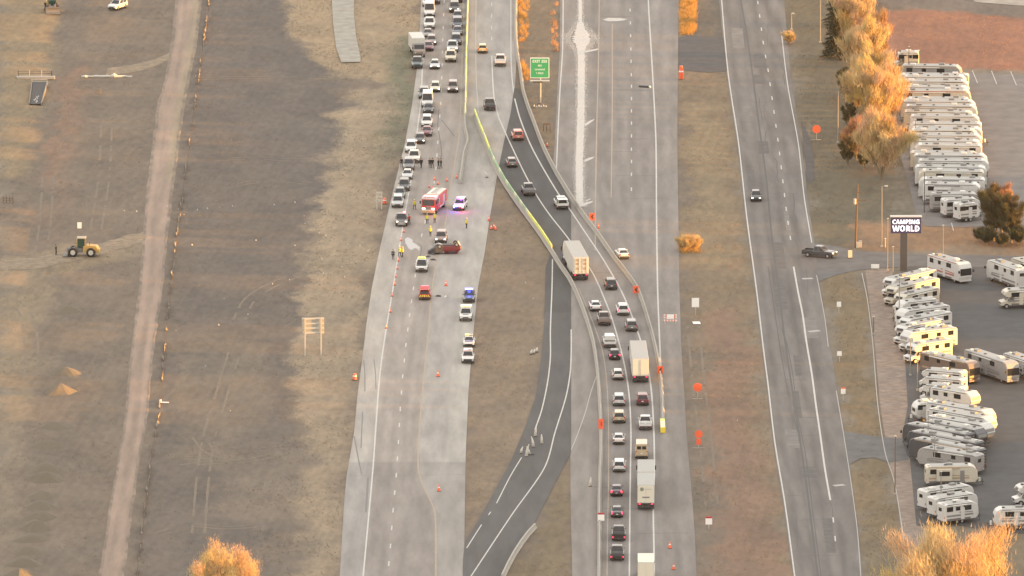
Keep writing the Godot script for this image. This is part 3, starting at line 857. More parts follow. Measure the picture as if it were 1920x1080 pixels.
	while zz < dirt_l[-1].z:
		var xl := x_at(dirt_l, zz) - 0.3 + 0.2 * fine.get_noise_2d(1.0, zz * 0.25)
		var xr := x_at(dirt_r, zz) + 0.3 + 0.2 * fine.get_noise_2d(50.0, zz * 0.25)
		for i in cols + 1:
			var x := xl + (xr - xl) * i / cols
			var n := dirt.get_noise_2d((x - xl) * 28.0, zz * 0.25)
			var rut := tracks(float(i) / cols, 0.08, 0.92)
			var c := tone(Color(0.30, 0.218, 0.166), 1.0 + 0.24 * n + 0.08 * rut)
			if zz < -95.0 and i > 11:
				c = tone(Color(0.31, 0.24, 0.165), 1.0 + 0.2 * n)
			if i < 3 or i > cols - 3:
				c = c.lerp(Color(0.16, 0.128, 0.096), clampf(0.55 + 0.9 * fine.get_noise_2d(x * 2.0, zz * 0.5), 0.0, 1.0))
			st2.set_color(c)
			st2.add_vertex(Vector3(x, gy(x, zz) + (0.05 if i > 0 and i < cols else -0.05), zz))
		rows += 1
		zz += 1.0
	for j in rows - 1:
		for i in cols:
			var q := j * (cols + 1) + i
			for id in [q, q + 1, q + cols + 2, q, q + cols + 2, q + cols + 1]:
				st2.add_index(id)
	st2.generate_normals()
	struct("dirt_road", st2.commit(), M.road)
	var tr := tool()
	var pts3 := smooth_line([v(-62.17, -44.7), v(-66.95, -38.06), v(-70.38, -32.4), v(-75.58, -26.77), v(-80.8, -22.11), v(-89.68, -19.78)], 1.0)
	var la := []
	for p in pts3:
		var hw2 := 5.2 + 1.6 * fine.get_noise_1d(p.x)
		var q1 := Vector3(p.x, gy(p.x, p.z - hw2) + 0.03, p.z - hw2)
		var q2 := Vector3(p.x, gy(p.x, p.z) + 0.06, p.z)
		var q3 := Vector3(p.x, gy(p.x, p.z + hw2) + 0.03, p.z + hw2)
		if la:
			quad(tr, la[0], la[1], q2, q1)
			quad(tr, la[1], la[2], q3, q2)
		la = [q1, q2, q3]
	struct("dirt_track_path", done(tr), M.track)
	var tr2 := tool()
	la = []
	for p in smooth_line([v(-62.78, -220.1), v(-65.7, -212.3), v(-69.45, -206.76), v(-74.23, -203.44)], 1.0):
		var q1 := Vector3(p.x, gy(p.x, p.z - 4.0) + 0.03, p.z - 4.0)
		var q3 := Vector3(p.x, gy(p.x, p.z + 4.0) + 0.03, p.z + 4.0)
		if la:
			quad(tr2, la[0], la[1], q3, q1)
		la = [q1, q3]
	struct("dirt_track_path", done(tr2), M.track)

	# wheel ruts left by the machines, lighter where the crust is broken
	var ruts := thing("wheel_ruts", "faint paired wheel ruts curving over the dark field", "wheel ruts", v(-45, 60))
	ruts.remove_meta("category")
	ruts.remove_meta("label")
	ruts.set_meta("kind", "structure")
	for line in [[v(-47.36, 190.07), v(-47.68, 151.83), v(-47.48, 120.07), v(-46.33, 87.23), v(-44.98, 53.25)], [v(-51.39, 136.08), v(-48.1, 135.29), v(-44.02, 132.1), v(-39.11, 128.91), v(-34.97, 127.31)], [v(-50.83, 141.62), v(-47.17, 139.25), v(-42.22, 138.46), v(-36.53, 132.9)], [v(-49.15, 120.07), v(-46.52, 132.1), v(-42.26, 136.88)], [v(-44.87, 26.98), v(-43.33, 9.07), v(-39.17, -4.57), v(-33.12, -16.07)], [v(-52.55, -115.55), v(-46.03, -117.59), v(-37.54, -115.55), v(-31.03, -119.63)], [v(-50.09, -90.41), v(-42.79, -96.39), v(-35.29, -93.4)], [v(-61.32, -195.76), v(-54.52, -196.3), v(-42.85, -196.85), v(-29.22, -197.4)], [v(-53.16, 190.07), v(-48.47, 184.43), v(-42.77, 186.32), v(-35.58, 182.55)], [v(-83.12, 9.07), v(-80.55, 18.06), v(-78.19, 44.57), v(-77.27, 78.85)], [v(-81.07, -100.4), v(-79.94, -56.18), v(-79.76, -18.39)], [v(-72.52, -151.76), v(-71.29, -100.4), v(-71.02, -51.38)], [v(29.73, 31.4), v(29.84, 70.39), v(30.26, 120.07), v(30.51, 171.14)]]:
		for off in [-0.95, 0.95]:
			var pts4 := []
			for p in smooth_line(line, 2.0):
				pts4.append(p)
			var st7 := tool()
			var prev := []
			for i in pts4.size():
				var pa: Vector3 = pts4[maxi(i - 1, 0)]
				var pb: Vector3 = pts4[mini(i + 1, pts4.size() - 1)]
				var sd := (pb - pa).cross(Vector3.UP).normalized()
				var here: Vector3 = pts4[i] + sd * off
				var hw3 := 0.2 + 0.16 * fine.get_noise_2d(here.x * 2.0, here.z)
				if fine.get_noise_2d(here.x * 0.5 + 90.0, here.z * 0.4) < -0.25:
					prev = []
					continue
				var e1 := here - sd * hw3
				var e2 := here + sd * hw3
				e1.y = gy(e1.x, e1.z) + 0.02
				e2.y = gy(e2.x, e2.z) + 0.02
				if prev:
					quad(st7, prev[0], prev[1], e2, e1)
				prev = [e1, e2]
			part("rut", done(st7), M.rut, ruts, -ruts.position)
	# cracks sealed with tar across the older pavements
	rng.seed = 505
	for k in 46:
		var zc := lerpf(-270.0, 210.0, (k + rng.randf()) / 46.0)
		var on: Node3D = f if k % 2 else b
		var xa := x_at(front_left, zc) + 0.4 if k % 2 else x_at(right_left, zc) + 3.0
		var xb := x_at(front_right, zc) - 0.4 if k % 2 else x_at(right_right, zc) - 0.4
		var u0 := rng.randf_range(0.0, 0.5)
		var u1 := minf(u0 + rng.randf_range(0.2, 0.6), 1.0)
		var cr := []
		for j in 7:
			cr.append(v(lerpf(xa, xb, lerpf(u0, u1, j / 6.0)), zc + rng.randf_range(-0.35, 0.35)))
		lines(on, "crack_seam", cr, rng.randf_range(0.12, 0.3), M.tar, 0.0055)
	# repairs in the frontage road, some older and paler
	for k in 15:
		var za := lerpf(-265.0, 195.0, (k + rng.randf() * 0.7) / 15.0)
		var zb2 := za + rng.randf_range(7.0, 26.0)
		var u0 := rng.randf_range(0.04, 0.7)
		var u1 := minf(u0 + rng.randf_range(0.08, 0.24), 0.97)
		var quadpts := []
		for e in [[u0, za], [u1, za + rng.randf_range(-0.6, 0.6)], [u1, (za + zb2) * 0.5], [u1, zb2], [u0, zb2 + rng.randf_range(-0.6, 0.6)], [u0, (za + zb2) * 0.5]]:
			quadpts.append(v(lerpf(x_at(front_left, e[1]) + 0.5, x_at(front_right, e[1]) - 0.3, e[0]), e[1]))
		part("repair_patch", sheet(quadpts), M.repair_dark if k % 3 else M.repair_pale, f, Vector3(0, 0.0045, 0))
	for k in 16:
		var zc := lerpf(-260.0, 190.0, (k + rng.randf()) / 16.0)
		var xw := lerpf(x_at(front_left, zc) + 1.0, x_at(front_right, zc) - 1.0, rng.randf())
		var cr := []
		for j in 6:
			var zj := zc + j * 4.5
			cr.append(v(xw + (x_at(front_left, zj) - x_at(front_left, zc)) + rng.randf_range(-0.25, 0.25), zj))
		lines(f, "crack_seam", cr, rng.randf_range(0.08, 0.18), M.tar, 0.0065)

# ---------------------------------------------------------------- concrete barriers

func barrier_segment() -> ArrayMesh:
	if not meshes.has("barrier"):
		var st := tool()
		var prof := [[-0.31, 0.0], [-0.31, 0.08], [-0.18, 0.33], [-0.10, 0.81], [0.10, 0.81], [0.18, 0.33], [0.31, 0.08], [0.31, 0.0]]
		var rings := []
		for z in [-1.88, 1.88]:
			var ring := PackedVector3Array()
			for q in prof:
				ring.append(Vector3(q[0], q[1], z))
			rings.append(ring)
		loft(st, rings)
		meshes["barrier"] = done(st)
	return meshes["barrier"]

func barrier_run(label: String, pts: Array, screens: Callable) -> void:
	var at := smooth_line(pts, 3.8)
	var o := thing("concrete_barrier", label, "barrier", at[0])
	for i in at.size() - 1:
		var a: Vector3 = at[i]
		var b: Vector3 = at[i + 1]
		var mid := (a + b) * 0.5 + Vector3(0, 0.02, 0) - o.position
		var turn := atan2(b.x - a.x, b.z - a.z)
		turn += 0.012 * fine.get_noise_1d(i * 7.7)
		var seg := part("segment", barrier_segment(), M.barrier, o, mid, Vector3(0, turn, 0))
		var mat = screens.call((a.z + b.z) * 0.5, i)
		if mat:
			var p := part("glare_panel", block(Vector3(0.2, 0.6, 3.4), Vector3(0, 0.275, 0)), mat, seg, Vector3(0, 0.81, 0))
			p.rotation.z = 0.05 * fine.get_noise_1d(i * 3.3)

func barriers() -> void:
	barrier_run("straight concrete barrier with yellow-green panels between queued cars and open lanes", [v(-8.33, -294.62), v(-8.34, -268.08), v(-8.41, -233.6), v(-8.41, -205.65), v(-8.36, -167.65), v(-8.38, -146.51), v(-7.85, -131.95), v(-8.47, -120.65), v(-8.78, -106.43), v(-9.1, -92.9)], func(z, i): return (M.glare_yellow if i % 3 else M.glare_pale) if z < v(-8.31, -154.39).z else null)
	barrier_run("curving concrete barrier with green and yellow panels inside the crossover bend", [v(-6.7, -158.09), v(-5.9, -146.51), v(-4.53, -128.34), v(-3.18, -110.48), v(-1.39, -92.9), v(0.46, -78.06), v(2.74, -61.01), v(4.72, -46.61), v(6.76, -30.05), v(8.24, -17.46), v(9.62, -6.86), v(11.05, 9.07), v(12.27, 26.98), v(13.2, 44.57), v(13.75, 66.13), v(13.94, 87.23), v(14.02, 111.97), v(13.87, 132.1), v(13.56, 151.83), v(13.32, 174.96), v(13.16, 197.53), v(12.84, 230.39)], bend_screens)
	barrier_run("bare concrete barrier along the outside of the crossover bend", [v(0.81, -294.62), v(0.7, -244.98), v(0.98, -222.34), v(1.56, -202.89), v(2.03, -183.78), v(2.88, -167.65), v(4.1, -149.13), v(5.48, -128.34), v(7.47, -105.42), v(9.71, -84.46), v(11.92, -65.85), v(14.54, -46.61), v(17.09, -26.31), v(19.62, -8.23), v(21.09, 4.55), v(22.13, 22.53), v(23.11, 44.57), v(23.72, 66.13), v(23.89, 87.23), v(23.73, 114.41)], func(_z, _i): return null)
	var e := thing("barrier_terminal", "short pale concrete barrier lying beside the ramp's grass triangle", "barrier", v(0.8, 204.94))
	for q in [[v(3.47, 186.32), v(2.41, 191.57)], [v(2.41, 191.57), v(1.36, 197.91)], [v(1.36, 197.91), v(0.32, 205.31)], [v(0.32, 205.31), v(-0.64, 213.38)], [v(-0.64, 213.38), v(-1.5, 221.74)]]:
		var d: Vector3 = q[1] - q[0]
		var m := part("segment", barrier_segment(), M.concrete, e, (q[0] + q[1]) * 0.5 - e.position, Vector3(0, atan2(d.x, d.z), 0))
		m.scale = Vector3(1.25, 0.9, d.length() / 3.8)

func bend_screens(z: float, i: int) -> Variant:
	if z < v(-4.52, -120.65).z:
		return M.glare_pale if i % 4 == 2 else M.glare_yellow
	if z < v(0.46, -78.06).z:
		return M.glare_green if i % 3 else M.glare_pale
	if z < v(3.11, -61.01).z:
		return M.glare_pale if i % 2 else M.glare_green
	if z < v(7.2, -28.65).z:
		return M.glare_yellow
	return null

# ---------------------------------------------------------------- trees and shrubs

func blade(st: SurfaceTool, at: Vector3, dir: Vector3, length: float, width: float) -> void:
	var side := dir.cross(Vector3(rng.randf_range(-1, 1), rng.randf_range(-1, 1), rng.randf_range(-1, 1))).normalized() * width
	tri(st, at - side * 0.5, at + side * 0.5, at + dir * length)

func limb(st: SurfaceTool, a: Vector3, b: Vector3, ra: float, rb: float, bend: float, n := 5) -> Array:
	var mid := (a + b) * 0.5 + Vector3(rng.randf_range(-1, 1), rng.randf_range(-0.3, 0.6), rng.randf_range(-1, 1)) * bend
	var pts := [a, (a + mid) * 0.5 + (mid - (a + b) * 0.5) * 0.25, mid, (mid + b) * 0.5 + (mid - (a + b) * 0.5) * 0.25, b]
	var rings := []
	for i in pts.size():
		var t := float(i) / (pts.size() - 1)
		var axis: Vector3 = (pts[mini(i + 1, 4)] - pts[maxi(i - 1, 0)]).normalized()
		rings.append(ring_at(pts[i], axis, lerpf(ra, rb, t), n))
	loft(st, rings)
	return pts

# a bare-limbed broadleaf tree whose twigs still hold dry leaves: [wood, crown]
func broadleaf(key: String, h: float, r: float, blades: int, low := 0.28, upright := 0.6) -> Array:
	if meshes.has(key):
		return meshes[key]
	rng.seed = hash(key)
	var wood := tool()
	var crown := tool()
	var fork := h * low
	limb(wood, Vector3(0, -0.25, 0), Vector3(rng.randf_range(-0.2, 0.2), fork, 0), 0.035 * h * 0.6 + 0.08, 0.026 * h * 0.6 + 0.05, 0.15, 8)
	var limbs := 9
	var tips := []
	for i in limbs:
		var t := TAU * (i + rng.randf() * 0.6) / limbs
		var out := r * (rng.randf_range(0.55, 0.9) if i % 3 else rng.randf_range(0.05, 0.4))
		var top := h * (0.97 - 0.38 * pow(out / r, 2.0)) * rng.randf_range(0.9, 1.0)
		var end := Vector3(cos(t) * out, top, sin(t) * out)
		var line := limb(wood, Vector3(0, fork * rng.randf_range(0.75, 1.0), 0), end, 0.016 * h, 0.02, r * 0.12)
		for j in 6:
			var k := 0.3 + 0.7 * j / 5.0
			var seg := int(k * 3.99)
			var from: Vector3 = line[seg].lerp(line[seg + 1], k * 4.0 - seg)
			var t2 := rng.randf() * TAU
			var reach := r * rng.randf_range(0.28, 0.5)
			var tip := from + Vector3(cos(t2) * reach, reach * rng.randf_range(0.25, 1.0) * upright * 1.5, sin(t2) * reach)
			limb(wood, from, tip, 0.006 * h, 0.012, reach * 0.12, 4)
			tips.append([from.lerp(tip, 0.35), tip])
	var per := blades / tips.size()
	for q in tips:
		var a: Vector3 = q[0]
		var b: Vector3 = q[1]
		var out := (b - a).normalized()
		var spread := r * 0.15
		var w := rng.randf_range(0.72, 1.12)
		crown.set_color(Color(w, w * rng.randf_range(0.86, 1.05), w * rng.randf_range(0.7, 1.15)))
		for i in per:
			var at := a.lerp(b, rng.randf()) + Vector3(rng.randfn(), rng.randfn(), rng.randfn()) * spread * 0.62
			var dir := (out * 0.6 + Vector3(rng.randfn() * 0.5, upright + rng.randf() * 0.5, rng.randfn() * 0.5)).normalized()
			if at.y > h * low * 0.7:
				blade(crown, at, dir, rng.randf_range(0.45, 1.4), rng.randf_range(0.05, 0.11))
	meshes[key] = [done(wood), done(crown)]
	return meshes[key]

func evergreen(key: String, h: float, r: float, blades: int) -> Array:
	if meshes.has(key):
		return meshes[key]
	rng.seed = hash(key)
	var wood := tool()
	var crown := tool()
	limb(wood, Vector3(0, -0.2, 0), Vector3(0, h * 0.97, 0), 0.022 * h, 0.02, 0.08, 7)
	var whorls := int(h * 2.4)
	var per := blades / (whorls * 9)
	for i in whorls:
		var k := (i + 0.5) / whorls
		var y := h * (0.07 + 0.91 * k)
		var reach := r * (1.0 - pow(k, 1.35)) * rng.randf_range(0.8, 1.1) + 0.15
		for j in 9:
			var t := TAU * (j + rng.randf()) / 9.0
			var w := rng.randf_range(0.7, 1.2)
			crown.set_color(Color(w * rng.randf_range(0.9, 1.3), w, w * 0.9))
			var end := Vector3(cos(t) * reach, y - reach * 0.22 + rng.randf_range(-0.2, 0.3), sin(t) * reach) * Vector3(rng.randf_range(0.75, 1.12), 1, rng.randf_range(0.75, 1.12))
			tube(wood, Vector3(0, y, 0), end, 0.03, 0.008, 3, false)
			for n in per:
				var at := Vector3(0, y, 0).lerp(end, pow(rng.randf(), 0.6))
				var dir := ((end - Vector3(0, y, 0)).normalized() + Vector3(rng.randfn(), rng.randfn() - 0.3, rng.randfn()) * 0.7).normalized()
				blade(crown, at, dir, rng.randf_range(0.25, 0.6), rng.randf_range(0.06, 0.14))
	meshes[key] = [done(wood), done(crown)]
	return meshes[key]

func plant_tree(called: String, label: String, at: Vector3, pair: Array, leaves: Material, turn: float, size := 1.0, group := "", cat := "tree") -> void:
	var o := thing(called, label, cat, Vector3(at.x, gy(at.x, at.z), at.z), turn, group)
	part("trunk", pair[0], M.bark, o)
	part("crown", pair[1], leaves, o)
	o.scale = Vector3.ONE * size

func trees() -> void:
	var row := "golden trees beside the upper lot"
	var tall := broadleaf("tall", 14.0, 4.3, 15000, 0.1, 0.9)
	var full := broadleaf("full", 10.6, 5.0, 16000, 0.05, 1.05)
	plant_tree("broadleaf_tree", "round golden tree with upright limbs beside the end of the upper camper row", v(64.39, -97.39), full, M.leaf_gold, 0.4)
	plant_tree("broadleaf_tree", "tall golden tree rising just behind the round one beside the lot", v(64.01, -135.06), tall, M.leaf_gold, 1.3, 1.0, row)
	plant_tree("broadleaf_tree", "slim golden tree midway along the row beside the upper lot", v(64.63, -155.98), tall, M.leaf_gold, 2.9, 0.95, row)
	plant_tree("broadleaf_tree", "golden tree in the row level with the first campers", v(63.94, -178.38), tall, M.leaf_gold, 4.1, 1.0, row)
	plant_tree("broadleaf_tree", "rust-tinged tree in the row where the red field begins", v(66.22, -196.85), tall, M.leaf_rust, 5.2, 0.85, row)
	plant_tree("broadleaf_tree", "yellow-green tree in the row beside the red field", v(62.74, -211.74), tall, M.leaf_gold, 0.2, 1.02, row)
	plant_tree("broadleaf_tree", "broad golden tree hard against the upper lot's edge", v(66.76, -144.42), full, M.leaf_gold, 2.2, 1.0, row)
	plant_tree("broadleaf_tree", "golden tree leaning out over the evergreens midway along the row", v(62.19, -150.71), tall, M.leaf_gold, 3.7, 0.8, row)
	plant_tree("broadleaf_tree", "rusty low tree filling the gap below the slim golden tree", v(60.53, -115.55), full, M.leaf_rust, 4.7, 0.62, row)
	plant_tree("broadleaf_tree", "yellow tree at the far end of the row past the red field", v(64.91, -275.1), tall, M.leaf_gold, 3.3, 0.9, row)
	plant_tree("broadleaf_tree", "rusty low tree behind the far end of the golden row", v(68.61, -277.45), full, M.leaf_rust, 2.3, 0.6, row)
	var pin := broadleaf("pin", 10.0, 2.7, 11000, 0.05, 0.5)
	var fir := evergreen("fir", 8.0, 2.4, 14000)
	var ever := "dark evergreens in front of the golden trees"
	plant_tree("evergreen_tree", "tallest dark evergreen near the light pole across the frontage road", v(59.96, -217.86), fir, M.leaf_green, 0.1, 1.25, ever)
	plant_tree("broadleaf_tree", "dark green tree standing against the slim golden tree's foot", v(60.12, -173), pin, M.leaf_green, 1.1, 0.62, ever)
	plant_tree("broadleaf_tree", "small dark olive tree between two taller ones in the row", v(60.09, -143.9), pin, M.leaf_olive, 2.0, 0.5, ever)
	plant_tree("broadleaf_tree", "olive bushy tree at the near end of the evergreen row", v(58.96, -109.46), pin, M.leaf_olive, 2.6, 0.52, ever)
	plant_tree("broadleaf_tree", "dark low bushy tree beside the round golden tree's trunk", v(61.68, -106.43), pin, M.leaf_green, 3.6, 0.42, ever)
	plant_tree("evergreen_tree", "dark evergreen behind the tallest one at the row's far end", v(61.07, -251.86), fir, M.leaf_green, 4.4, 1.1, ever)
	plant_tree("broadleaf_tree", "olive tree with rusty top at the front end of the camper rows", v(81.72, -40.9), pin, M.leaf_olive, 0.7, 0.98)
	plant_tree("broadleaf_tree", "thin rusty-topped tree behind the olive one by the lot entrance", v(83.4, -46.61), pin, M.leaf_rust, 2.2, 0.86)
	plant_tree("broadleaf_tree", "smaller olive tree with brown top at the lot entrance road", v(84.83, -39.48), pin, M.leaf_olive, 3.0, 0.78)
	var bush := broadleaf("bush", 2.6, 1.7, 3200, 0.04, 0.6)
	var low := "low dark bushes under the entrance trees"
	for q in [[v(80.52, -38.06), 0.9], [v(83.16, -36.17), 0.7], [v(85.77, -38.06), 0.95], [v(79.72, -40.9), 0.7]]:
		plant_tree("shrub", "low dark bush under the trees at the lot entrance", q[0], bush, M.leaf_green, q[1] * 9.0, q[1], low, "shrub")
	var big := broadleaf("big", 16.6, 10.0, 40000, 0.14, 0.95)
	plant_tree("broadleaf_tree", "huge golden tree with a broad twiggy crown below the lower lot", v(63.46, 273.1), big, M.leaf_gold, 0.9)
	plant_tree("broadleaf_tree", "golden twiggy tree whose crown rises from the dark field", v(-41.89, 248.14), big, M.leaf_gold, 2.5, 0.56)
	plant_tree("shrub", "glowing orange bush on the grass beside the open carriageway", v(29.5, -32.4), bush, M.leaf_gold, 0.5, 0.8, "", "shrub")
	plant_tree("shrub", "second glowing orange bush leaning on its neighbour in the median", v(30.96, -33.34), bush, M.leaf_gold, 1.9, 0.7, "", "shrub")
	plant_tree("shrub", "small orange bush on the frontage road's shoulder near the far signpost", v(51.25, -232.47), bush, M.leaf_gold, 2.9, 0.7, "", "shrub")

func added_shade_buildings() -> void:
	# unseen buildings added east of the frame to shade parts of the scene
	for q in [[-94.0, -50.0, 118.0, 9.5, "long tan building added out of view to shade the upper lot", 4], [19.0, 47.0, 114.0, 9.5, "tan building added out of view to shade the lower lot", 3], [129.0, 239.0, 112.0, 10.5, "long tan building added out of view to keep sun off the lower lot's near end", 7]]:
		var length: float = q[1] - q[0]
		var o := thing("shade_building", q[4], "building", Vector3(q[2] + 11.0, 0, (q[0] + q[1]) * 0.5))
		part("wall", block(Vector3(22, q[3], length), Vector3(0, q[3] * 0.5 - 0.06, 0)), M.wall, o)
		part("roof", block(Vector3(22.6, 0.5, length + 0.6), Vector3(0, q[3] + 0.19, 0)), M.shed_roof, o)
		for i in q[5]:
			var w := part("window", block(Vector3(0.12, 2.4, 4.0)), M.glass, o, Vector3(-11.03, 2.6, length * ((i + 0.5) / q[5] - 0.5)))
			part("frame", block(Vector3(0.1, 0.16, 4.3)), M.trim, w, Vector3(-0.02, 1.28, 0))
		part("door", block(Vector3(0.1, 2.3, 1.2), Vector3(0, 1.15, 0)), M.trim, o, Vector3(-11.02, 0, length * 0.48 - 0.9))

# ---------------------------------------------------------------- grass

func tuft(key: String, h: float, spread: float, n: int) -> ArrayMesh:
	rng.seed = hash(key)
	var st := tool()
	for i in n:
		st.set_color(Color.WHITE)
		var t := rng.randf() * TAU
		var d := rng.randf() * spread
		var dir := Vector3(rng.randfn() * 0.35, 1.0, rng.randfn() * 0.35).normalized()
		blade(st, Vector3(cos(t) * d, -0.02, sin(t) * d), dir, h * rng.randf_range(0.5, 1.0), rng.randf_range(0.03, 0.07))
	return done(st)

func scatter(called: String, label: String, mesh: Mesh, mat: Material, areas: Array, per_m2: float, keep: Callable) -> void:
	var spots := []
	rng.seed = hash(called)
	for area in areas:
		var poly := PackedVector2Array()
		for p in area:
			poly.append(Vector2(p.x, p.z))
		var r := Rect2(poly[0], Vector2.ZERO)
		for q in poly:
			r = r.expand(q)
		for i in int(r.get_area() * per_m2):
			var w := Vector2(rng.randf_range(r.position.x, r.end.x), rng.randf_range(r.position.y, r.end.y))
			if Geometry2D.is_point_in_polygon(w, poly) and keep.call(w.x, w.y):
				spots.append(w)
	var mm := MultiMesh.new()
	mm.transform_format = MultiMesh.TRANSFORM_3D
	mm.mesh = mesh
	mm.instance_count = spots.size()
	for i in spots.size():
		var s := rng.randf_range(0.6, 1.35)
		var b := Basis(Vector3.UP, rng.randf() * TAU).scaled(Vector3(s, s * rng.randf_range(0.7, 1.2), s))
		mm.set_instance_transform(i, Transform3D(b, Vector3(spots[i].x, gy(spots[i].x, spots[i].y), spots[i].y)))
	var o := MultiMeshInstance3D.new()
	o.name = called
	o.multimesh = mm
	o.material_override = mat
	add_child(o)
	o.set_meta("kind", "stuff")
	tag(o, label, "grass")

func patchy(x: float, z: float) -> bool:
	return dirt.get_noise_2d(x * 3.0 + 50.0, z * 2.0) > -0.08

func field_keep(x: float, z: float) -> bool:
	return x < x_at(left_edge, z) - 0.5 and patchy(x, z) and (x < x_at(dirt_l, z) - 0.6 or x > x_at(dirt_r, z) + 0.6)

func any_keep(_x: float, _z: float) -> bool:
	return true

func grasses() -> void:
	var low := tuft("low", 0.2, 0.18, 9)
	var high := tuft("high", 1.15, 0.4, 26)
	scatter("field_grass", "short dry grass over the open field beside the closed carriageway", low, M.straw_dull, [[v(-46.58, -285.71), v(-16.71, -285.71), v(-18.9, -130.92), v(-23.87, 9.07), v(-24.92, 223.19), v(-44.29, 223.19), v(-34.75, 44.57), v(-33.01, -65.85), v(-30.83, -173)]], 0.85, field_keep)
	scatter("dry_grass", "sparse dry weeds over the bare earth around the haul road", low, M.straw_dull, [[v(-98.22, -285.71), v(-46.58, -285.71), v(-35.06, 26.98), v(-44.29, 223.19), v(-76.73, 223.19)]], 0.22, field_keep)
	scatter("median_grass", "tan mown grass in the strips between the roads", low, M.straw, [[v(-2.79, -92.9), v(4.96, -32.4), v(4.52, 44.57), v(2.11, 103.79), v(-4.47, 173.05), v(-6.62, 184.43), v(-6.65, 132.1), v(-5.31, 9.07)], [v(4.04, 184.43), v(8.75, 143.99), v(8.55, 221.38), v(-0.4, 221.38)], [v(1.49, -236.44), v(7.93, -236.44), v(7.18, -130.92), v(6.38, -115.55), v(4.93, -138.69), v(2.9, -178.38)], [v(31.01, -200.14), v(39.01, -200.14), v(39.42, -65.85), v(40.29, 111.97), v(41.17, 221.38), v(27.87, 221.38), v(27.7, 111.97), v(28.63, -27.71)]], 0.9, patchy)
	scatter("verge_grass", "olive brown grass between the frontage road and the camper lots", low, M.straw_dull, [[v(52.32, -279.8), v(60.6, -279.8), v(59.64, -100.4), v(57.88, -37.12), v(51.66, -41.85), v(51.63, -136.09)], [v(52.34, -4.57), v(58.23, -11.46), v(57.57, 95.55), v(58.14, 132.1), v(53.99, 132.1), v(52.88, 111.97)], [v(53.32, 143.99), v(58.2, 143.99), v(57.8, 221.38), v(52.73, 221.38)], [v(59.25, -53.78), v(80.16, -52.34), v(86.74, -35.23), v(61.41, -34.28)]], 0.9, patchy)
	scatter("dirt_clods", "loose clods and stones strewn over the bare field", mound_mesh("clod", 0.13, 0.16, 0.16), M.rut, [[v(-98.22, -285.71), v(-26.33, -285.71), v(-30.03, -115.55), v(-34.75, 44.57), v(-36.39, 223.19), v(-76.73, 223.19)]], 0.2, field_keep)
	scatter("red_grass", "rust-red dry grass in the field behind the upper lot", low, M.leaf_rust, [[v(68.66, -262.26), v(103.24, -262.26), v(100.7, -205.65), v(67.05, -208.41)]], 0.7, patchy)
	scatter("tall_grass", "tall golden grass in the median before the turnaround and around the orange bushes", high, M.straw_gold, [[v(31.98, -291.64), v(35.02, -291.64), v(34.17, -241.55), v(31.39, -241.55)], [v(28.38, -42.8), v(31.57, -43.75), v(31.64, -30.52), v(28.38, -29.58)]], 2.2, any_keep)
	scatter("barrier_grass", "golden tall grass along the far end of the outer barrier", high, M.straw_gold, [[v(1.22, -291.64), v(3.05, -291.64), v(3.07, -236.44), v(1.49, -234.73)], [v(1.76, -211.19), v(3.14, -212.3), v(3.5, -194.66), v(2.33, -193.57)]], 1.0, any_keep)
	scatter("shoulder_grass", "reddish tall grass along the far shoulder of the open carriageway", high, M.leaf_rust, [[v(7.41, -291.64), v(8.73, -291.64), v(8.38, -225.14), v(7.49, -223.46)]], 0.6, patchy)

# ---------------------------------------------------------------- earthworks in the field

func mound_mesh(key: String, rx: float, rz: float, h: float) -> ArrayMesh:
	if meshes.has(key):
		return meshes[key]
	var off := float(hash(key) % 97)
	var st := tool()
	var n := 16
	var rings := 7
	var pts := []
	for j in rings + 1:
		var k := float(j) / rings
		var ring := []
		for i in n:
			var t := TAU * i / n
			var wob := 1.0 + 0.28 * fine.get_noise_2d(cos(t) * 3.0 + off, sin(t) * 3.0 + k)
			var y := h * (0.5 + 0.5 * cos(k * PI)) * (1.0 + 0.22 * fine.get_noise_2d(cos(t) * 2.0 * k + off, sin(t) * 2.0 * k)) - 0.28 * k
			ring.append(Vector3(cos(t) * rx * k * wob, y, sin(t) * rz * k * wob))
		pts.append(ring)
	for j in rings:
		for i in n:
			quad(st, pts[j][i], pts[j][(i + 1) % n], pts[j + 1][(i + 1) % n], pts[j + 1][i])
	meshes[key] = done(st)
	return meshes[key]

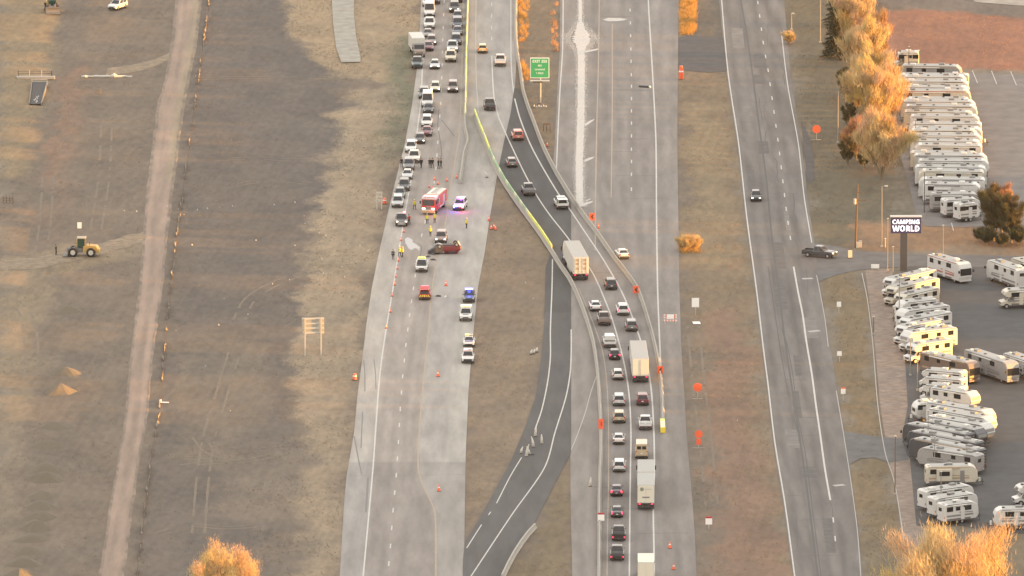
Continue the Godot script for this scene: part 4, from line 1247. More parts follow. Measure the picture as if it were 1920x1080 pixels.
func earthworks() -> void:
	var sp := [v(-73.21, 18.96), v(-71.86, 70.39), v(-72.17, 85.14), v(-72.19, 111.97), v(-72.66, 126.11), v(-72.23, 143.99), v(-72.01, 151.83), v(-72.06, 163.46), v(-71.93, 171.14), v(-71.93, 179.52), v(-72.15, 186.32), v(-72.63, 194.56), v(-72.78, 203.09), v(-72.92, 211.55), v(-73.2, 220.29)]
	for i in sp.size():
		var p: Vector3 = sp[i]
		var o := part("soil_mound", mound_mesh("mound%d" % (i % 4), 3.4, 4.2, 0.95 + 0.2 * (i % 3)), M.soil, self, Vector3(p.x, gy(p.x, p.z) - 0.05, p.z), Vector3(0, i * 1.3, 0))
		o.name = numbered("soil_mound")
		tag(o, "dumped tan soil mound, %s of the row counted from the wheel loader" % NTH[i], "soil pile", "row of soil mounds")
	# silt fence beside the haul road: low cloth panels on stakes, sagging and torn in places
	var at := smooth_line([v(-57.38, -288.67), v(-57.19, -256.47), v(-57.23, -222.34), v(-57.12, -183.78), v(-57.12, -146.51), v(-57.03, -100.4), v(-57.03, -65.85), v(-56.89, -27.71), v(-56.78, 2.28), v(-56.62, 26.98), v(-56.31, 53.25), v(-55.88, 89.32), v(-55.74, 111.97), v(-55.98, 132.1), v(-55.95, 155.72), v(-55.91, 178.76), v(-55.81, 208.62), v(-55.63, 224.99)], 3.1)
	var f := thing("silt_fence", "low torn cloth silt fence on stakes beside the haul road", "fence", Vector3(at[0].x, gy(at[0].x, at[0].z), at[0].z))
	var stake := pole_mesh(0.85, 0.03, 0.025, 5)
	rng.seed = 77
	for i in at.size() - 1:
		var a: Vector3 = at[i]
		var b: Vector3 = at[i + 1]
		a.y = gy(a.x, a.z)
		b.y = gy(b.x, b.z)
		part("stake", stake, M.wood, f, a - f.position - Vector3(0, 0.08, 0), Vector3(rng.randf_range(-0.15, 0.15), 0, rng.randf_range(-0.15, 0.15)))
		if dirt.get_noise_1d(i * 9.0) > -0.02:
			var st := tool()
			var ha := rng.randf_range(0.3, 0.65)
			var hb := rng.randf_range(0.25, 0.65)
			var lean := rng.randf_range(-0.5, 0.25)
			var m := (a + b) * 0.5
			var la := a - f.position
			var lb := b - f.position
			var lm := m - f.position + Vector3(rng.randf_range(-0.15, 0.15), 0, 0)
			for w in [[la, lm, ha, (ha + hb) * 0.42], [lm, lb, (ha + hb) * 0.42, hb]]:
				var o1: Vector3 = w[0]
				var o2: Vector3 = w[1]
				quad(st, o1, o2, o2 + Vector3(lean * w[3], w[3], 0), o1 + Vector3(lean * w[2], w[2], 0))
				quad(st, o1 + Vector3(0.3, -0.02, 0), o2 + Vector3(0.3, -0.02, 0), o2, o1)
			part("cloth_panel", done(st), M.silt, f)
	# drainage works
	var c := v(-86.97, -196.85)
	var hd := thing("culvert_headwall", "pale concrete culvert headwall with railing posts in the field", "culvert", Vector3(c.x, gy(c.x, c.z) - 0.1, c.z))
	part("slab", block(Vector3(7.0, 0.5, 1.2), Vector3(0, 0.25, 0)), M.concrete, hd)
	for x in [-3.2, -1.15, 1.05, 2.9]:
		part("railing_post", block(Vector3(0.14, 1.0, 0.14), Vector3(0, 0.5, 0)), M.galv if absf(x) < 2.0 else M.frame, hd, Vector3(x, 0.48, -0.4))
	for y in [0.95, 1.35]:
		part("rail", block(Vector3(6.3, 0.07, 0.07)), M.frame, hd, Vector3(-0.1, y, -0.4))
	c = v(-86.01, -169.79)
	var ch := thing("drainage_chute", "dark lined drainage chute sloping down below the culvert headwall", "drain", Vector3(c.x, gy(c.x, c.z), c.z))
	var st3 := tool()
	var o2: Vector3 = v(-86.81, -190.3) - c
	for q in [[-1.15, 1.15]]:
		quad(st3, Vector3(-1.25, 0.62, o2.z), Vector3(1.25, 0.62, o2.z), Vector3(0.95, 0.22, 0), Vector3(-0.95, 0.22, 0))
	part("liner", done(st3), M.pit, ch)
	for s in [-1, 1]:
		var st4 := tool()
		var w0 := Vector3(s * 1.3, 0.0, o2.z)
		var w1 := Vector3(s * 1.0, 0.0, 0)
		var hh := Vector3(0, 0.85, 0)
		var th := Vector3(s * 0.16, 0, 0)
		loft(st4, [PackedVector3Array([w0, w0 + th, w0 + th + hh, w0 + hh]), PackedVector3Array([w1, w1 + th, w1 + th + hh * 0.5, w1 + hh * 0.5])])
		part("side_wall", done(st4), M.machine_grey, ch)
	for y in [0.65, 1.0]:
		part("rail", block(Vector3(2.8, 0.08, 0.08)), M.galv, ch, Vector3(0, y, o2.z + 0.1))
	part("post", block(Vector3(0.1, 1.1, 0.1), Vector3(0, 0.55, 0)), M.galv, ch, Vector3(-1.4, 0, o2.z + 0.1))
	for k in 7:
		var m := mound_mesh("rock%d" % (k % 2), 0.3, 0.35, 0.3)
		part("stone", m, M.stone, ch, Vector3(rng.randf_range(-0.35, 0.35), 0.3, -1.6 - k * 0.9), Vector3(0, k, 0))
	c = v(-74.05, -197.95)
	var wp := thing("plastic_sheet_roll", "rumpled white plastic sheeting in a long roll across the field", "plastic sheet", Vector3(c.x, gy(c.x, c.z), c.z))
	var st5 := tool()
	var rings := []
	for i in 15:
		var x := -4.6 + i * 0.66
		var r := 0.16 + 0.14 * absf(fine.get_noise_1d(i * 5.0)) + (0.3 if i == 9 else 0.0)
		rings.append(ring_at(Vector3(x, r * 0.8, 0.5 * fine.get_noise_1d(i * 3.0)), Vector3.RIGHT, r, 8))
	loft(st5, rings)
	part("sheeting", done(st5), M.white_cloth, wp)
	c = v(-75.02, -180.54)
	var rk := thing("stake_bundle", "small bundle of pale stakes standing in the field below the sheeting", "stakes", Vector3(c.x, gy(c.x, c.z), c.z))
	for i in 6:
		part("stake", pole_mesh(0.9 + 0.1 * (i % 3), 0.05, 0.05, 5), M.silt, rk, Vector3(-0.5 + i * 0.2, -0.05, 0.1 * (i % 2)), Vector3(0.05, 0, 0.06 * (i - 3)))
	c = v(-73.88, -52.34)
	var sgn := thing("survey_marker", "white survey marker board standing behind the wheel loader", "marker", Vector3(c.x, gy(c.x, c.z), c.z))
	part("board", block(Vector3(0.72, 1.05, 0.06), Vector3(0, 0.55, 0)), M.sign_white, sgn)
	part("post", block(Vector3(0.08, 0.9, 0.08), Vector3(0, 0.3, -0.08)), M.wood, sgn)
	c = v(-87.02, -75.12)
	var gt := thing("field_gate", "small dark wooden rail hurdle standing in the field", "gate", Vector3(c.x, gy(c.x, c.z), c.z))
	for x in [-0.85, -0.3, 0.3, 0.85]:
		part("post", block(Vector3(0.1, 1.3, 0.1), Vector3(0, 0.6, 0)), M.wood, gt, Vector3(x, -0.05, 0))
	for y in [0.5, 0.85]:
		part("rail", block(Vector3(1.8, 0.1, 0.07)), M.wood, gt, Vector3(0, y, 0.07))
	var hk := v(-55.25, 93.48)
	var bp := thing("bent_pipe", "bent white pipe end sticking out beside the haul road", "pipe", Vector3(hk.x, gy(hk.x, hk.z), hk.z))
	var st6 := tool()
	tube(st6, Vector3(-0.7, 0, 0), Vector3(-0.5, 0.55, 0), 0.11, 0.11, 8)
	tube(st6, Vector3(-0.7, 0.14, 0.2), Vector3(0.75, 0.12, 0.25), 0.12, 0.12, 8)
	part("pipe", done(st6), M.sign_white, bp)
	# scraps of white litter and stones strewn over the field
	var mm := MultiMesh.new()
	mm.transform_format = MultiMesh.TRANSFORM_3D
	mm.mesh = mound_mesh("scrap", 0.22, 0.25, 0.22)
	var sc := [v(-70.09, -64.39), v(-66.73, -68.28), v(-64.6, -67.79), v(-59.4, -72.18), v(-57.51, -70.23), v(-56.36, -64.88), v(-54.18, -69.25), v(-52.46, -70.23), v(-50.38, -71.69), v(-48.2, -72.67), v(-41.04, -73.65), v(-37.49, -75.61), v(-35.71, -63.43), v(-35.42, -56.67), v(-32.91, -48.04), v(-31.69, -45.65), v(-30.65, -42.8), v(-28.99, -40.9), v(-27.87, -38.06), v(-25.77, -37.12), v(-24.1, -33.34), v(-23.25, -30.05), v(-36.81, -37.12), v(-32, -24.91), v(-27.15, -24.91), v(-28.59, -18.39), v(-28.02, -9.61), v(-31.64, -12.84), v(-32.45, -7.78), v(-37.16, -6.86), v(-39.94, -3.19), v(-43.51, -41.85), v(-23.36, -23.97), v(-21.33, -18.85), v(-24.36, -32.4), v(-54.26, -37.12), v(-47.75, 9.07), v(-49.45, 64.85), v(-43.48, 22.53), v(-48.1, 31.4), v(-54.97, 35.81), v(-44.6, 99.68), v(3.54, 9.07), v(2.23, -4.57), v(4.34, 44.57), v(35.6, 107.07), v(3.03, 53.25), v(3.55, 53.25), v(3.98, 51.95), v(-57.79, -198.5)]
	mm.instance_count = sc.size()
	for i in sc.size():
		var p: Vector3 = sc[i]
		mm.set_instance_transform(i, Transform3D(Basis(Vector3.UP, i * 1.7).scaled(Vector3.ONE * (0.55 + 0.2 * (i % 4))), Vector3(p.x, gy(p.x, p.z) + 0.02, p.z)))
	var lt := MultiMeshInstance3D.new()
	lt.name = "litter"
	lt.multimesh = mm
	lt.material_override = M.white_cloth
	add_child(lt)
	lt.set_meta("kind", "stuff")
	tag(lt, "scraps of white litter strewn across the dark field", "litter")
	# wheel loaders
	loader(v(-72.74, -27.71), -PI / 2 - 0.05, "yellow wheel loader with green-glazed cab on the dirt track")
	loader(v(-86.68, -266.91), 0.15, "grey-tyred loader facing down the field beyond the culvert headwall")

func wheel(r: float, w: float) -> Array:
	var key := "wheel%.2f%.2f" % [r, w]
	if not meshes.has(key):
		var st := tool()
		loft(st, [ring_at(Vector3(-w * 0.5, 0, 0), Vector3.RIGHT, r * 0.9, 16), ring_at(Vector3(-w * 0.36, 0, 0), Vector3.RIGHT, r, 16), ring_at(Vector3(w * 0.36, 0, 0), Vector3.RIGHT, r, 16), ring_at(Vector3(w * 0.5, 0, 0), Vector3.RIGHT, r * 0.9, 16)])
		var st2 := tool()
		loft(st2, [ring_at(Vector3(-w * 0.54, 0, 0), Vector3.RIGHT, r * 0.55, 10), ring_at(Vector3(w * 0.54, 0, 0), Vector3.RIGHT, r * 0.55, 10)])
		meshes[key] = [done(st), done(st2)]
	return meshes[key]

func add_wheel(o: Node3D, at: Vector3, r: float, w: float, rim: Material = null) -> void:
	var pair := wheel(r, w)
	var t := part("wheel", pair[0], M.tyre, o, at)
	part("rim", pair[1], rim if rim else M.rim, t)

func loader(at: Vector3, turn: float, label: String) -> void:
	var o := thing("wheel_loader", label, "loader", Vector3(at.x, gy(at.x, at.z) + 0.02, at.z), turn)
	var st := tool()
	prism(st, [Vector2(-2.9, 0.75), Vector2(-0.4, 0.75), Vector2(-0.4, 1.75), Vector2(-1.0, 2.0), Vector2(-2.7, 1.85), Vector2(-2.95, 1.5)], 0.85, 0.08)
	part("engine_hood", done(st), M.machine, o)
	st = tool()
	prism(st, [Vector2(-0.5, 0.7), Vector2(1.9, 0.6), Vector2(1.9, 1.15), Vector2(0.9, 1.35), Vector2(-0.5, 1.5)], 0.5, 0.06)
	part("front_frame", done(st), M.machine_grey, o)
	st = tool()
	prism(st, [Vector2(-0.75, 1.6), Vector2(0.65, 1.6), Vector2(0.75, 2.3), Vector2(0.5, 3.05), Vector2(-0.7, 3.05)], 0.72, 0.05)
	var cab := part("cab", done(st), M.cab_glass, o)
	part("roof", block(Vector3(1.6, 0.18, 1.5)), M.cab_roof, cab, Vector3(0, 3.16, -0.1))
	for s in [-1, 1]:
		for z in [-0.72, 0.62]:
			part("pillar", block(Vector3(0.09, 1.5, 0.09)), M.machine, cab, Vector3(s * 0.72, 2.32, z))
	st = tool()
	for s in [-0.42, 0.42]:
		tube(st, Vector3(s, 1.55, 0.7), Vector3(s, 1.0, 2.3), 0.14, 0.11, 6)
	part("lift_arm", done(st), M.machine_grey, o)
	st = tool()
	prism(st, [Vector2(2.15, 0.12), Vector2(3.05, 0.08), Vector2(3.05, 0.16), Vector2(2.3, 0.3), Vector2(2.2, 0.8), Vector2(2.5, 1.35), Vector2(2.4, 1.4), Vector2(2.05, 0.85)], 1.3, 0.0)
	part("bucket", done(st), M.machine_grey, o)
	for s in [-1, 1]:
		for z in [-1.75, 1.3]:
			add_wheel(o, Vector3(s * 0.98, 0.78, z), 0.78, 0.5, M.galv)
	part("exhaust", pole_mesh(0.7, 0.06, 0.05, 6), M.frame, o, Vector3(0.3, 1.9, -1.5))
	part("counterweight", block(Vector3(1.8, 0.7, 0.4)), M.machine, o, Vector3(0, 1.0, -3.0))

# ---------------------------------------------------------------- signs

func letters(text: String, height: float, width: float, weight := 700) -> Mesh:
	var t := TextMesh.new()
	var f := SystemFont.new()
	f.font_names = PackedStringArray(["Droid Sans"])
	f.font_weight = weight
	t.font = f
	t.text = text
	t.font_size = 64
	t.pixel_size = height / 46.0
	t.depth = 0.03
	t.curve_step = 2.0
	var w := t.get_aabb().size.x
	if w > width:
		t.pixel_size *= width / w
	return t

func at_ground(p: Vector3) -> Vector3:
	return Vector3(p.x, gy(p.x, p.z), p.z)

# a flat sign on one or two posts, its face turned to the traffic (+z)
func road_sign(called: String, label: String, p: Vector3, w: float, h: float, low: float, face: Material, legs: int, turn := 0.0, group := "") -> Node3D:
	var o := thing(called, label, "sign", at_ground(p), turn, group)
	part("panel", block(Vector3(w, h, 0.05), Vector3(0, low + h * 0.5, 0)), face, o)
	for i in legs:
		var x := 0.0 if legs == 1 else w * (0.33 if i else -0.33)
		part("post", block(Vector3(0.09, low + h * 0.9 + 0.1, 0.09), Vector3(0, (low + h * 0.9 - 0.1) * 0.5, 0)), M.galv, o, Vector3(x, 0, -0.08))
	return o

func diamond(called: String, label: String, p: Vector3, size: float, low: float) -> Node3D:
	var o := thing(called, label, "sign", at_ground(p))
	var st := tool()
	var ring := PackedVector3Array()
	var ring2 := PackedVector3Array()
	for i in 8:
		var t := TAU * (i + 0.5) / 8.0
		var k := 0.5 if i % 2 else 0.5
		ring.append(Vector3(cos(t) * size * k, low + size * 0.5 + sin(t) * size * k, 0.03))
		ring2.append(Vector3(cos(t) * size * k, low + size * 0.5 + sin(t) * size * k, -0.03))
	loft(st, [ring2, ring])
	part("panel", done(st), M.orange, o)
	part("post", block(Vector3(0.08, low + 0.5, 0.08), Vector3(0, (low + 0.3) * 0.5, 0)), M.galv, o, Vector3(0, 0, -0.08))
	for s in [-1, 1]:
		part("leg", block(Vector3(0.9, 0.06, 0.06)), M.galv, o, Vector3(s * 0.45, 0.05, -0.08), Vector3(0, s * 0.3, 0))
	return o

func signs() -> void:
	# green guide sign on one cantilevered column
	var p := v(5, -169.79)
	var g := thing("exit_sign", "green exit guide sign with white border on a single pale column", "sign", at_ground(p))
	var col := at_ground(p)
	part("panel", block(Vector3(3.45, 3.75, 0.12), Vector3(0, 6.75, 0)), M.sign_white, g)
	part("face", block(Vector3(3.2, 3.5, 0.04), Vector3(0, 6.75, 0.075)), M.sign_green, g)
	part("lettering", letters("EXIT 255", 0.62, 2.6), M.sign_white, g, Vector3(0, 7.98, 0.11))
	part("lettering", letters("402", 0.4, 0.7), M.sign_white, g, Vector3(0, 7.2, 0.11))
	part("lettering", letters("Loveland", 0.62, 1.75), M.sign_white, g, Vector3(0, 6.5, 0.11))
	part("lettering", letters("1 MILE", 0.5, 1.3), M.sign_white, g, Vector3(0, 5.8, 0.11))
	part("catwalk", block(Vector3(3.5, 0.14, 0.9), Vector3(0, 4.5, 0.45)), M.galv, g)
	part("beam", block(Vector3(1.7, 0.3, 0.3), Vector3(-0.4, 4.2, -0.15)), M.frame, g)
	part("column", pole_mesh(8.2, 0.12, 0.1, 10), M.galv, g, Vector3(0.15, -0.05, -0.3))
	part("footing", mound_mesh("footing", 1.0, 1.5, 0.4), M.pit, g, Vector3(0.1, 0.03, 0))
	for k in 6:
		part("stone", mound_mesh("rock%d" % (k % 2), 0.3, 0.35, 0.3), M.stone, g, Vector3(-1.0 + k * 0.42, 0.06, 1.5 + 0.6 * (k % 2)), Vector3(0, k, 0))
	# back of a big road sign in the field
	p = v(-32.22, 55.84)
	var b := thing("sign_back", "back of a tan ribbed sign panel on two posts in the field", "sign", at_ground(p), 0.1)
	part("panel", block(Vector3(3.65, 2.7, 0.06), Vector3(0, 4.9, -0.1)), M.panel_tan, b)
	for y in [3.75, 4.5, 5.25, 6.05]:
		part("stringer", block(Vector3(3.55, 0.26, 0.1), Vector3(0, y, 0)), M.sign_back, b)
	for x in [-1.3, 1.3]:
		part("post", block(Vector3(0.2, 6.2, 0.2), Vector3(0, 3.0, 0)), M.sign_back, b, Vector3(x, 0, 0.12))
	p = v(-22.87, -69.74)
	var s2 := thing("sign_back", "back of a small square sign frame beside the closed carriageway", "sign", at_ground(p))
	for x in [-0.42, 0.42]:
		part("post", block(Vector3(0.16, 3.1, 0.12), Vector3(0, 1.5, 0)), M.sign_back, s2, Vector3(x, 0, 0))
	for y in [2.2, 2.95]:
		part("stringer", block(Vector3(1.1, 0.24, 0.08), Vector3(0, y, 0.1)), M.sign_back, s2)
	part("panel", block(Vector3(1.15, 0.4, 0.05), Vector3(0, 1.5, -0.1)), M.galv, s2)
	p = v(6.18, -143.38)
	var rb := thing("sign_back", "rusty sign supports standing in the grass below the exit sign", "sign", at_ground(p))
	for x in [-0.6, 0.0, 0.6]:
		part("post", block(Vector3(0.14, 1.2, 0.14), Vector3(0, 0.6, 0)), M.wood, rb, Vector3(x, 0, 0.2 * x))
	part("panel", block(Vector3(1.3, 0.3, 0.06), Vector3(0, 1.35, 0)), M.wood, rb)
	# tall advertising sign of the dealer
	p = v(65.96, -15.61)
	var a := thing("pylon_sign", "dark blue pylon sign with white letters on a thick dark column", "sign", at_ground(p))
	part("cabinet", block(Vector3(5.1, 2.75, 0.9), Vector3(0.1, 7.75, 0)), M.sign_navy, a)
	part("roof_cap", block(Vector3(5.3, 0.16, 1.3), Vector3(0.1, 9.2, 0)), M.galv, a)
	part("column", block(Vector3(1.15, 6.5, 0.8), Vector3(-0.25, 3.2, 0)), M.dark_post, a)
	part("lettering", letters("CAMPING", 1.45, 4.5, 900), M.lit_letters, a, Vector3(0.1, 8.32, 0.47))
	part("lettering", letters("WORLD", 1.55, 4.5, 900), M.lit_letters, a, Vector3(0.1, 7.18, 0.47))
	# small signs
	road_sign("notice_sign", "blank white square sign in the grass strip beside the open carriageway", v(30.21, 22.53), 1.2, 1.55, 1.3, M.sign_white, 1)
	road_sign("notice_sign", "small white sign on the frontage verge opposite the camper vans", v(53.89, 20.75), 0.72, 0.85, 1.0, M.sign_white, 1)
	road_sign("notice_sign", "white sign on the frontage verge between two other small signs", v(52.9, 61), 0.75, 0.75, 1.0, M.sign_white, 1)
	var w := road_sign("notice_sign", "white sign with a red cap on the frontage verge", v(52.66, 92.23), 0.72, 0.85, 1.2, M.sign_white, 1)
	part("header", block(Vector3(0.72, 0.22, 0.06), Vector3(0, 2.16, 0)), M.orange, w)
	for q in [[v(13.49, 184.43), "white sign with a red header standing at the curving barrier", 0.75], [v(29.77, 187.07), "white sign with a red header in the grass strip beside the cones", 0.75]]:
		var o := road_sign("work_sign", q[1], q[0], 1.0, 0.95, q[2], M.sign_white, 1)
		part("header", block(Vector3(1.0, 0.3, 0.06), Vector3(0, q[2] + 1.1, 0)), M.red, o)
	diamond("warning_sign", "fluorescent orange sign on the verge across from the dark asphalt apron", v(54.07, -135.06), 1.5, 1.2)
	diamond("warning_sign", "round-looking orange sign alone in the grass strip beside the semi trailer", v(29.54, 90.57), 1.45, 1.2)
	var dd := diamond("warning_sign", "orange sign with an orange plaque below it in the grass strip", v(29.13, 128.11), 1.3, 1.6)
	part("plaque", block(Vector3(0.75, 0.95, 0.05), Vector3(0, 1.05, 0)), M.orange, dd)
	for q in [[v(13.7, -58.11), "orange chevron panel where the dust band ends at the outer barrier"], [v(20.55, 5.91), "orange chevron panel behind the outer barrier near the grey car"], [v(23.82, 72.09), "orange chevron panel at the outer barrier beside the semi trailer"]]:
		var o := thing("chevron_sign", q[1], "sign", at_ground(q[0]), 0.0, "orange chevron panels")
		part("panel", block(Vector3(0.95, 1.25, 0.05), Vector3(0, 0.95, 0)), M.orange, o)
		var st := tool()
		prism_face(st, [Vector2(0.22, 0.45), Vector2(-0.22, 0.0), Vector2(0.22, -0.45), Vector2(0.22, -0.12), Vector2(0.08, 0.0), Vector2(0.22, 0.12)], 0.03)
		part("chevron", done(st), M.sign_black, o, Vector3(0, 0.95, 0.03))
		part("post", block(Vector3(0.08, 1.2, 0.08), Vector3(0, 0.55, 0)), M.galv, o, Vector3(0, 0, -0.08))
	var bar := thing("barricade", "white and orange striped road barricade on the empty shoulder", "barricade", v(25.99, 29.64))
	for y in [0.45, 0.95, 1.35]:
		var rail := part("rail", block(Vector3(2.4, 0.22, 0.05)), M.orange, bar, Vector3(0, y, 0))
		for k in 5:
			part("stripe", block(Vector3(0.26, 0.23, 0.06)), M.cone_white, rail, Vector3(-0.96 + k * 0.48, 0, 0.0), Vector3(0, 0, 0.0))
	part("placard", block(Vector3(1.15, 0.75, 0.04), Vector3(0, 1.1, 0.06)), M.sign_white, bar)
	for x in [-0.9, 0.9]:
		part("upright", block(Vector3(0.1, 1.5, 0.1), Vector3(0, 0.75, -0.08)), M.galv, bar, Vector3(x, 0, 0))
		part("foot", block(Vector3(0.1, 0.08, 1.3), Vector3(0, 0.04, -0.08)), M.galv, bar, Vector3(x, 0, 0))
	var bo := thing("fallen_board", "white board lying on the grass near the blank square sign", "board", at_ground(v(30.28, 29.64)) + Vector3(0, 0.1, 0), 0.1)
	part("board", block(Vector3(1.2, 0.12, 1.6)), M.sign_white, bo)
	var pp := thing("drain_pipe", "black pipe with a white end lying across the open lanes", "pipe", v(24.14, -187.03) + Vector3(0, 0.17, 0), -0.35)
	var st2 := tool()
	tube(st2, Vector3(-1.1, 0, 0), Vector3(0.85, 0, 0), 0.17, 0.17, 10)
	part("pipe", done(st2), M.frame, pp)
	st2 = tool()
	tube(st2, Vector3(0.85, 0, 0), Vector3(1.15, 0, 0), 0.2, 0.2, 10)
	part("collar", done(st2), M.sign_white, pp)

func prism_face(st: SurfaceTool, prof: Array, depth: float) -> void:
	var a := PackedVector3Array()
	var b := PackedVector3Array()
	for q in prof:
		a.append(Vector3(q.x, q.y, 0))
		b.append(Vector3(q.x, q.y, depth))
	loft(st, [a, b])

# ---------------------------------------------------------------- cones, channelizers, delineators

func cone(p: Vector3, label: String, h := 0.9, lean := 0.0, group := "") -> void:
	var o := thing("traffic_cone", label, "cone", Vector3(p.x, maxf(gy(p.x, p.z), 0.0) + 0.005, p.z), 0.0, group)
	part("base", block(Vector3(0.5, 0.06, 0.5) * (h / 0.9), Vector3(0, 0.03, 0)), M.frame, o)
	var r := 0.22 * h / 0.9
	var k := "cone%.2f" % h
	if not meshes.has(k):
		var st := tool()
		tube(st, Vector3(0, 0.05, 0), Vector3(0, h, 0), r, 0.045, 12)
		var st2 := tool()
		tube(st2, Vector3(0, h * 0.5, 0), Vector3(0, h * 0.66, 0), lerpf(r, 0.045, 0.48) + 0.006, lerpf(r, 0.045, 0.65) + 0.006, 12)
		meshes[k] = [done(st), done(st2)]
	var c := part("cone_body", meshes[k][0], M.orange, o)
	part("collar", meshes[k][1], M.cone_white, c)
	o.rotation.z = lean

func cones_and_panels() -> void:
	cone(v(-11.9, 72.93), "orange cone on the concrete beside the two-car police stop", 1.05)
	cone(v(-11.21, 159.99), "orange cone past the pavement joint on the closed carriageway", 1.05)
	cone(v(-11.02, -1.82), "orange cone beside the red rescue truck", 0.95)
	cone(v(23.71, 200.5), "orange cone on the empty shoulder below the pale double trailers", 1.05)
	cone(v(24.07, 215.2), "orange cone next along the empty shoulder from its twin", 1.0)
	var run := "small cones along the closed shoulder line"
	var k := 0
	for q in [v(-18.46, -48.51), v(-18.84, -40.9), v(-18.95, -32.4), v(-19.13, -23.04), v(-19.25, -16.07), v(-19.45, -9.15), v(-19.56, -2.28), v(-19.91, 7.26), v(-20.04, 20.75), v(-20.61, 34.05)]:
		cone(q, "small orange cone on the white shoulder line, %s from the dark pickup" % NTH[k], 0.7, 0.0, run)
		k += 1
	var mid := "cones closing the lane behind the fire engine"
	for q in [v(-13.49, -96.39), v(-11.34, -95.39), v(-12.9, -92.4), v(-9.68, -98.39), v(-14.37, -89.42), v(-13.8, -86.94)]:
		cone(q, "cone closing the lane between the bystanders and the fire engine", 0.75, 0.0, mid)
	var far := "cones at the grass edge by the crash"
	for q in [v(-3.93, -59.07), v(-3.55, -51.38), v(-3.1, -52.34), v(-2.82, -50.91)]:
		cone(q, "orange cone at the grass edge across from the lone responder", 0.9, 0.0, far)
	cone(v(6.23, -128.86), "orange cone in the grass below the rusty sign supports", 0.8)
	cone(v(14.76, -52.34), "small orange cone at the outer barrier past the first chevron", 0.8)
	var pd := [v(-25.23, 75.47), v(-22, -74.63)]
	for i in 2:
		var o := thing("traffic_drum", ["faded red traffic drum in the grass beside the closed carriageway", "faded red drum below the small square sign frame"][i], "drum", at_ground(pd[i]))
		var st := tool()
		loft(st, [ring_at(Vector3(0, 0.1, 0), Vector3.UP, 0.34, 14), ring_at(Vector3(0, 0.55, 0), Vector3.UP, 0.32, 14), ring_at(Vector3(0, 1.0, 0), Vector3.UP, 0.28, 14)])
		part("drum_body", done(st), M.orange, o)
		part("base", block(Vector3(0.8, 0.12, 0.8), Vector3(0, 0.06, 0)), M.frame, o)
		st = tool()
		tube(st, Vector3(0, 0.6, 0), Vector3(0, 0.78, 0), 0.325, 0.31, 14)
		part("band", done(st), M.cone_white, o)
	var dr := thing("traffic_drum", "tall orange marker drum at the edge of the paved turnaround", "drum", v(30.86, -195.76))
	var st3 := tool()
	loft(st3, [ring_at(Vector3(0, 0.05, 0), Vector3.UP, 0.4, 14), ring_at(Vector3(0, 1.2, 0), Vector3.UP, 0.42, 14), ring_at(Vector3(0, 2.4, 0), Vector3.UP, 0.3, 14)])
	part("drum_body", done(st3), M.orange, dr)
	st3 = tool()
	tube(st3, Vector3(0, 1.3, 0), Vector3(0, 1.55, 0), 0.43, 0.41, 14)
	part("band", done(st3), M.cone_white, dr)
	var vp := thing("channelizer_panel", "orange vertical marker panel on the end of the curving barrier's bare stretch", "marker", v(13.98, 117.65) + Vector3(0, 0.84, 0))
	part("panel", block(Vector3(0.85, 1.6, 0.06), Vector3(0, 0.8, 0.03)), M.orange, vp)
	part("bracket", block(Vector3(0.3, 0.1, 0.3), Vector3(0, 0.04, -0.1)), M.frame, vp)
	part("stripe", block(Vector3(0.2, 0.7, 0.07), Vector3(0.05, 0.8, 0.03)), M.red, vp)
	# crash cushion on the end of the outer barrier
	var at := thing("crash_cushion", "yellow-orange crash cushion at the end of the outer barrier", "crash cushion", v(23.7, 116.84))
	for j in 4:
		part("module", block(Vector3(0.75, 0.85, 1.6), Vector3(0, 0.46, 0)), M.glare_yellow if j == 3 else M.gold, at, Vector3(0, 0, -0.9 - j * 1.75))
	part("nose", block(Vector3(0.8, 0.9, 0.2), Vector3(0, 0.48, 0)), M.chevron, at, Vector3(0, 0, 0.0))
	# pale bent delineators by the ramp and on the carriageways
	var dg := "pale bent delineators at the ramp's edge"
	var spots := [[v(3.68, 119.27), 1.5, 0.1], [v(3.33, 127.31), 1.6, -0.2], [v(2.24, 134.49), 1.9, 0.22], [v(1.41, 132.1), 1.0, 0.3], [v(4.67, 124.9), 1.45, -0.05], [v(2.66, 132.9), 1.2, -0.3]]
	for q in spots:
		delineator(q[0], q[1], q[2], "pale bent delineator post at the edge of the ramp", dg)
	delineator(v(12.05, 156.5), 1.35, 0.06, "pale delineator post standing alone on the empty concrete", "")
	delineator(v(-4.38, -98.89), 1.0, -0.35, "leaning pale delineator post beside the bend's first barrier", "")
	for q in [v(3.11, 54.98), v(3.54, 54.55), v(3.98, 53.25)]:
		delineator(q, 0.7, 0.2, "short white marker stub in the grass beside the ramp", "white stubs beside the ramp")
	var tr := thing("shadow_slab", "dark flat block standing in for a shadow on the ramp", "painted shadow", v(2.99, 133.3) + Vector3(0, 0.03, 0))
	part("dark_slab", block(Vector3(0.9, 0.08, 0.5)), M.tyre, tr, Vector3(0, 0.02, 0), Vector3(0, 0.4, 0))  # dark block standing in for the shadow beside the delineators

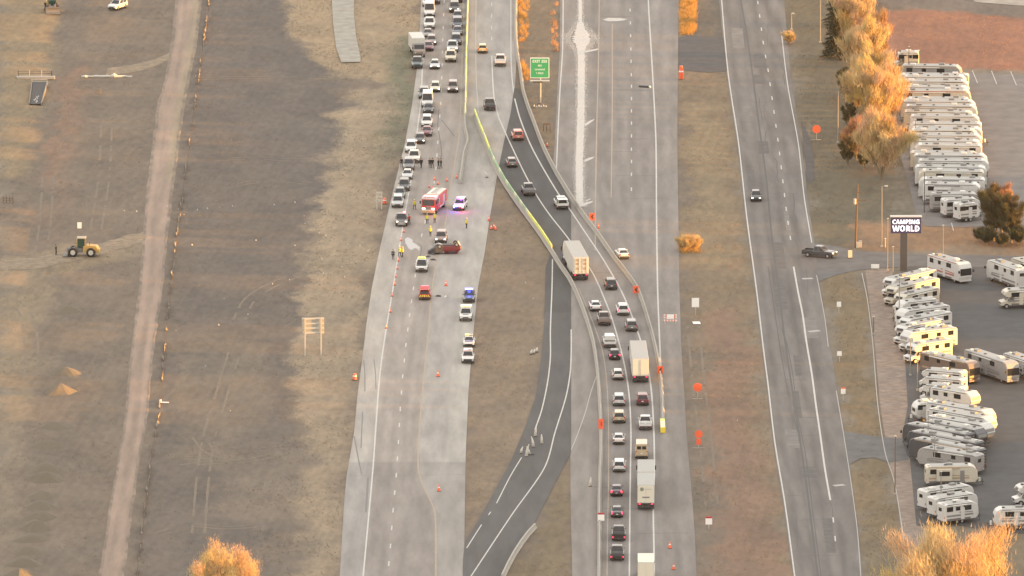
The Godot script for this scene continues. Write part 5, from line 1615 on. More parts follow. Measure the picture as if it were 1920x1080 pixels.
func delineator(p: Vector3, h: float, lean: float, label: String, group: String) -> void:
	var o := thing("delineator_post", label, "delineator", Vector3(p.x, maxf(gy(p.x, p.z), 0.0) + 0.016, p.z), 0.0, group)
	var st := tool()
	var rings := []
	for i in 6:
		var k := i / 5.0
		var r := 0.14 + 0.12 * sin(k * PI)
		rings.append(ring_at(Vector3(lean * h * k * k, 0.03 + h * k, 0.1 * sin(k * 4.0)), Vector3.UP, r * (1.0 - 0.5 * k), 7))
	loft(st, rings)
	part("sleeve", done(st), M.white_cloth, o)
	part("base", block(Vector3(0.55, 0.06, 0.55), Vector3(0, 0.03, 0)), M.frame, o)
	for s in [-1, 1]:
		st = tool()
		tube(st, Vector3(s * 0.22, 0.04, 0), Vector3(s * 0.05 + lean * 0.2 * h, h * 0.5, 0), 0.05, 0.05, 5)
		part("strut", done(st), M.white_cloth, o)

# ---------------------------------------------------------------- poles

func poles() -> void:
	var p := v(58.18, -35.23)
	var u := thing("utility_pole", "wooden utility pole with two short crossarms beside the side road", "pole", at_ground(p))
	part("pole", pole_mesh(11.0, 0.2, 0.13, 9), M.wood, u, Vector3(0, -0.1, 0), Vector3(0, 0, -0.03))
	for y in [9.6, 8.2]:
		part("crossarm", block(Vector3(1.9, 0.14, 0.12)), M.wood, u, Vector3(0.9, y, 0.1))
	part("transformer", pole_mesh(0.9, 0.24, 0.24, 10), M.galv, u, Vector3(-1.45 + 1.3, 7.6, 0.35))
	part("guard", block(Vector3(0.5, 1.0, 0.4), Vector3(0, 0.5, 0)), M.galv, u, Vector3(0.35, 0, 0.1))
	lamp_post(v(62.63, -35.7), 10.6, "tall grey lamp post with a single head beside the pylon sign", 0.7)
	lamp_post(v(57.21, -233.6), 13.0, "tall bare pole in front of the dark evergreens", 0.0)
	lamp_post(v(57.78, -131.95), 9.5, "thin wooden pole standing among the dark evergreens", 0.0)
	lamp_post(v(52.18, -247.27), 3.2, "short signal post with a pale head across the frontage road", 0.25)
	var names := ["slim lot pole crossing the first white campers", "slim lot pole at the front of the upper camper row", "slim lot pole rising through the middle of the upper camper row", "slim pole beside the dark pylon column", "thin flagpole between the pylon column and the motorhome noses", "slim pole behind the red-striped motorhome", "thin pole in front of the lower row's coach noses", "slim lot pole beside the curved-cab motorhomes", "slim lot pole in front of the small white box trailer", "slim lot pole standing before the dark coaches", "slim lot pole beside the cream trailer", "slim lot pole between the three white trailers", "brown wooden pole on the verge by the driveway", "thin marker pole on the gravel path beside the lower lot"]
	var at := [[v(72.24, -190.3), 7.0], [v(70.84, -64.88), 7.5], [v(71.35, -127.83), 5.0], [v(62.98, -14.69), 9.0], [v(63.34, 2.28), 7.5], [v(72.52, -21.64), 6.5], [v(63.57, 28.75), 7.5], [v(64, 72.09), 6.0], [v(64.84, 130.51), 6.5], [v(65.08, 152.61), 7.0], [v(65.26, 175.72), 6.5], [v(64.72, 83.89), 4.8], [v(58.7, 162.31), 9.2], [v(59.07, 38.89), 3.0]]
	for i in at.size():
		var q: Vector3 = at[i][0]
		var o := thing("lot_pole", names[i], "pole", at_ground(q))
		part("pole", pole_mesh(at[i][1], 0.09, 0.06, 8), M.wood if i > 11 else M.dark_post if i < 3 else M.steel, o, Vector3(0, -0.05, 0))
		part("cap", block(Vector3(0.3, 0.12, 0.3)), M.galv, o, Vector3(0, at[i][1], 0))
		part("base", block(Vector3(0.4, 0.3, 0.4), Vector3(0, 0.14, 0)), M.concrete, o)
	var box_ := thing("utility_cabinet", "small pale utility cabinet beside the wooden utility pole", "cabinet", at_ground(v(59.01, -35.7)))
	part("cabinet", block(Vector3(0.5, 1.1, 0.45), Vector3(0, 0.52, 0)), M.galv, box_)
	part("lid", block(Vector3(0.56, 0.08, 0.5), Vector3(0, 1.1, 0)), M.steel, box_)
	var bl := thing("bollard", "short pale bollard beside the tall grey lamp post", "bollard", at_ground(v(63.26, -35.7)))
	part("tube", pole_mesh(1.5, 0.1, 0.1, 8), M.gold, bl, Vector3(0, -0.02, 0))
	part("cap", block(Vector3(0.24, 0.08, 0.24)), M.sign_white, bl, Vector3(0, 1.5, 0))
	var mb := thing("entrance_sign", "low white board sign at the mouth of the side road", "sign", at_ground(v(60.96, -16.07)))
	part("board", block(Vector3(1.35, 0.7, 0.12), Vector3(0, 0.55, 0)), M.sign_white, mb)
	for x in [-0.5, 0.5]:
		part("post", block(Vector3(0.1, 0.5, 0.1), Vector3(0, 0.2, -0.1)), M.galv, mb, Vector3(x, 0, 0))
	var mn := thing("street_marker", "tilted pale marker panel in the middle of the side road mouth", "marker", v(57.02, -25.84), 0.3)
	part("panel", block(Vector3(0.7, 1.3, 0.08), Vector3(0, 0.7, 0)), M.galv, mn)
	part("foot", block(Vector3(0.8, 0.1, 0.8), Vector3(0, 0.05, 0)), M.frame, mn)

func lamp_post(p: Vector3, h: float, label: String, arm: float) -> void:
	var o := thing("lamp_post", label, "pole", at_ground(p))
	part("pole", pole_mesh(h, 0.12, 0.07, 8), M.steel, o, Vector3(0, -0.05, 0))
	part("base", block(Vector3(0.45, 0.3, 0.45), Vector3(0, 0.14, 0)), M.concrete, o)
	if arm > 0.0:
		part("arm", block(Vector3(arm, 0.08, 0.08)), M.steel, o, Vector3(arm * 0.5, h - 0.1, 0))
		part("lamp_head", block(Vector3(0.55, 0.2, 0.35)), M.galv, o, Vector3(arm, h - 0.05, 0))

# ---------------------------------------------------------------- cars: noses point to +z, wheels stand on y = 0

var kinds := {
	"sedan": {"l": 4.75, "w": 0.92, "wheel": 0.33, "ax": [-1.4, 1.42],
		"hull": [[-2.37, 0.70, 0.40, 0.80], [-2.28, 0.84, 0.28, 0.97], [-1.9, 0.90, 0.22, 1.01], [0.0, 0.92, 0.22, 0.98], [1.05, 0.92, 0.22, 0.95], [1.75, 0.90, 0.24, 0.86], [2.22, 0.82, 0.28, 0.73], [2.37, 0.66, 0.36, 0.60]],
		"cab": [-1.85, 1.10, 0.82, 0.97, -1.05, 0.22, 0.60, 1.45]},
	"hatch": {"l": 4.35, "w": 0.90, "wheel": 0.33, "ax": [-1.32, 1.32],
		"hull": [[-2.17, 0.72, 0.40, 0.86], [-2.08, 0.85, 0.28, 1.02], [-1.6, 0.89, 0.22, 1.03], [0.0, 0.90, 0.22, 1.0], [1.0, 0.90, 0.22, 0.98], [1.62, 0.87, 0.24, 0.9], [2.06, 0.80, 0.28, 0.76], [2.17, 0.64, 0.36, 0.62]],
		"cab": [-2.02, 1.05, 0.82, 0.99, -1.6, 0.2, 0.62, 1.56]},
	"suv": {"l": 4.9, "w": 0.97, "wheel": 0.38, "ax": [-1.45, 1.48],
		"hull": [[-2.45, 0.80, 0.46, 1.0], [-2.38, 0.92, 0.34, 1.08], [-1.8, 0.96, 0.28, 1.1], [0.0, 0.97, 0.28, 1.09], [1.15, 0.97, 0.28, 1.08], [1.9, 0.94, 0.3, 1.02], [2.34, 0.88, 0.34, 0.9], [2.45, 0.76, 0.42, 0.76]],
		"cab": [-2.40, 1.15, 0.88, 1.07, -2.1, 0.28, 0.70, 1.78]},
	"pickup": {"l": 5.75, "w": 1.0, "wheel": 0.40, "ax": [-1.75, 1.85],
		"hull": [[-2.87, 0.90, 0.52, 0.72], [-2.82, 0.97, 0.42, 0.78], [-1.0, 0.98, 0.36, 0.80], [-0.85, 1.0, 0.36, 1.14], [0.4, 1.0, 0.36, 1.15], [1.3, 1.0, 0.36, 1.14], [2.25, 0.97, 0.38, 1.1], [2.75, 0.93, 0.42, 1.0], [2.87, 0.84, 0.5, 0.86]],
		"cab": [-0.80, 1.35, 0.92, 1.13, -0.62, 0.55, 0.74, 1.9]},
	"van": {"l": 5.8, "w": 1.0, "wheel": 0.36, "ax": [-1.75, 1.95],
		"hull": [[-2.9, 0.92, 0.46, 1.2], [-2.86, 0.98, 0.38, 1.3], [-1.5, 1.0, 0.32, 1.32], [0.5, 1.0, 0.32, 1.32], [1.5, 1.0, 0.32, 1.3], [2.2, 0.97, 0.34, 1.18], [2.75, 0.9, 0.38, 0.95], [2.9, 0.78, 0.44, 0.78]],
		"cab": [-2.88, 2.05, 0.96, 1.30, -2.82, 1.15, 0.86, 2.45]},
}

func hull_ring(s: Array, squash := 0.1) -> PackedVector3Array:
	var z: float = s[0]
	var w: float = s[1]
	var a: float = s[2]
	var b: float = s[3]
	return PackedVector3Array([Vector3(-w + 0.07, a, z), Vector3(-w, a + 0.16, z), Vector3(-w, b - 0.12, z), Vector3(-w + squash, b, z), Vector3(0, b + 0.03, z), Vector3(w - squash, b, z), Vector3(w, b - 0.12, z), Vector3(w, a + 0.16, z), Vector3(w - 0.07, a, z)])

func car_parts(kind: String) -> Dictionary:
	if meshes.has("car_" + kind):
		return meshes["car_" + kind]
	var k: Dictionary = kinds[kind]
	var d := {}
	var st := tool()
	var rings := []
	for s in k.hull:
		rings.append(hull_ring(s))
	loft(st, rings)
	d.body = done(st)
	var c: Array = k.cab
	var rb := [Vector3(-c[2], c[3] - 0.03, c[0]), Vector3(c[2], c[3] - 0.03, c[0]), Vector3(c[2], c[3] - 0.03, c[1]), Vector3(-c[2], c[3] - 0.03, c[1])]
	var rt := [Vector3(-c[6], c[7] - 0.07, c[4]), Vector3(c[6], c[7] - 0.07, c[4]), Vector3(c[6], c[7] - 0.07, c[5]), Vector3(-c[6], c[7] - 0.07, c[5])]
	var ru := []
	for q in rt:
		ru.append(Vector3(q.x * 0.86, c[7], q.z * 0.92 + 0.04 * (c[4] + c[5])))
	st = tool()
	loft(st, [PackedVector3Array(rb), PackedVector3Array(rt), PackedVector3Array(ru)])
	d.cabin = done(st)
	# panes
	st = tool()
	pane(st, rb[2], rb[3], rt[3], rt[2], 0.09, -0.012)
	d.windshield = done(st)
	st = tool()
	pane(st, rb[0], rb[1], rt[1], rt[0], 0.1, -0.012)
	d.rear_window = done(st)
	d.side_windows = []
	for s in [-1, 1]:
		var o := [rb[0], rb[3], rt[3], rt[0]] if s < 0 else [rb[1], rb[2], rt[2], rt[1]]
		var cuts := [0.05, 0.5, 0.95] if kind != "van" else [0.72, 0.97]
		for i in cuts.size() - 1:
			st = tool()
			var f: float = cuts[i]
			var g: float = cuts[i + 1]
			pane(st, o[0].lerp(o[1], f), o[0].lerp(o[1], g), o[3].lerp(o[2], g), o[3].lerp(o[2], f), 0.06, -0.012 * s)
			d.side_windows.append(done(st))
	if kind == "pickup":
		st = tool()
		for s in [-1, 1]:
			box(st, Vector3(s * 0.955, 0.97, -1.85), Vector3(0.09, 0.42, 1.96))
		d.bed_side = done(st)
		st = tool()
		box(st, Vector3(0, 0.95, -2.84), Vector3(1.86, 0.42, 0.08))
		d.tailgate = done(st)
		st = tool()
		box(st, Vector3(0, 0.805, -1.86), Vector3(1.8, 0.04, 1.9))
		d.bed_liner = done(st)
	meshes["car_" + kind] = d
	return d

func fill_car(o: Node3D, kind: String, colour: Material, lit_front := false, lit_rear := false) -> void:
	var k: Dictionary = kinds[kind]
	var d := car_parts(kind)
	var body := part("body", d.body, colour, o)
	part("cabin", d.cabin, colour, body)
	part("windshield", d.windshield, M.glass, o)
	if kind != "van":
		part("rear_window", d.rear_window, M.glass, o)
	else:
		for s in [-1, 1]:
			part("rear_window", block(Vector3(0.62, 0.5, 0.03)), M.glass, o, Vector3(s * 0.4, 1.85, -2.875))
	for m in d.side_windows:
		part("side_window", m, M.glass, o)
	if kind == "pickup":
		part("bed_side", d.bed_side, colour, o)
		part("tailgate", d.tailgate, colour, o)
		part("bed_liner", d.bed_liner, M.frame, o)
	var h: Array = k.hull
	var front: Array = h[-1]
	var back: Array = h[0]
	var hw: float = k.w
	for s in [-1, 1]:
		part("headlight", block(Vector3(0.30, 0.16, 0.10)), M.lit_lens if lit_front else M.lens, o, Vector3(s * (hw - 0.26), front[3] + 0.05, front[0] - 0.075))
		part("taillight", block(Vector3(0.24, 0.34, 0.08)), M.lit_tail if lit_rear else M.tail, o, Vector3(s * (hw - 0.17), back[3] - 0.02, back[0] + 0.045))
		part("mirror", block(Vector3(0.2, 0.13, 0.1)), colour, o, Vector3(s * (hw + 0.05), h[3][3] + 0.1, k.cab[1] - 0.35))
		for z in k.ax:
			add_wheel(o, Vector3(s * (hw - 0.10), k.wheel, z), k.wheel, 0.24)
	part("grille", block(Vector3(hw * 0.95, 0.17, 0.06)), M.trim, o, Vector3(0, front[3] - 0.12, front[0] - 0.015))
	part("front_bumper", block(Vector3(hw * 1.7, 0.2, 0.14)), M.trim, o, Vector3(0, front[2] + 0.03, front[0] - 0.05))
	part("rear_bumper", block(Vector3(hw * 1.75, 0.22, 0.14)), M.trim, o, Vector3(0, back[2] + 0.04, back[0] + 0.0))
	part("license_plate", block(Vector3(0.32, 0.16, 0.03)), M.plate, o, Vector3(0, back[3] - 0.22, back[0] - 0.02))

# p is the ground under the end of the car that shows; way 1 = nose shows, -1 = tail shows
func car(kind: String, colour: String, p: Vector3, lane: Array, way: int, label: String, lit := false, group := "", skew := 0.0) -> Node3D:
	var yaw := yaw_at(lane, p.z) + skew
	var t := Vector3(sin(yaw), 0, cos(yaw))
	var o := thing({"sedan": "sedan_car", "hatch": "hatchback_car", "suv": "suv_car", "pickup": "pickup_truck", "van": "cargo_van"}[kind], label, {"pickup": "pickup", "van": "van"}.get(kind, "car"), p - t * kinds[kind].l * 0.5 + Vector3(0, 0.02, 0), yaw if way > 0 else yaw + PI, group)
	fill_car(o, kind, M[colour], lit and way > 0, lit and way < 0)
	return o

func roof_bar(o: Node3D, kind: String, left: Material, right: Material, z := 0.0) -> void:
	var y: float = kinds[kind].cab[7]
	var b := part("light_bar", block(Vector3(1.25, 0.08, 0.32)), M.trim, o, Vector3(0, y + 0.05, z))
	for i in 4:
		part("beacon", block(Vector3(0.28, 0.16, 0.3)), left if i < 2 else right, b, Vector3(-0.47 + i * 0.313, 0.11, 0))

func traffic() -> void:
	var q := "vehicles held in the queue behind the crash"
	# queue on the closed carriageway, noses to the crash
	var L := left_white
	car("suv", "white", v(-15.9, -271.58), L, 1, "white SUV far back in the queue behind a white minivan", false, q)
	car("suv", "dark", v(-14.61, -274.51), L, 1, "dark SUV beside the farthest white SUV in the queue", false, q)
	car("van", "white", v(-15.52, -260.52), L, 1, "white van in the queue behind the white pickup", false, q)
	car("pickup", "white", v(-15.44, -247.27), L, 1, "white pickup in the queue ahead of the white van", false, q)
	car("sedan", "grey", v(-15.67, -237.57), L, 1, "grey sedan half hidden behind the white box truck", false, q)
	car("sedan", "maroon", v(-15.38, -224.02), L, 1, "maroon car tucked behind the white box truck's corner", false, q, 0.05)
	car("hatch", "brown", v(-14.92, -230.21), L, 1, "brown hatchback with bright headlights behind the maroon car", true, q)
	box_truck(v(-17, -217.31), L, 1, 6.6, M.grey, "white-roofed box truck angled onto the shoulder of the queue", 0.11)
	var pk := car("pickup", "teal", v(-17.4, -205.65), L, 1, "dark teal pickup with racks in front of the white box truck", false, q)
	for z in [-2.6, -1.2]:
		part("rack", block(Vector3(1.8, 0.9, 0.07), Vector3(0, 1.5, z)), M.frame, pk)
	car("sedan", "silver", v(-14.17, -205.1), L, 1, "silver sedan with lit headlights in front of the box truck", true)
	car("suv", "dark", v(-10.39, -276.27), left_dash, 1, "dark SUV at the far end of the inner queue lane", false, q)
	car("suv", "dark", v(-10.84, -265.16), left_dash, 1, "dark SUV with bright headlights in the inner queue lane", true, q)
	car("hatch", "grey", v(-10.2, -256.47), left_dash, 1, "grey hatchback with lit lamps in the inner queue lane", true, q)
	car("suv", "navy", v(-10.16, -247.84), left_dash, 1, "navy SUV boxed in behind another navy car", false, q)
	car("sedan", "navy", v(-10.13, -240.41), left_dash, 1, "navy sedan directly in front of the navy SUV", false, q)
	car("suv", "navy", v(-10.38, -230.21), left_dash, 1, "navy SUV half hidden by the grey pickup", false, q)
	car("pickup", "silver", v(-11.03, -222.34), left_dash, 1, "grey pickup right behind the cream pickup", true, q)
	car("pickup", "cream", v(-11.28, -212.3), left_dash, 1, "cream pickup first in the stopped group by the barrier")
	car("suv", "brown", v(-10.73, -181.08), left_dash, 1, "brown SUV with bright headlights alone in the inner lane", true)
	car("hatch", "cream", v(-13.93, -181.62), L, 1, "cream hatchback with bright lamps behind the grey SUV", true)
	car("suv", "teal", v(-15.91, -174.61), L, 1, "grey SUV leading the cream hatchback in the queue", false, q)
	car("van", "white", v(-15.27, -166.05), L, 1, "white van wedged between the grey SUV and a black car", false, q)
	car("sedan", "black", v(-15.04, -160.21), L, 1, "black sedan between two white vehicles in the queue", false, q)
	car("suv", "white", v(-15.23, -146.51), L, 1, "white SUV right behind the maroon sedan", false, q)
	car("sedan", "maroon", v(-15.17, -137.65), L, 1, "maroon sedan leading its part of the queue")
	car("hatch", "dark", v(-16.35, -130.41), L, 1, "small dark car with pale lamp beside the two white SUVs", true)
	car("suv", "white", v(-17.88, -121.67), L, 1, "white SUV half on the shoulder behind the white pickup", false, q)
	car("pickup", "white", v(-17.24, -112), L, 1, "white pickup beside the dark-clothed bystanders", false, q)
	car("suv", "grey", v(-18.12, -104.92), L, 1, "grey SUV just ahead of the bystanders' white pickup", false, q)
	car("sedan", "silver", v(-18.32, -96.39), L, 1, "silver sedan on the shoulder line ahead of the grey SUV", false, q)
	car("suv", "dark", v(-18.78, -85.45), L, 1, "dark SUV between two silver cars on the shoulder", false, q)
	car("hatch", "teal", v(-19.46, -78.55), L, 1, "dark teal hatchback just behind the foremost silver SUV", false, q)
	car("suv", "silver", v(-19.75, -70.23), L, 1, "foremost silver SUV of the queue on the shoulder")
	# open lanes, tails to us
	var C := centre_white
	var g := "vehicles driving through the crossover"
	car("hatch", "gold", v(-5.42, -221.78), [v(-6.11, -297.61), v(-5.16, -115.55)], -1, "gold hatchback far along the open lanes", false, g)
	car("pickup", "pale", v(-2.15, -207.86), [v(-2.54, -297.61), v(-1.88, -115.55)], -1, "grey-pink pickup behind the gold hatchback", false, g)
	car("pickup", "dark", v(-3.93, -162.86), C, -1, "dark pickup on the concrete before the asphalt begins", false, g)
	car("suv", "coral", v(1.14, -133.5), C, -1, "coral red SUV on the fresh asphalt of the bend", false, g)
	car("hatch", "grey", v(0.09, -107.95), C, -1, "grey hatchback on the asphalt beside the green panels", false, g)
	car("pickup", "grey", v(3.14, -81.01), C, -1, "grey pickup halfway round the asphalt bend", false, g)
	var wp := car("pickup", "white", v(8.81, -68.77), outer_white, -1, "white work pickup with a loaded bed on the bend", false, g)
	part("tool_crate", block(Vector3(1.5, 0.5, 0.9)), M.frame, wp, Vector3(0, 1.08, -1.3))
	part("ladder_rack", block(Vector3(1.7, 0.07, 1.9)), M.white, wp, Vector3(0, 1.75, -1.8))
	for x in [-0.8, 0.8]:
		for z in [-2.6, -1.0]:
			part("rack_post", block(Vector3(0.07, 0.75, 0.07)), M.white, wp, Vector3(x, 1.42, z))
	car("sedan", "white", v(18.96, -24.44), outer_white, -1, "white sedan outside the barrier on the empty carriageway", false, "", 0.06)
	car("suv", "dark", v(16.59, 2.28), C, -1, "dark SUV beside the first semi trailer's tail", false, g)
	semi(v(11.49, -5.94), C, [14.6], "white semi trailer with barred rear doors in the bend", "bars")
	car("sedan", "white", v(13.89, 20.3), C, -1, "white sedan behind the semi trailer in the bend", false, g)
	car("suv", "white", v(18.35, 23.87), C, -1, "white SUV with red tail lamps opposite the white sedan", true, g)
	car("pickup", "brown", v(15.21, 32.29), C, -1, "brown-grey pickup behind the white sedan", false, g)
	car("suv", "grey", v(19.62, 37.13), C, -1, "grey SUV just ahead of the tall plain semi trailer", false, g)
	var lp := car("pickup", "white", v(15.94, 50.65), C, -1, "white utility pickup with a topper behind the brown-grey pickup", false, g)
	part("topper", block(Vector3(1.7, 0.75, 1.0)), M.white, lp, Vector3(0, 1.5, -1.2))
	car("hatch", "black", v(16.64, 60.14), C, -1, "black hatchback with red lamps behind the utility pickup", true, g)
	semi(v(20.58, 78.43), C, [14.6], "tall plain cream semi trailer with closed doors in the outer lane", "plain")
	car("hatch", "pale", v(17.01, 76.32), C, -1, "pale pink hatchback beside the plain semi trailer", false, g)
	car("suv", "silver", v(17, 96.79), C, -1, "silver SUV with a wide rear window behind the pale hatchback", false, g)
	car("suv", "maroon", v(20.73, 96.38), C, -1, "crimson SUV directly behind the plain semi trailer", false, g)
	car("suv", "tan", v(16.89, 109.93), C, -1, "tan SUV following the silver SUV", false, g)
	car("pickup", "white", v(20.95, 115.22), C, -1, "white pickup following the crimson SUV", false, g)
	car("sedan", "pale", v(16.66, 126.11), C, -1, "pale sedan following the tan SUV", false, g)
	car("suv", "white", v(16.57, 146.74), C, -1, "white SUV with a big dark rear window behind the pale sedan", false, g)
	car("van", "tan", v(20.13, 136.88), C, -1, "tan high-roofed van ahead of the double trailers", false, g)
	semi(v(20.39, 174.2), C, [8.7, 8.9], "cream semi pulling two short trailers in the outer lane", "logo")
	car("sedan", "plum", v(16.01, 164.24), C, -1, "dark plum sedan with a white plate following the white SUV", true, g)
	car("sedan", "dark", v(15.96, 179.52), C, -1, "charcoal sedan with red lamps behind the plum sedan", true, g)
	car("pickup", "black", v(16.06, 196.05), C, -1, "black pickup with glowing red lamps behind the charcoal sedan", true, g)
	car("pickup", "dark", v(15.7, 209.72), C, -1, "dark pickup with red lamps last in the inner lane", true, g)
	box_truck(v(19.83, 225.36), C, -1, 6.2, M.tan, "tan-roofed box truck following the double trailers", 0.0)
	# other roads
	car("hatch", "black", v(42.19, -76.1), front_left, 1, "black hatchback with bright headlights on the frontage road", true)
	car("pickup", "dark", v(54.5, -25.84), front_left, 1, "dark pickup turning into the side road", true, "", 1.15)
	car("suv", "white", v(-75.47, -268.08), left_white, 1, "white SUV parked alone in the field beyond the haul road", false, "", -0.45)

# ---------------------------------------------------------------- trucks

func box_truck(p: Vector3, lane: Array, way: int, length: float, cab_colour: Material, label: String, skew: float) -> void:
	var yaw := yaw_at(lane, p.z) + skew
	var t := Vector3(sin(yaw), 0, cos(yaw))
	var full := length + 2.0
	var o := thing("box_truck", label, "truck", p - t * full * 0.5 + Vector3(0, 0.02, 0), yaw if way > 0 else yaw + PI)
	var h := full * 0.5
	var st := tool()
	prism(st, [Vector2(h - 1.95, 0.5), Vector2(h - 0.05, 0.5), Vector2(h, 1.3), Vector2(h - 0.65, 1.55), Vector2(h - 1.15, 2.35), Vector2(h - 1.95, 2.4)], 1.05, 0.08)
	part("cab", done(st), cab_colour, o)
	st = tool()
	pane(st, Vector3(1.0, 1.56, h - 0.62), Vector3(-1.0, 1.56, h - 0.62), Vector3(-0.95, 2.3, h - 1.12), Vector3(0.95, 2.3, h - 1.12), 0.08, -0.02)
	part("windshield", done(st), M.glass, o)
	var bx := part("cargo_box", block(Vector3(2.45, 2.35, length), Vector3(0, 2.15, 0)), M.box, o, Vector3(0, 0, -1.0))
	part("roof_panel", block(Vector3(2.36, 0.05, length - 0.1)), M.box_rear if cab_colour == M.tan else M.box, bx, Vector3(0, 3.345, 0))
	for s in [-1, 1]:
		part("door", block(Vector3(1.12, 2.1, 0.04)), M.box_rear, bx, Vector3(s * 0.58, 2.15, -length * 0.5 - 0.02))
		part("headlight", block(Vector3(0.26, 0.18, 0.08)), M.lens, o, Vector3(s * 0.78, 0.95, h - 0.02))
		part("taillight", block(Vector3(0.2, 0.12, 0.06)), M.tail, o, Vector3(s * 0.95, 0.8, -h - 0.01))
		part("mirror", block(Vector3(0.16, 0.4, 0.12)), M.trim, o, Vector3(s * 1.22, 1.75, h - 0.8))
		add_wheel(o, Vector3(s * 0.9, 0.45, h - 1.0), 0.45, 0.28)
		add_wheel(o, Vector3(s * 0.86, 0.45, -h + 1.7), 0.45, 0.5)
	part("chassis", block(Vector3(0.9, 0.3, full - 0.5)), M.frame, o, Vector3(0, 0.75, -0.1))
	part("rear_bumper", block(Vector3(2.2, 0.16, 0.14)), M.frame, o, Vector3(0, 0.5, -h - 0.02))

func semi(p: Vector3, lane: Array, boxes: Array, label: String, style: String) -> void:
	var yaw := yaw_at(lane, p.z - 6.0)
	var t := Vector3(sin(yaw), 0, cos(yaw))
	var o := thing("semi_truck", label, "truck", p + Vector3(0, 0.02, 0), yaw + PI)
	# tail at z = 0, nose toward +z (away from us)
	var z := 0.0
	for i in boxes.size():
		var n: float = boxes[i]
		var tr := part("trailer", block(Vector3(2.6, 2.85, n), Vector3(0, 2.6, n * 0.5)), M.box, o, Vector3(0, 0, z))
		part("roof_panel", block(Vector3(2.5, 0.04, n - 0.12)), M.roof_skin, tr, Vector3(0, 4.035, n * 0.5))
		for s in [-1, 1]:
			var dr := part("rear_door", block(Vector3(1.2, 2.6, 0.05)), M.box_rear, tr, Vector3(s * 0.63, 2.58, -0.03))
			dr.set_meta("label", "pale rear door")
			part("side_skirt", block(Vector3(0.05, 0.7, n * 0.4)), M.galv, tr, Vector3(s * 1.24, 0.82, n * 0.5))
		if style == "bars" and i == 0:
			for x in [-0.95, -0.3, 0.3, 0.95]:
				part("lock_rod", block(Vector3(0.09, 2.6, 0.06)), M.sign_back, tr, Vector3(x, 2.58, -0.08))
			for y in [1.7, 2.5, 3.3]:
				part("hinge_bar", block(Vector3(2.3, 0.11, 0.05)), M.sign_back, tr, Vector3(0, y, -0.075))
			for x in [-0.62, 0.62]:
				for y in [2.1, 2.9, 3.55]:
					part("door_panel", block(Vector3(0.5, 0.42, 0.03)), M.stripe_tan, tr, Vector3(x, y, -0.06))
		if style == "plain":
			part("lock_rod", block(Vector3(0.16, 2.5, 0.05)), M.galv, tr, Vector3(0, 2.58, -0.07))
		if style == "logo" and i == 0:
			var st := tool()
			tube(st, Vector3(0, 0, 0.0), Vector3(0, 0, -0.03), 0.3, 0.3, 16)
			part("logo_disc", done(st), M.logo, tr, Vector3(0.62, 3.35, -0.06))
			part("lettering", block(Vector3(1.0, 0.14, 0.02)), M.galv, tr, Vector3(-0.35, 3.35, -0.07))
			part("lettering", block(Vector3(1.1, 0.22, 0.02)), M.stripe_grey, tr, Vector3(0.0, 2.1, -0.07))
		part("underride_bar", block(Vector3(2.2, 0.14, 0.12)), M.frame, tr, Vector3(0, 0.62, 0.12))
		part("chassis", block(Vector3(1.0, 0.25, n - 0.4)), M.frame, tr, Vector3(0, 1.02, n * 0.5))
		for s in [-1, 1]:
			part("taillight", block(Vector3(0.3, 0.12, 0.06)), M.lit_tail, tr, Vector3(s * 0.95, 1.05, -0.05))
			part("mud_flap", block(Vector3(0.6, 0.6, 0.03)), M.frame, tr, Vector3(s * 0.95, 0.5, 0.35))
			for zz in ([1.2, 2.5] if n > 10.0 else [1.5]):
				add_wheel(tr, Vector3(s * 0.98, 0.5, zz), 0.5, 0.55)
		z += n + (0.9 if i < boxes.size() - 1 else 0.6)
		if i < boxes.size() - 1:
			part("drawbar", block(Vector3(0.3, 0.2, 1.0)), M.frame, o, Vector3(0, 0.9, z - 0.5))
	var st2 := tool()
	prism(st2, [Vector2(z, 0.9), Vector2(z + 2.3, 0.9), Vector2(z + 2.4, 1.9), Vector2(z + 1.9, 2.7), Vector2(z + 1.2, 3.6), Vector2(z, 3.7)], 1.2, 0.12)
	part("cab", done(st2), M.white, o)
	st2 = tool()
	prism(st2, [Vector2(z + 2.3, 0.75), Vector2(z + 4.3, 0.75), Vector2(z + 4.4, 1.3), Vector2(z + 4.1, 1.65), Vector2(z + 2.35, 1.9)], 0.95, 0.1)
	part("hood", done(st2), M.white, o)
	st2 = tool()
	pane(st2, Vector3(1.1, 1.95, z + 2.4), Vector3(-1.1, 1.95, z + 2.4), Vector3(-1.05, 2.66, z + 1.92), Vector3(1.05, 2.66, z + 1.92), 0.08, -0.02)
	part("windshield", done(st2), M.glass, o)
	for s in [-1, 1]:
		add_wheel(o, Vector3(s * 1.0, 0.5, z + 3.5), 0.5, 0.3)
		for zz in [z - 1.6, z - 0.3]:
			add_wheel(o, Vector3(s * 0.98, 0.5, zz), 0.5, 0.5)
		part("mirror", block(Vector3(0.2, 0.7, 0.14)), M.trim, o, Vector3(s * 1.45, 2.2, z + 2.0))
		part("fuel_tank", block(Vector3(0.5, 0.55, 1.2)), M.chrome, o, Vector3(s * 1.0, 0.75, z + 0.9))
	part("frame", block(Vector3(0.9, 0.25, 6.5)), M.frame, o, Vector3(0, 0.85, z + 1.0))

# ---------------------------------------------------------------- the crash

func emergency_light(o: Node3D, at: Vector3, colour: Color, energy: float) -> void:
	var l := OmniLight3D.new()
	l.name = "beacon_glow"
	l.light_color = colour
	l.light_energy = energy
	l.omni_range = 30.0
	l.omni_attenuation = 2.0
	l.light_size = 0.25
	l.shadow_enabled = true
	o.add_child(l, true)
	l.position = at

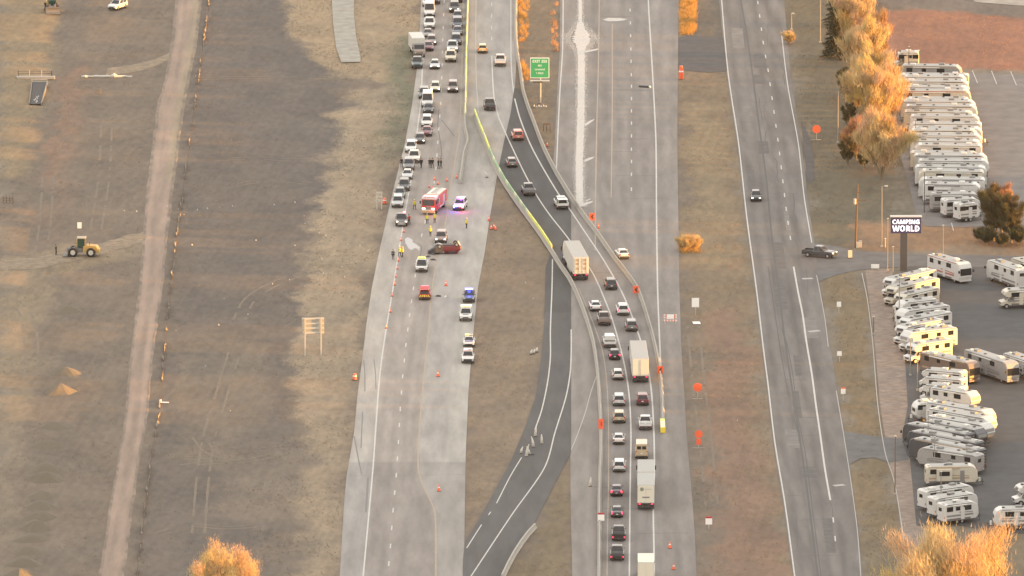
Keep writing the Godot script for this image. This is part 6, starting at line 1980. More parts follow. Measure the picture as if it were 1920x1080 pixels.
func crash_scene() -> void:
	var L := left_white
	fire_engine(v(-14.38, -64.39), 0.22)
	var a := car("suv", "white", v(-9.27, -67.79), left_yellow, 1, "police SUV flashing blue and red beside the fire engine", true, "", -0.12)
	roof_bar(a, "suv", M.beacon_red, M.beacon_blue, 0.0)
	for s in [-1, 1]:
		part("grille_light", block(Vector3(0.62, 0.3, 0.06)), M.beacon_red if s > 0 else M.beacon_blue, a, Vector3(s * 0.45, 0.72, 2.5))
	part("push_bar", block(Vector3(1.2, 0.5, 0.08)), M.trim, a, Vector3(0, 0.5, 2.55))
	emergency_light(a, Vector3(-0.6, 1.2, 3.3), Color(0.25, 0.3, 1.0), 1.2)
	emergency_light(a, Vector3(0.7, 1.2, 3.2), Color(1.0, 0.15, 0.3), 1.2)
	emergency_light(a, Vector3(0.1, 2.35, 0.25), Color(0.75, 0.3, 1.0), 1.5)
	var b := car("pickup", "dark", v(-18.87, -53.3), L, 1, "dark pickup with lit lamps at the head of the shoulder, near the crash", true, "", 0.04)
	part("beacon", block(Vector3(0.4, 0.16, 0.3)), M.beacon_red, b, Vector3(0.5, 2.02, -0.1))
	part("push_bar", block(Vector3(1.3, 0.5, 0.08)), M.chrome, b, Vector3(0, 0.65, 2.95))
	car("suv", "brown", v(-12.12, -38.06), left_yellow, 1, "dark brown SUV with lit headlights touching the overturned wreck", true)
	var c := car("pickup", "white", v(-15.19, -12.84), left_dash, 1, "white responder pickup with a lime light bar below the wreck", false)
	roof_bar(c, "pickup", M.beacon_lime, M.beacon_lime)
	part("hood_panel", block(Vector3(1.7, 0.05, 1.0)), M.black, c, Vector3(0, 1.185, 1.85))
	var d := car("suv", "fire_red", v(-14.49, 10.88), left_dash, -1, "red rescue truck with yellow chevrons on its tail", false)
	roof_bar(d, "suv", M.beacon_red, M.beacon_red)
	for i in 5:
		part("chevron_stripe", block(Vector3(0.16, 0.42, 0.03)), M.chevron, d, Vector3(-0.7 + i * 0.35, 0.78, -2.49), Vector3(0, 0, 0.6 * signf(i - 2.0)))
	part("open_hatch", block(Vector3(1.5, 0.07, 1.0)), M.fire_red, d, Vector3(0, 2.2, -2.4), Vector3(-0.35, 0, 0))
	var e := car("suv", "navy", v(-7.15, 13.13), left_right, 1, "police car flashing blue behind the white pickup with amber bar", false)
	roof_bar(e, "suv", M.beacon_blue, M.beacon_blue)
	emergency_light(e, Vector3(0.0, 2.35, 0.4), Color(0.3, 0.35, 1.0), 0.7)
	var f := car("pickup", "white", v(-7.62, 28.75), left_right, 1, "big white pickup with an amber light bar on the right shoulder")
	roof_bar(f, "pickup", M.beacon_amber, M.beacon_amber)
	part("hood_emblem", block(Vector3(0.9, 0.04, 0.5)), M.stripe_grey, f, Vector3(0, 1.155, 2.1))
	part("utility_box", block(Vector3(1.9, 0.9, 1.8)), M.white, f, Vector3(0, 1.4, -1.85))
	var g := car("sedan", "white", v(-7.02, 49.79), left_right, 1, "white and purple marked sedan behind the white SUV on the shoulder")
	roof_bar(g, "sedan", M.beacon_amber, M.white, -0.4)
	part("hood_panel", block(Vector3(1.3, 0.04, 0.8)), paint(0.12, 0.07, 0.28), g, Vector3(0, 0.93, 1.5), Vector3(0.09, 0, 0))
	var h := car("suv", "white", v(-7.14, 63.14), left_right, 1, "white SUV with a black grille, last on the right shoulder")
	part("push_bar", block(Vector3(1.3, 0.45, 0.1)), M.trim, h, Vector3(0, 0.62, 2.5))
	roof_bar(h, "suv", M.beacon_red, M.white)
	wreck(v(-11.35, -29.12))
	var db := ["bent bumper piece on the road below the wreck", "torn dark panel on the road beside the wreck", "scrap of pale plastic near the red rescue truck", "dark scrap between the rescue truck and the parked pickup"]
	var dp := [v(-13.3, -23.97), v(-14.13, -26.77), v(-10.97, 7.72), v(-12.21, 7.26)]
	for i in 4:
		var o := thing("debris_piece", db[i], "debris", dp[i] + Vector3(0, 0.01, 0), i * 0.9)
		var st := tool()
		loft(st, [PackedVector3Array([Vector3(-0.5, 0, -0.2), Vector3(-0.4, 0.05, 0.2), Vector3(-0.45, 0.22, 0)]), PackedVector3Array([Vector3(0.1, 0, -0.3), Vector3(0.05, 0.02, 0.25), Vector3(0.05, 0.3, -0.05)]), PackedVector3Array([Vector3(0.55, 0, -0.1), Vector3(0.5, 0.0, 0.15), Vector3(0.5, 0.12, 0)])])
		part("shard", done(st), M.white if i == 2 else M.frame, o)
		part("bracket", block(Vector3(0.3, 0.06, 0.12), Vector3(0, 0.03, 0.35)), M.steel, o)

func wreck(p: Vector3) -> void:
	# lies on its roof across the lane, nose to the left and crushed
	var o := thing("wrecked_car", "overturned maroon vehicle with a crushed dark nose and upturned wheels", "car", p + Vector3(0.2, 0.02, -0.9), -PI / 2 + 0.12)
	var st := tool()
	var rings := []
	for s in [[-2.5, 0.80, 0.75, 1.32], [-2.3, 0.96, 0.66, 1.42], [-1.0, 0.98, 0.62, 1.46], [0.4, 0.97, 0.58, 1.42], [1.0, 0.93, 0.5, 1.3]]:
		rings.append(hull_ring(s))
	loft(st, rings)
	part("body", done(st), M.wreck, o)
	st = tool()
	loft(st, [PackedVector3Array([Vector3(-0.6, 0.02, -1.9), Vector3(0.6, 0.0, -1.8), Vector3(0.5, 0.02, 0.1), Vector3(-0.55, 0.0, 0.0)]), PackedVector3Array([Vector3(-0.92, 0.72, -2.3), Vector3(0.92, 0.72, -2.3), Vector3(0.9, 0.68, 0.7), Vector3(-0.9, 0.68, 0.7)])])
	part("crushed_cabin", done(st), M.wreck, o)
	st = tool()
	rings = []
	for s in [[0.6, 0.95, 0.4, 1.5], [1.2, 0.9, 0.2, 1.75], [1.9, 1.0, 0.12, 1.4], [2.5, 0.8, 0.1, 1.0], [3.1, 0.6, 0.02, 0.6]]:
		var r := hull_ring(s)
		for i in r.size():
			r[i] += Vector3(fine.get_noise_2d(i * 4.0, s[0] * 9.0), fine.get_noise_2d(i * 4.0 + 40.0, s[0] * 9.0) * 0.7, 0) * 0.35
			r[i].y = maxf(r[i].y, 0.0)
		rings.append(r)
	loft(st, rings)
	part("crushed_nose", done(st), M.dark, o)
	part("underbody", block(Vector3(1.5, 0.12, 3.0)), M.frame, o, Vector3(0, 1.5, -0.7))
	part("exhaust_pipe", block(Vector3(0.12, 0.12, 2.8)), M.steel, o, Vector3(0.4, 1.6, -0.8))
	for s in [-1, 1]:
		add_wheel(o, Vector3(s * 0.85, 1.62, -1.7), 0.38, 0.26)
		part("side_window", block(Vector3(0.04, 0.36, 1.1)), M.glass, o, Vector3(s * 0.8, 0.4, -0.9), Vector3(0, 0, s * 0.45))
	add_wheel(o, Vector3(0.9, 1.35, 1.2), 0.38, 0.26)
	add_wheel(o, Vector3(-0.75, 0.9, 1.9), 0.38, 0.26)
	part("loose_hood", block(Vector3(1.3, 0.06, 0.9)), M.dark, o, Vector3(0.1, 1.45, 1.75), Vector3(0.5, 0.2, 0.3))
	part("airbag", mound_mesh("airbag", 0.45, 0.4, 0.5), M.white_cloth, o, Vector3(-0.3, 1.6, -2.1))

func fire_engine(p: Vector3, yaw: float) -> void:
	var t := Vector3(sin(-yaw), 0, cos(-yaw))
	var o := thing("fire_engine", "red fire engine with a white cab roof angled across the lane", "fire engine", p - t * 4.6 + Vector3(0, 0.02, 0), -yaw)
	var st := tool()
	prism(st, [Vector2(1.9, 0.55), Vector2(4.55, 0.55), Vector2(4.6, 1.5), Vector2(4.45, 2.65), Vector2(1.9, 2.7)], 1.22, 0.1)
	var cab := part("cab", done(st), M.fire_red, o)
	part("cab_roof", block(Vector3(2.38, 0.34, 2.5)), M.white, cab, Vector3(0, 2.8, 3.15))
	st = tool()
	pane(st, Vector3(1.15, 1.5, 4.6), Vector3(-1.15, 1.5, 4.6), Vector3(-1.12, 2.6, 4.46), Vector3(1.12, 2.6, 4.46), 0.1, -0.02)
	part("windshield", done(st), M.glass, o)
	for s in [-1, 1]:
		for z in [2.35, 3.6]:
			var d := part("door", block(Vector3(0.04, 1.9, 1.05)), M.fire_red, o, Vector3(s * 1.235, 1.6, z))
			part("window", block(Vector3(0.04, 0.75, 0.85)), M.glass, d, Vector3(s * 0.01, 0.5, 0))
		part("headlight", block(Vector3(0.5, 0.26, 0.08)), M.lit_lens, o, Vector3(s * 0.82, 1.05, 4.62))
		part("mirror", block(Vector3(0.24, 0.5, 0.14)), M.trim, o, Vector3(s * 1.45, 2.1, 4.4))
		for k in 3:
			part("locker_shutter", block(Vector3(0.04, 1.5, 1.35)), M.galv if k == 1 else M.fire_red, o, Vector3(s * 1.235, 1.65, -3.7 + k * 1.55))
		part("white_band", block(Vector3(0.03, 0.25, 5.6)), M.white, o, Vector3(s * 1.245, 0.82, -1.6))
		add_wheel(o, Vector3(s * 1.05, 0.52, 3.0), 0.52, 0.34, M.chrome)
		add_wheel(o, Vector3(s * 1.0, 0.52, -2.6), 0.52, 0.55, M.chrome)
		part("ladder_rail", block(Vector3(0.1, 0.12, 5.2)), M.chrome, o, Vector3(s * 0.5, 3.05, -1.9))
	for k in 9:
		part("ladder_rung", block(Vector3(1.0, 0.06, 0.06)), M.chrome, o, Vector3(0, 3.05, -4.2 + k * 0.6))
	part("equipment_body", block(Vector3(2.42, 2.35, 6.3)), M.fire_red, o, Vector3(0, 1.75, -1.45))
	part("hose_bed_cover", block(Vector3(2.2, 0.12, 5.8)), M.cream, o, Vector3(0, 2.95, -1.5))
	part("pump_panel", block(Vector3(2.5, 1.5, 0.7)), M.chrome, o, Vector3(0, 1.6, 1.4))
	part("front_bumper", block(Vector3(2.4, 0.45, 0.5)), M.tan, o, Vector3(0, 0.6, 4.8))
	part("grille", block(Vector3(1.0, 0.7, 0.06)), M.chrome, o, Vector3(0, 1.1, 4.63))
	var bar := part("light_bar", block(Vector3(1.9, 0.1, 0.4)), M.trim, o, Vector3(0, 3.03, 4.0))
	for k in 5:
		part("beacon", block(Vector3(0.32, 0.18, 0.34)), M.beacon_red if k != 2 else M.lit_lens, bar, Vector3(-0.76 + k * 0.38, 0.13, 0))
	emergency_light(o, Vector3(0.9, 1.2, 5.3), Color(1.0, 0.25, 0.2), 0.5)

# ---------------------------------------------------------------- campers: noses point to +z

func shell_outline(kind: String, h: float) -> Array:
	match kind:
		"trailer":
			return [Vector2(-h, 0.6), Vector2(h - 0.45, 0.6), Vector2(h, 1.15), Vector2(h - 0.06, 2.3), Vector2(h - 0.35, 2.85), Vector2(h - 0.95, 3.2), Vector2(-h + 0.3, 3.2), Vector2(-h, 3.0)]
		"fifth":
			return [Vector2(-h, 0.75), Vector2(h - 3.0, 0.75), Vector2(h - 2.8, 1.75), Vector2(h - 0.3, 1.8), Vector2(h, 2.35), Vector2(h - 0.2, 3.1), Vector2(h - 0.9, 3.75), Vector2(-h + 0.3, 3.65), Vector2(-h, 3.35)]
		"coach":
			return [Vector2(-h, 0.5), Vector2(h - 0.2, 0.5), Vector2(h, 1.1), Vector2(h - 0.06, 2.6), Vector2(h - 0.35, 3.25), Vector2(h - 0.9, 3.5), Vector2(-h + 0.25, 3.5), Vector2(-h, 3.25)]
	return [Vector2(-h, 0.55), Vector2(h - 2.3, 0.55), Vector2(h - 2.15, 1.95), Vector2(h - 0.8, 1.98), Vector2(h - 0.5, 2.35), Vector2(h - 0.7, 2.8), Vector2(h - 1.3, 3.1), Vector2(-h + 0.25, 3.15), Vector2(-h, 2.9)]

func camper(kind: String, a: Vector3, b: Vector3, face: int, shell: Material, stripe: Material, label: String, group := "", slide := 0) -> Node3D:
	var along := (b - a).normalized()
	var back := Vector3(along.z, 0, -along.x)
	if back.z > 0:
		back = -back
	var full := snappedf(a.distance_to(b), 0.5)
	var f := along * face
	var called: String = {"trailer": "travel_trailer", "fifth": "fifth_wheel_trailer", "coach": "coach_motorhome", "cab": "cab_motorhome"}[kind]
	var cat: String = {"trailer": "trailer", "fifth": "trailer", "coach": "motorhome", "cab": "motorhome"}[kind]
	var o := thing(called, label, cat, (a + b) * 0.5 + back * 1.27 + Vector3(0, 0.012, 0), atan2(f.x, f.z), group)
	var h := full * 0.5
	var near := -1.0 if face > 0 else 1.0       # the long side that shows
	var key := "%s%.1f" % [kind, full]
	if not meshes.has(key):
		var st := tool()
		prism(st, shell_outline(kind, h), 1.25, 0.1)
		meshes[key] = done(st)
	part("shell", meshes[key], shell, o)
	var top: float = {"trailer": 3.2, "fifth": 3.68, "coach": 3.5, "cab": 3.12}[kind]
	var floor_y: float = {"trailer": 0.6, "fifth": 0.75, "coach": 0.5, "cab": 0.55}[kind]
	var rf := part("roof", block(Vector3(1.5 if shell == M.shell_dark or shell == M.shell_brown else 2.2, 0.06, full - 2.2)), M.roof_skin, o, Vector3(0, top + 0.01, -0.35), Vector3(-0.012 if kind == "fifth" else 0.0, 0, 0))
	for k in ([-0.28, 0.2] if full > 8.0 else [0.0]):
		part("air_conditioner", block(Vector3(0.75, 0.28, 1.0)), M.ac_unit if (taken.size() + int(full * 10.0 + k * 10.0)) % 3 == 0 else M.stripe_grey, rf, Vector3(0.25 * signf(k), 0.17, full * k))
	for k in [-0.4, -0.08, 0.34]:
		part("roof_vent", block(Vector3(0.42, 0.14, 0.42)), M.trim if k > -0.3 else M.ac_unit, rf, Vector3(0.35 * signf(k), 0.09, full * k))
	for s in [-1, 1]:
		var x: float = s * 1.255
		for w in [[-0.36, 1.1, 0.75], [-0.12, 0.8, 0.6], [0.16, 1.4, 0.75]]:
			if slide != 0 and s == near and absf(w[0]) < 0.2:
				continue
			part("window", block(Vector3(0.03, w[2], w[1])), M.glass, o, Vector3(x, top - 0.8, full * w[0]))
		part("stripe_band", block(Vector3(0.02, 0.28, full * 0.78)), stripe, o, Vector3(x, floor_y + 0.75, -full * 0.06))
		part("stripe_band", block(Vector3(0.022, 0.16, full * 0.4)), stripe, o, Vector3(x, floor_y + 1.15, full * 0.12), Vector3(0.05, 0, 0))
		part("skirt", block(Vector3(0.03, 0.35, full * 0.7)), M.skirt, o, Vector3(x, floor_y + 0.16, -full * 0.1))
		part("gutter", block(Vector3(0.06, 0.14, full - 1.6)), M.stripe_grey if int(full * 2.0) % 2 else stripe, o, Vector3(s * 1.24, top - 0.13, -0.4))
		if kind in ["trailer", "fifth"]:
			for z in [-0.55, 0.35]:
				add_wheel(o, Vector3(s * 1.08, 0.36, z - full * 0.05), 0.36, 0.24)
		else:
			add_wheel(o, Vector3(s * 1.05, 0.42, -h * 0.45), 0.42, 0.34)
			add_wheel(o, Vector3(s * 1.05, 0.42, h - (0.9 if kind == "cab" else 1.7)), 0.42, 0.28)
	part("chassis", block(Vector3(1.6, 0.22, full - 0.8)), M.frame, o, Vector3(0, floor_y - 0.08, -0.2 if kind != "cab" else -0.8))
	part("door", block(Vector3(0.03, 1.85, 0.68)), M.stripe_grey if slide else shell, o, Vector3(near * 1.262, floor_y + 1.0, full * 0.02 + (1.4 if slide else 0.0)))
	var aw := tool()
	tube(aw, Vector3(near * 1.33, top - 0.3, -full * 0.3), Vector3(near * 1.33, top - 0.3, full * 0.14), 0.09, 0.09, 8)
	part("awning_roll", done(aw), stripe if slide else M.ac_unit, o)
	if slide:
		var so := part("slide_out", block(Vector3(0.75, 1.85, full * 0.3)), shell, o, Vector3(near * 1.55, floor_y + 1.35, -full * 0.16))
		part("window", block(Vector3(0.03, 0.7, full * 0.2)), M.glass, so, Vector3(near * 0.385, 0.25, 0))
	part("rear_window", block(Vector3(0.85, 0.55, 0.03)), M.glass, o, Vector3(0.2, top - 0.95, -h - 0.005))
	part("rear_bumper", block(Vector3(2.2, 0.16, 0.14)), M.frame, o, Vector3(0, floor_y - 0.08, -h - 0.05))
	for s in [-1, 1]:
		part("taillight", block(Vector3(0.14, 0.3, 0.04)), M.tail, o, Vector3(s * 1.02, floor_y + 0.55, -h - 0.01))
	var ld := part("ladder", block(Vector3(0.42, 0.04, 0.04)), M.galv, o, Vector3(-0.7, top - 0.6, -h - 0.06))
	for k in 4:
		part("rung", block(Vector3(0.42, 0.04, 0.04)), M.galv, ld, Vector3(0, -0.45 * (k + 1), 0))
	match kind:
		"trailer":
			var st := tool()
			for s in [-1, 1]:
				tube(st, Vector3(s * 0.8, 0.52, h - 0.5), Vector3(0, 0.5, h + 1.1), 0.06, 0.06, 5)
			part("hitch", done(st), M.frame, o)
			part("jack_leg", pole_mesh(0.95, 0.05, 0.05, 6), M.frame, o, Vector3(0, -0.01, h + 0.85))
			part("propane_tank", pole_mesh(0.6, 0.2, 0.18, 10), M.ac_unit, o, Vector3(0, 0.55, h + 0.35))
			part("front_window", block(Vector3(1.3, 0.5, 0.04)), M.glass, o, Vector3(0, 1.9, h - 0.015), Vector3(-0.05, 0, 0))
		"fifth":
			part("king_pin", block(Vector3(0.4, 0.7, 0.5)), M.frame, o, Vector3(0, 1.5, h - 1.4))
			for s in [-1, 1]:
				part("landing_leg", block(Vector3(0.12, 0.95, 0.12), Vector3(0, 0.46, 0)), M.frame, o, Vector3(s * 0.9, 0, h - 3.25))
			part("front_cap", block(Vector3(1.9, 0.5, 0.05)), stripe, o, Vector3(0, 2.75, h - 0.1), Vector3(-0.26, 0, 0))
		"coach":
			part("windshield", block(Vector3(2.2, 1.15, 0.05)), M.glass, o, Vector3(0, 1.98, h - 0.03), Vector3(-0.04, 0, 0))
			for s in [-1, 1]:
				part("headlight", block(Vector3(0.4, 0.2, 0.05)), M.lens, o, Vector3(s * 0.85, 0.85, h - 0.11), Vector3(-0.3, 0, 0))
				part("mirror", block(Vector3(0.3, 0.45, 0.14)), M.trim, o, Vector3(s * 1.42, 2.1, h + 0.05))
			part("front_bumper", block(Vector3(2.3, 0.25, 0.12)), shell, o, Vector3(0, 0.5, h - 0.1))
		"cab":
			var k2 := "cabfront%.1f" % full
			if not meshes.has(k2):
				var st2 := tool()
				prism(st2, [Vector2(h - 2.3, 0.5), Vector2(h - 0.1, 0.5), Vector2(h, 1.1), Vector2(h - 0.8, 1.3), Vector2(h - 1.35, 1.95), Vector2(h - 2.3, 1.97)], 1.02, 0.08)
				meshes[k2] = done(st2)
			var cb := part("cab", meshes[k2], M.white if shell == M.shell else shell, o)
			var st3 := tool()
			pane(st3, Vector3(0.95, 1.32, h - 0.8), Vector3(-0.95, 1.32, h - 0.8), Vector3(-0.92, 1.93, h - 1.34), Vector3(0.92, 1.93, h - 1.34), 0.07, -0.02)
			part("windshield", done(st3), M.glass, cb)
			for s in [-1, 1]:
				part("side_window", block(Vector3(0.03, 0.45, 0.7)), M.glass, cb, Vector3(s * 1.03, 1.6, h - 1.75))
				part("headlight", block(Vector3(0.3, 0.2, 0.06)), M.lens, cb, Vector3(s * 0.75, 0.98, h - 0.02))
				part("mirror", block(Vector3(0.18, 0.35, 0.1)), M.trim, cb, Vector3(s * 1.2, 1.5, h - 1.15))
			part("grille", block(Vector3(0.9, 0.25, 0.05)), M.trim, cb, Vector3(0, 0.85, h - 0.03))
			part("bunk_window", block(Vector3(1.4, 0.4, 0.04)), M.glass, o, Vector3(0, 2.55, h - 0.58), Vector3(-0.4, 0, 0))
	return o

func camper_lots() -> void:
	# upper lot: one long row, parked side by side, ends toward the aisle
	var row := "white campers parked in the long row of the upper lot"
	var shared := "white camper, %s along the upper row from the tan-sided trailer"
	camper("cab", v(70, -205.65), v(74.7, -205.65), -1, M.shell_warm, M.stripe_grey, "small cream motorhome parked behind the head of the upper row")
	camper("fifth", v(70.65, -189.21), v(81.76, -187.58), 1, M.shell_grey, M.stripe_tan, "tan-sided trailer first in the upper row below the cream motorhome")
	var yb := 172.0
	var i := 0
	var places := [v(69.95, -182.16), v(82.79, -181.62), v(70.78, -177.84), v(82.44, -177.3), v(69.66, -173), v(82.55, -172.47), v(70.37, -168.19), v(82.47, -167.65), v(69.64, -163.39), v(82.48, -162.86), v(70.34, -158.09), v(81.8, -157.56), v(69.69, -152.81), v(82.94, -152.29), v(70.21, -148.08), v(83.14, -147.56), v(69.68, -143.38), v(82.3, -142.86), v(70.65, -138.17), v(83.24, -137.65), v(70.21, -133.5), v(83.35, -132.99), v(70.72, -128.86), v(83.36, -128.34), v(70.2, -124.23), v(82.43, -123.72), v(70.33, -119.63), v(82.91, -119.12), v(69.99, -115.04), v(82.55, -114.53), v(70.39, -109.97), v(82.54, -109.46), v(69.68, -105.42), v(81.8, -104.92), v(70.08, -100.4), v(83.2, -99.89), v(70.84, -95.39), v(83.09, -94.89), v(70.12, -90.41), v(82.53, -89.91), v(70.33, -85.45), v(81.88, -84.96)]
	var types := ["trailer", "fifth", "fifth", "coach", "fifth", "trailer", "fifth", "fifth", "coach", "fifth", "trailer"]
	var slots := {0: "white camper next to the tan-sided trailer at the upper row's head", 3: "white coach with a boxy front near the upper row's head", 6: "long white trailer beside the grey-trimmed one in the upper row", 20: "white camper three places from the front of the upper row"}
	while i * 2 < places.size():
		var a: Vector3 = places[i * 2]
		var b: Vector3 = places[i * 2 + 1]
		var sh: Material = M.shell if i % 4 else M.shell_warm
		var sp: Material = [M.stripe_grey, M.stripe_tan, M.trim, M.stripe_grey, M.stripe_red][i % 5]
		camper(types[i % types.size()], a, b, 1 if i % 5 else -1, sh, sp, slots.get(i, shared % NTH[i]), row, 0)
		i += 1
	camper("coach", v(70.3, -79.04), v(81.72, -78.55), -1, M.shell, M.stripe_grey, "white coach with a long dark side window near the row's front", row, 1)
	camper("fifth", v(70.95, -73.65), v(80.76, -72.67), 1, M.shell, M.stripe_grey, "white trailer with a dark slide-out wall at the row's front", row, 1)
	camper("trailer", v(71.99, -66.34), v(80.53, -66.82), 1, M.shell_grey, M.stripe_grey, "grey-sided trailer stepping out at the front of the upper row", row)
	camper("trailer", v(74.37, -61.01), v(80.39, -62.94), 1, M.shell, M.stripe_grey, "white trailer with two small end windows at the row's front", row)
	camper("trailer", v(76.69, -57.15), v(80.24, -59.07), 1, M.shell, M.stripe_grey, "short white trailer foremost in the upper row beside the trees", row)

	# lower lot
	camper("coach", v(69.4, -11.46), v(74.7, -2.74), 1, M.shell, M.stripe_red, "white coach with red swooshes behind the curved motorhome noses")
	camper("cab", v(62.96, 9.07), v(70.87, 0), -1, M.shell, M.stripe_grey, "white motorhome rearmost of the three by the pylon sign")
	camper("cab", v(63.08, 16.27), v(71.06, 7.26), -1, M.shell_warm, M.stripe_grey, "cream motorhome second of the three by the pylon sign")
	camper("cab", v(64.29, 22.53), v(70.78, 15.38), -1, M.shell_warm, M.stripe_tan, "cream motorhome foremost of the three by the pylon sign, rear window lit")
	var nose := "white motorhomes nosed up to the gravel path"
	camper("trailer", v(63.92, 28.75), v(70.17, 25.2), -1, M.shell, M.stripe_grey, "low white trailer between the cream motorhomes and the next group", nose)
	camper("trailer", v(64.05, 35.81), v(71.91, 30.52), -1, M.shell, M.stripe_tan, "white trailer with a clean flat roof nosed to the gravel path", nose)
	camper("cab", v(64.26, 42.82), v(72.07, 35.81), -1, M.shell, M.stripe_grey, "white motorhome behind the flat-roofed trailer's twin", nose)
	camper("cab", v(63.63, 48.92), v(70.55, 41.95), -1, M.shell, M.stripe_grey, "short white motorhome in the middle of the nosed-in group", nose)
	camper("cab", v(64.23, 54.55), v(71.75, 47.18), -1, M.shell, M.stripe_grey, "white motorhome with rounded bunk over the cab, middle of the group", nose)
	camper("fifth", v(64.07, 56.7), v(72.39, 51.09), -1, M.shell, M.stripe_grey, "longest white camper in the nosed-in group", nose)
	camper("cab", v(64.36, 63.57), v(71.43, 58.42), -1, M.shell, M.stripe_grey, "white motorhome with full side showing, front of the nosed-in group")
	camper("coach", v(65.51, 70.39), v(73.14, 79.69), 1, M.shell_brown, M.stripe_tan, "dark brown coach with its nose toward the aisle")
	camper("coach", v(72.62, 68.26), v(79.2, 79.69), 1, M.shell_grey, M.stripe_grey, "grey coach parked out in the aisle past the brown coach")
	camper("trailer", v(78.92, 69.54), v(84.49, 79.69), 1, M.shell, M.stripe_grey, "white camper behind the grey coach in the aisle")
	var trio := "motorhomes with sunlit ends below the brown coach"
	camper("cab", v(64.95, 82.21), v(71.75, 85.14), -1, M.shell, M.stripe_grey, "white motorhome just below the dark brown coach", trio)
	camper("cab", v(64.76, 88.07), v(71.53, 90.98), -1, M.shell, M.stripe_grey, "white motorhome second below the dark brown coach", trio)
	camper("cab", v(64.65, 93.89), v(71.3, 97.2), -1, M.shell, M.stripe_grey, "white motorhome third below the dark brown coach", trio)
	camper("fifth", v(66.09, 98.85), v(72.63, 104.61), 1, M.shell, M.stripe_grey, "long grey-streaked trailer behind the small white box trailer")
	camper("trailer", v(63.81, 109.11), v(66.44, 108.3), -1, M.shell, M.shell_warm, "small square white box trailer at the edge of the gravel")
	var lng := "long trailers with sunlit ends in the lower lot"
	camper("fifth", v(65.19, 110.34), v(74.37, 118.46), 1, M.shell, M.stripe_grey, "long white trailer with its end lit, rearmost of four", lng)
	camper("fifth", v(65.2, 115.22), v(74.34, 123.7), 1, M.shell, M.stripe_grey, "long white trailer second of the four with lit ends", lng)
	camper("fifth", v(64.84, 120.88), v(73.88, 128.91), 1, M.shell, M.stripe_grey, "long white trailer third of the four with lit ends", lng)
	camper("fifth", v(64.37, 124.9), v(72.4, 132.9), 1, M.shell_dark, M.stripe_grey, "long dark trailer last of the four with lit ends", lng)
	camper("coach", v(61.01, 125.71), v(70.35, 134.49), -1, M.shell_dark, M.stripe_grey, "black coach rearmost of the dark group near the driveway")
	camper("coach", v(61.49, 131.31), v(71.6, 140.83), -1, M.shell_dark, M.stripe_grey, "black coach in the middle of the dark group near the driveway")
	camper("coach", v(61.64, 136.88), v(71.64, 146.35), -1, M.shell_dark, M.stripe_tan, "black coach foremost of the dark group near the driveway")
	camper("trailer", v(62.62, 142.41), v(71.62, 149.09), -1, M.shell_grey, M.stripe_grey, "low grey trailer in front of the black coaches")
	camper("trailer", v(63.77, 157.28), v(71.59, 156.5), 1, M.shell_warm, M.stripe_tan, "cream trailer with a dark doorway standing on its own", "", 1)
	var three := "three white trailers parked at an angle"
	camper("trailer", v(63.17, 174.96), v(70.5, 170), 1, M.shell, M.stripe_grey, "white trailer rearmost of the three parked at an angle", three)
	camper("trailer", v(64.45, 180.28), v(70.94, 175.72), 1, M.shell, M.stripe_grey, "white trailer in the middle of the three parked at an angle", three)
	camper("trailer", v(65.58, 184.81), v(70.87, 181.79), 1, M.shell, M.stripe_grey, "white trailer foremost of the three with three dark side windows", three)
	camper("trailer", v(72.9, 187.82), v(79.85, 187.44), -1, M.shell, M.stripe_grey, "white trailer alone beside the huge golden tree")
	camper("cab", v(76.81, 171.14), v(82.65, 169.61), -1, M.shell, M.stripe_grey, "white motorhome nose behind the lone white trailer")
	camper("cab", v(80.81, 18.06), v(87.65, 16.72), -1, M.shell_warm, M.stripe_grey, "cream motorhome driving in the open aisle")
	camper("coach", v(79.15, -7.32), v(83.93, 2.28), -1, M.shell, M.stripe_grey, "white coach with a dark front side window at the aisle's far end")
	camper("coach", v(83.24, -9.15), v(89.1, 3.64), -1, M.shell_warm, M.stripe_grey, "cream coach behind the white coach at the aisle's far end")

# ---------------------------------------------------------------- people

func capsule(p: Vector3, a: Vector3, b: Vector3, ra: float, rb: float) -> float:
	var ab := b - a
	var t := clampf((p - a).dot(ab) / maxf(ab.length_squared(), 1e-6), 0.0, 1.0)
	return (p - a - ab * t).length() - lerpf(ra, rb, t)

func smin(a: float, b: float, k: float) -> float:
	var h := clampf(0.5 + 0.5 * (b - a) / k, 0.0, 1.0)
	return lerpf(b, a, h) - k * h * (1.0 - h)

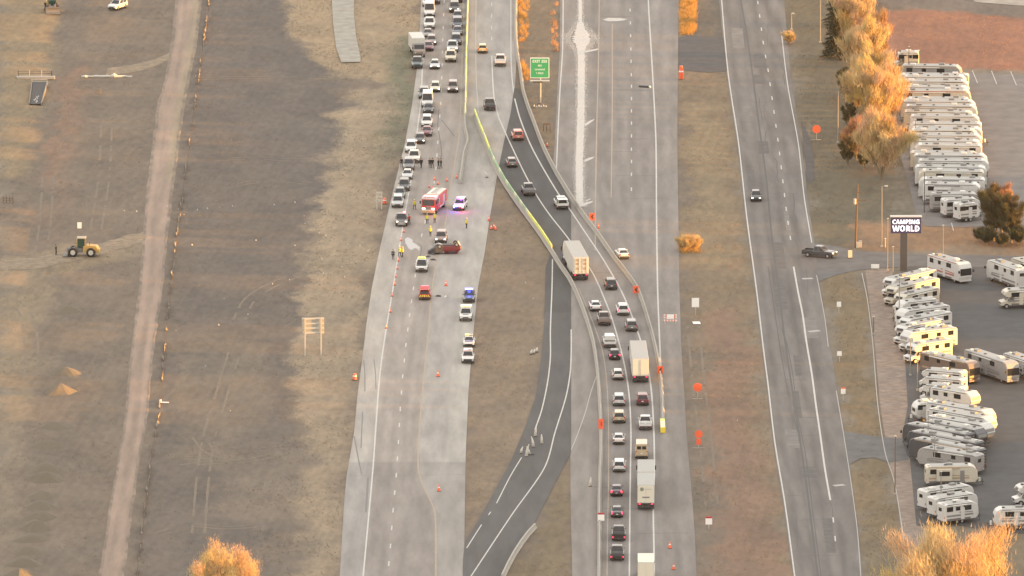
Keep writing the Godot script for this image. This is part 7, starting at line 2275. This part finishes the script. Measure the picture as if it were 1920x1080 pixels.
# one continuous figure from a skeleton, meshed as surface nets
func figure(key: String, bones: Array, coat: Color, legs: Color) -> ArrayMesh:
	if meshes.has(key):
		return meshes[key]
	var cell := 0.04
	var lo := Vector3(-0.62, -0.04, -0.46)
	var n := Vector3i(31, 48, 23)
	var f := PackedFloat32Array()
	f.resize(n.x * n.y * n.z)
	for k in n.z:
		for j in n.y:
			for i in n.x:
				var p := lo + Vector3(i, j, k) * cell
				var d := 9.0
				for b in bones:
					d = smin(d, capsule(p, b[0], b[1], b[2], b[3]), 0.045)
				f[(k * n.y + j) * n.x + i] = d
	var st := SurfaceTool.new()
	st.begin(Mesh.PRIMITIVE_TRIANGLES)
	var ids := {}
	var count := 0
	for k in n.z - 1:
		for j in n.y - 1:
			for i in n.x - 1:
				var sum := Vector3.ZERO
				var hits := 0
				for e in 12:
					var ax := e / 4
					var u := e % 2
					var w := (e / 2) % 2
					var c0 := Vector3i(i, j, k)
					if ax == 0: c0 += Vector3i(0, u, w)
					elif ax == 1: c0 += Vector3i(u, 0, w)
					else: c0 += Vector3i(u, w, 0)
					var c1 := c0
					c1[ax] += 1
					var d0 := f[(c0.z * n.y + c0.y) * n.x + c0.x]
					var d1 := f[(c1.z * n.y + c1.y) * n.x + c1.x]
					if (d0 < 0.0) != (d1 < 0.0):
						sum += Vector3(c0).lerp(Vector3(c1), d0 / (d0 - d1))
						hits += 1
				if hits:
					var p := lo + sum / hits * cell
					var col := coat
					if p.y < 0.09: col = Color(0.03, 0.03, 0.03)
					elif p.y < 0.92: col = legs
					elif p.y > 1.47: col = Color(0.42, 0.26, 0.18)
					st.set_color(col)
					st.add_vertex(p)
					ids[Vector3i(i, j, k)] = count
					count += 1
	for k in range(1, n.z - 1):
		for j in range(1, n.y - 1):
			for i in range(1, n.x - 1):
				var d0 := f[(k * n.y + j) * n.x + i]
				for ax in 3:
					var c1 := Vector3i(i, j, k)
					c1[ax] += 1
					var d1 := f[(c1.z * n.y + c1.y) * n.x + c1.x]
					if (d0 < 0.0) == (d1 < 0.0):
						continue
					var u := Vector3i.ZERO
					var w := Vector3i.ZERO
					u[(ax + 1) % 3] = 1
					w[(ax + 2) % 3] = 1
					var c := Vector3i(i, j, k)
					var q := [c - u - w, c - w, c, c - u]
					if d0 < 0.0:
						q = [c - u - w, c - u, c, c - w]
					if not (ids.has(q[0]) and ids.has(q[1]) and ids.has(q[2]) and ids.has(q[3])):
						continue
					for id in [q[0], q[1], q[2], q[0], q[2], q[3]]:
						st.add_index(ids[id])
	st.generate_normals()
	meshes[key] = st.commit()
	return meshes[key]

func skeleton(stride: float, arm: float) -> Array:
	var b := []
	b.append([Vector3(0, 0.98, 0), Vector3(0, 1.34, 0), 0.15, 0.18])
	b.append([Vector3(-0.17, 1.40, 0), Vector3(0.17, 1.40, 0), 0.08, 0.08])
	b.append([Vector3(0, 1.42, 0), Vector3(0, 1.56, 0.01), 0.06, 0.055])
	b.append([Vector3(0, 1.62, 0.015), Vector3(0, 1.68, 0.02), 0.095, 0.1])
	b.append([Vector3(0, 1.61, 0.1), Vector3(0, 1.6, 0.125), 0.02, 0.015])
	for s in [-1, 1]:
		var hip := Vector3(s * 0.10, 0.92, 0)
		var knee := Vector3(s * 0.12, 0.49, s * stride * 0.5 + 0.03)
		var foot := Vector3(s * 0.13, 0.08, s * stride)
		b.append([hip, knee, 0.095, 0.065])
		b.append([knee, foot, 0.065, 0.045])
		b.append([foot, foot + Vector3(s * 0.02, -0.03, 0.16), 0.05, 0.04])
		var sh := Vector3(s * 0.21, 1.40, 0)
		var el := sh + Vector3(s * 0.07, -0.28, -0.04 + arm * (0.14 if s > 0 else 0.0))
		var hd := el + Vector3(s * -0.02 - s * 0.1 * arm, -0.23 + 0.2 * arm, 0.08 + 0.16 * arm)
		b.append([sh, el, 0.06, 0.048])
		b.append([el, hd, 0.045, 0.034])
		b.append([hd, hd + Vector3(0, -0.09, 0.02), 0.036, 0.028])
		for k in 4:
			b.append([hd + Vector3(0, -0.08, -0.025 + k * 0.018), hd + Vector3(0, -0.155 - 0.008 * (k % 2), -0.03 + k * 0.022), 0.012, 0.009])
		b.append([hd + Vector3(0, -0.03, 0.03), hd + Vector3(-s * 0.01, -0.09, 0.06), 0.013, 0.01])
	return b

func person(p: Vector3, turn: float, pose: int, coat: Color, legs: Color, vest: bool, label: String, group := "") -> void:
	var o := thing("person", label, "person", Vector3(p.x, maxf(gy(p.x, p.z), 0.0) + 0.005, p.z), turn, group)
	var poses := [[0.06, 0.0], [0.2, 0.3], [0.1, 0.9]]
	part("body", figure("figure%d%s" % [pose, coat], skeleton(poses[pose][0], poses[pose][1]), coat, legs), M.cloth, o)
	var st := tool()
	var rings := []
	if vest:
		for q in [[0.86, 0.20, 0.17], [1.1, 0.20, 0.185], [1.34, 0.22, 0.20], [1.45, 0.19, 0.13]]:
			var ring := PackedVector3Array()
			for i in 12:
				var t := TAU * i / 12.0
				ring.append(Vector3(cos(t) * q[1], q[0], sin(t) * q[2]))
			rings.append(ring)
		loft(st, rings)
		part("safety_vest", done(st), M.vest, o)
	st = tool()
	rings = []
	for q in [[1.66, 0.115], [1.73, 0.112], [1.79, 0.08], [1.81, 0.03]]:
		rings.append(ring_at(Vector3(0, q[0], 0.0 if vest else -0.015), Vector3.UP, q[1], 10))
	loft(st, rings)
	part("hard_hat" if vest else "hair", done(st), M.hard_hat if vest else M.hair, o)

func people() -> void:
	var dark := Color(0.02, 0.02, 0.022)
	var jean := Color(0.035, 0.04, 0.05)
	var by := "dark-clothed bystanders behind the crash"
	person(v(-19.36, -108.45), 0.3, 0, dark, jean, false, "person in dark clothes on the shoulder beside the white pickup", by)
	person(v(-15.9, -107.95), -0.4, 1, dark, jean, false, "person in dark clothes just off the white pickup's other side", by)
	person(v(-14.4, -107.95), 0.2, 0, dark, dark, false, "person in dark clothes in the lane, one of a close pair", by)
	person(v(-13.93, -107.95), -2.6, 2, dark, jean, false, "person in dark clothes facing their neighbour in the close pair", by)
	person(v(-12.9, -107.44), 1.2, 2, dark, jean, false, "person in dark clothes with arms bent by the lane line", by)
	person(v(-12.43, -107.44), -1.4, 1, dark, dark, false, "person in dark clothes farthest along the line of bystanders", by)
	var pale := Color(0.5, 0.45, 0.2)
	var hv := "responders in yellow safety vests"
	person(v(-16.8, -69.25), 0.6, 1, pale, dark, true, "responder in yellow vest walking beside the fire engine's cab", hv)
	person(v(-14.51, -56.18), 0.2, 0, pale, dark, true, "responder in yellow vest standing before the fire engine's bumper", hv)
	person(v(-13.24, -57.15), -0.3, 2, pale, dark, true, "responder in yellow vest with arms bent by the fire engine's corner", hv)
	person(v(-13.89, -45.18), 2.9, 1, pale, dark, true, "responder in yellow vest walking toward the brown SUV", hv)
	person(v(-7.74, -52.34), -1.0, 0, pale, dark, true, "lone responder in yellow vest near the grass edge", hv)
	person(v(-18.99, -27.24), 1.0, 1, pale, dark, true, "responder in yellow vest on the shoulder line, first of a pair", hv)
	person(v(-18.45, -26.77), -1.2, 2, pale, dark, true, "responder in yellow vest facing a colleague on the shoulder line", hv)
	person(v(-17.61, -55.7), 0.9, 2, Color(0.4, 0.06, 0.04), dark, false, "person in a red jacket beside the dark pickup's lit lamps", "")
	person(v(-77, -28.65), 1.4, 0, Color(0.06, 0.05, 0.035), dark, false, "person in dark clothes standing before the wheel loader's bucket", "")
	person(v(-20.04, -24.44), 0.0, 0, Color(0.09, 0.08, 0.07), dark, false, "person in grey clothes alone on the concrete shoulder", "")
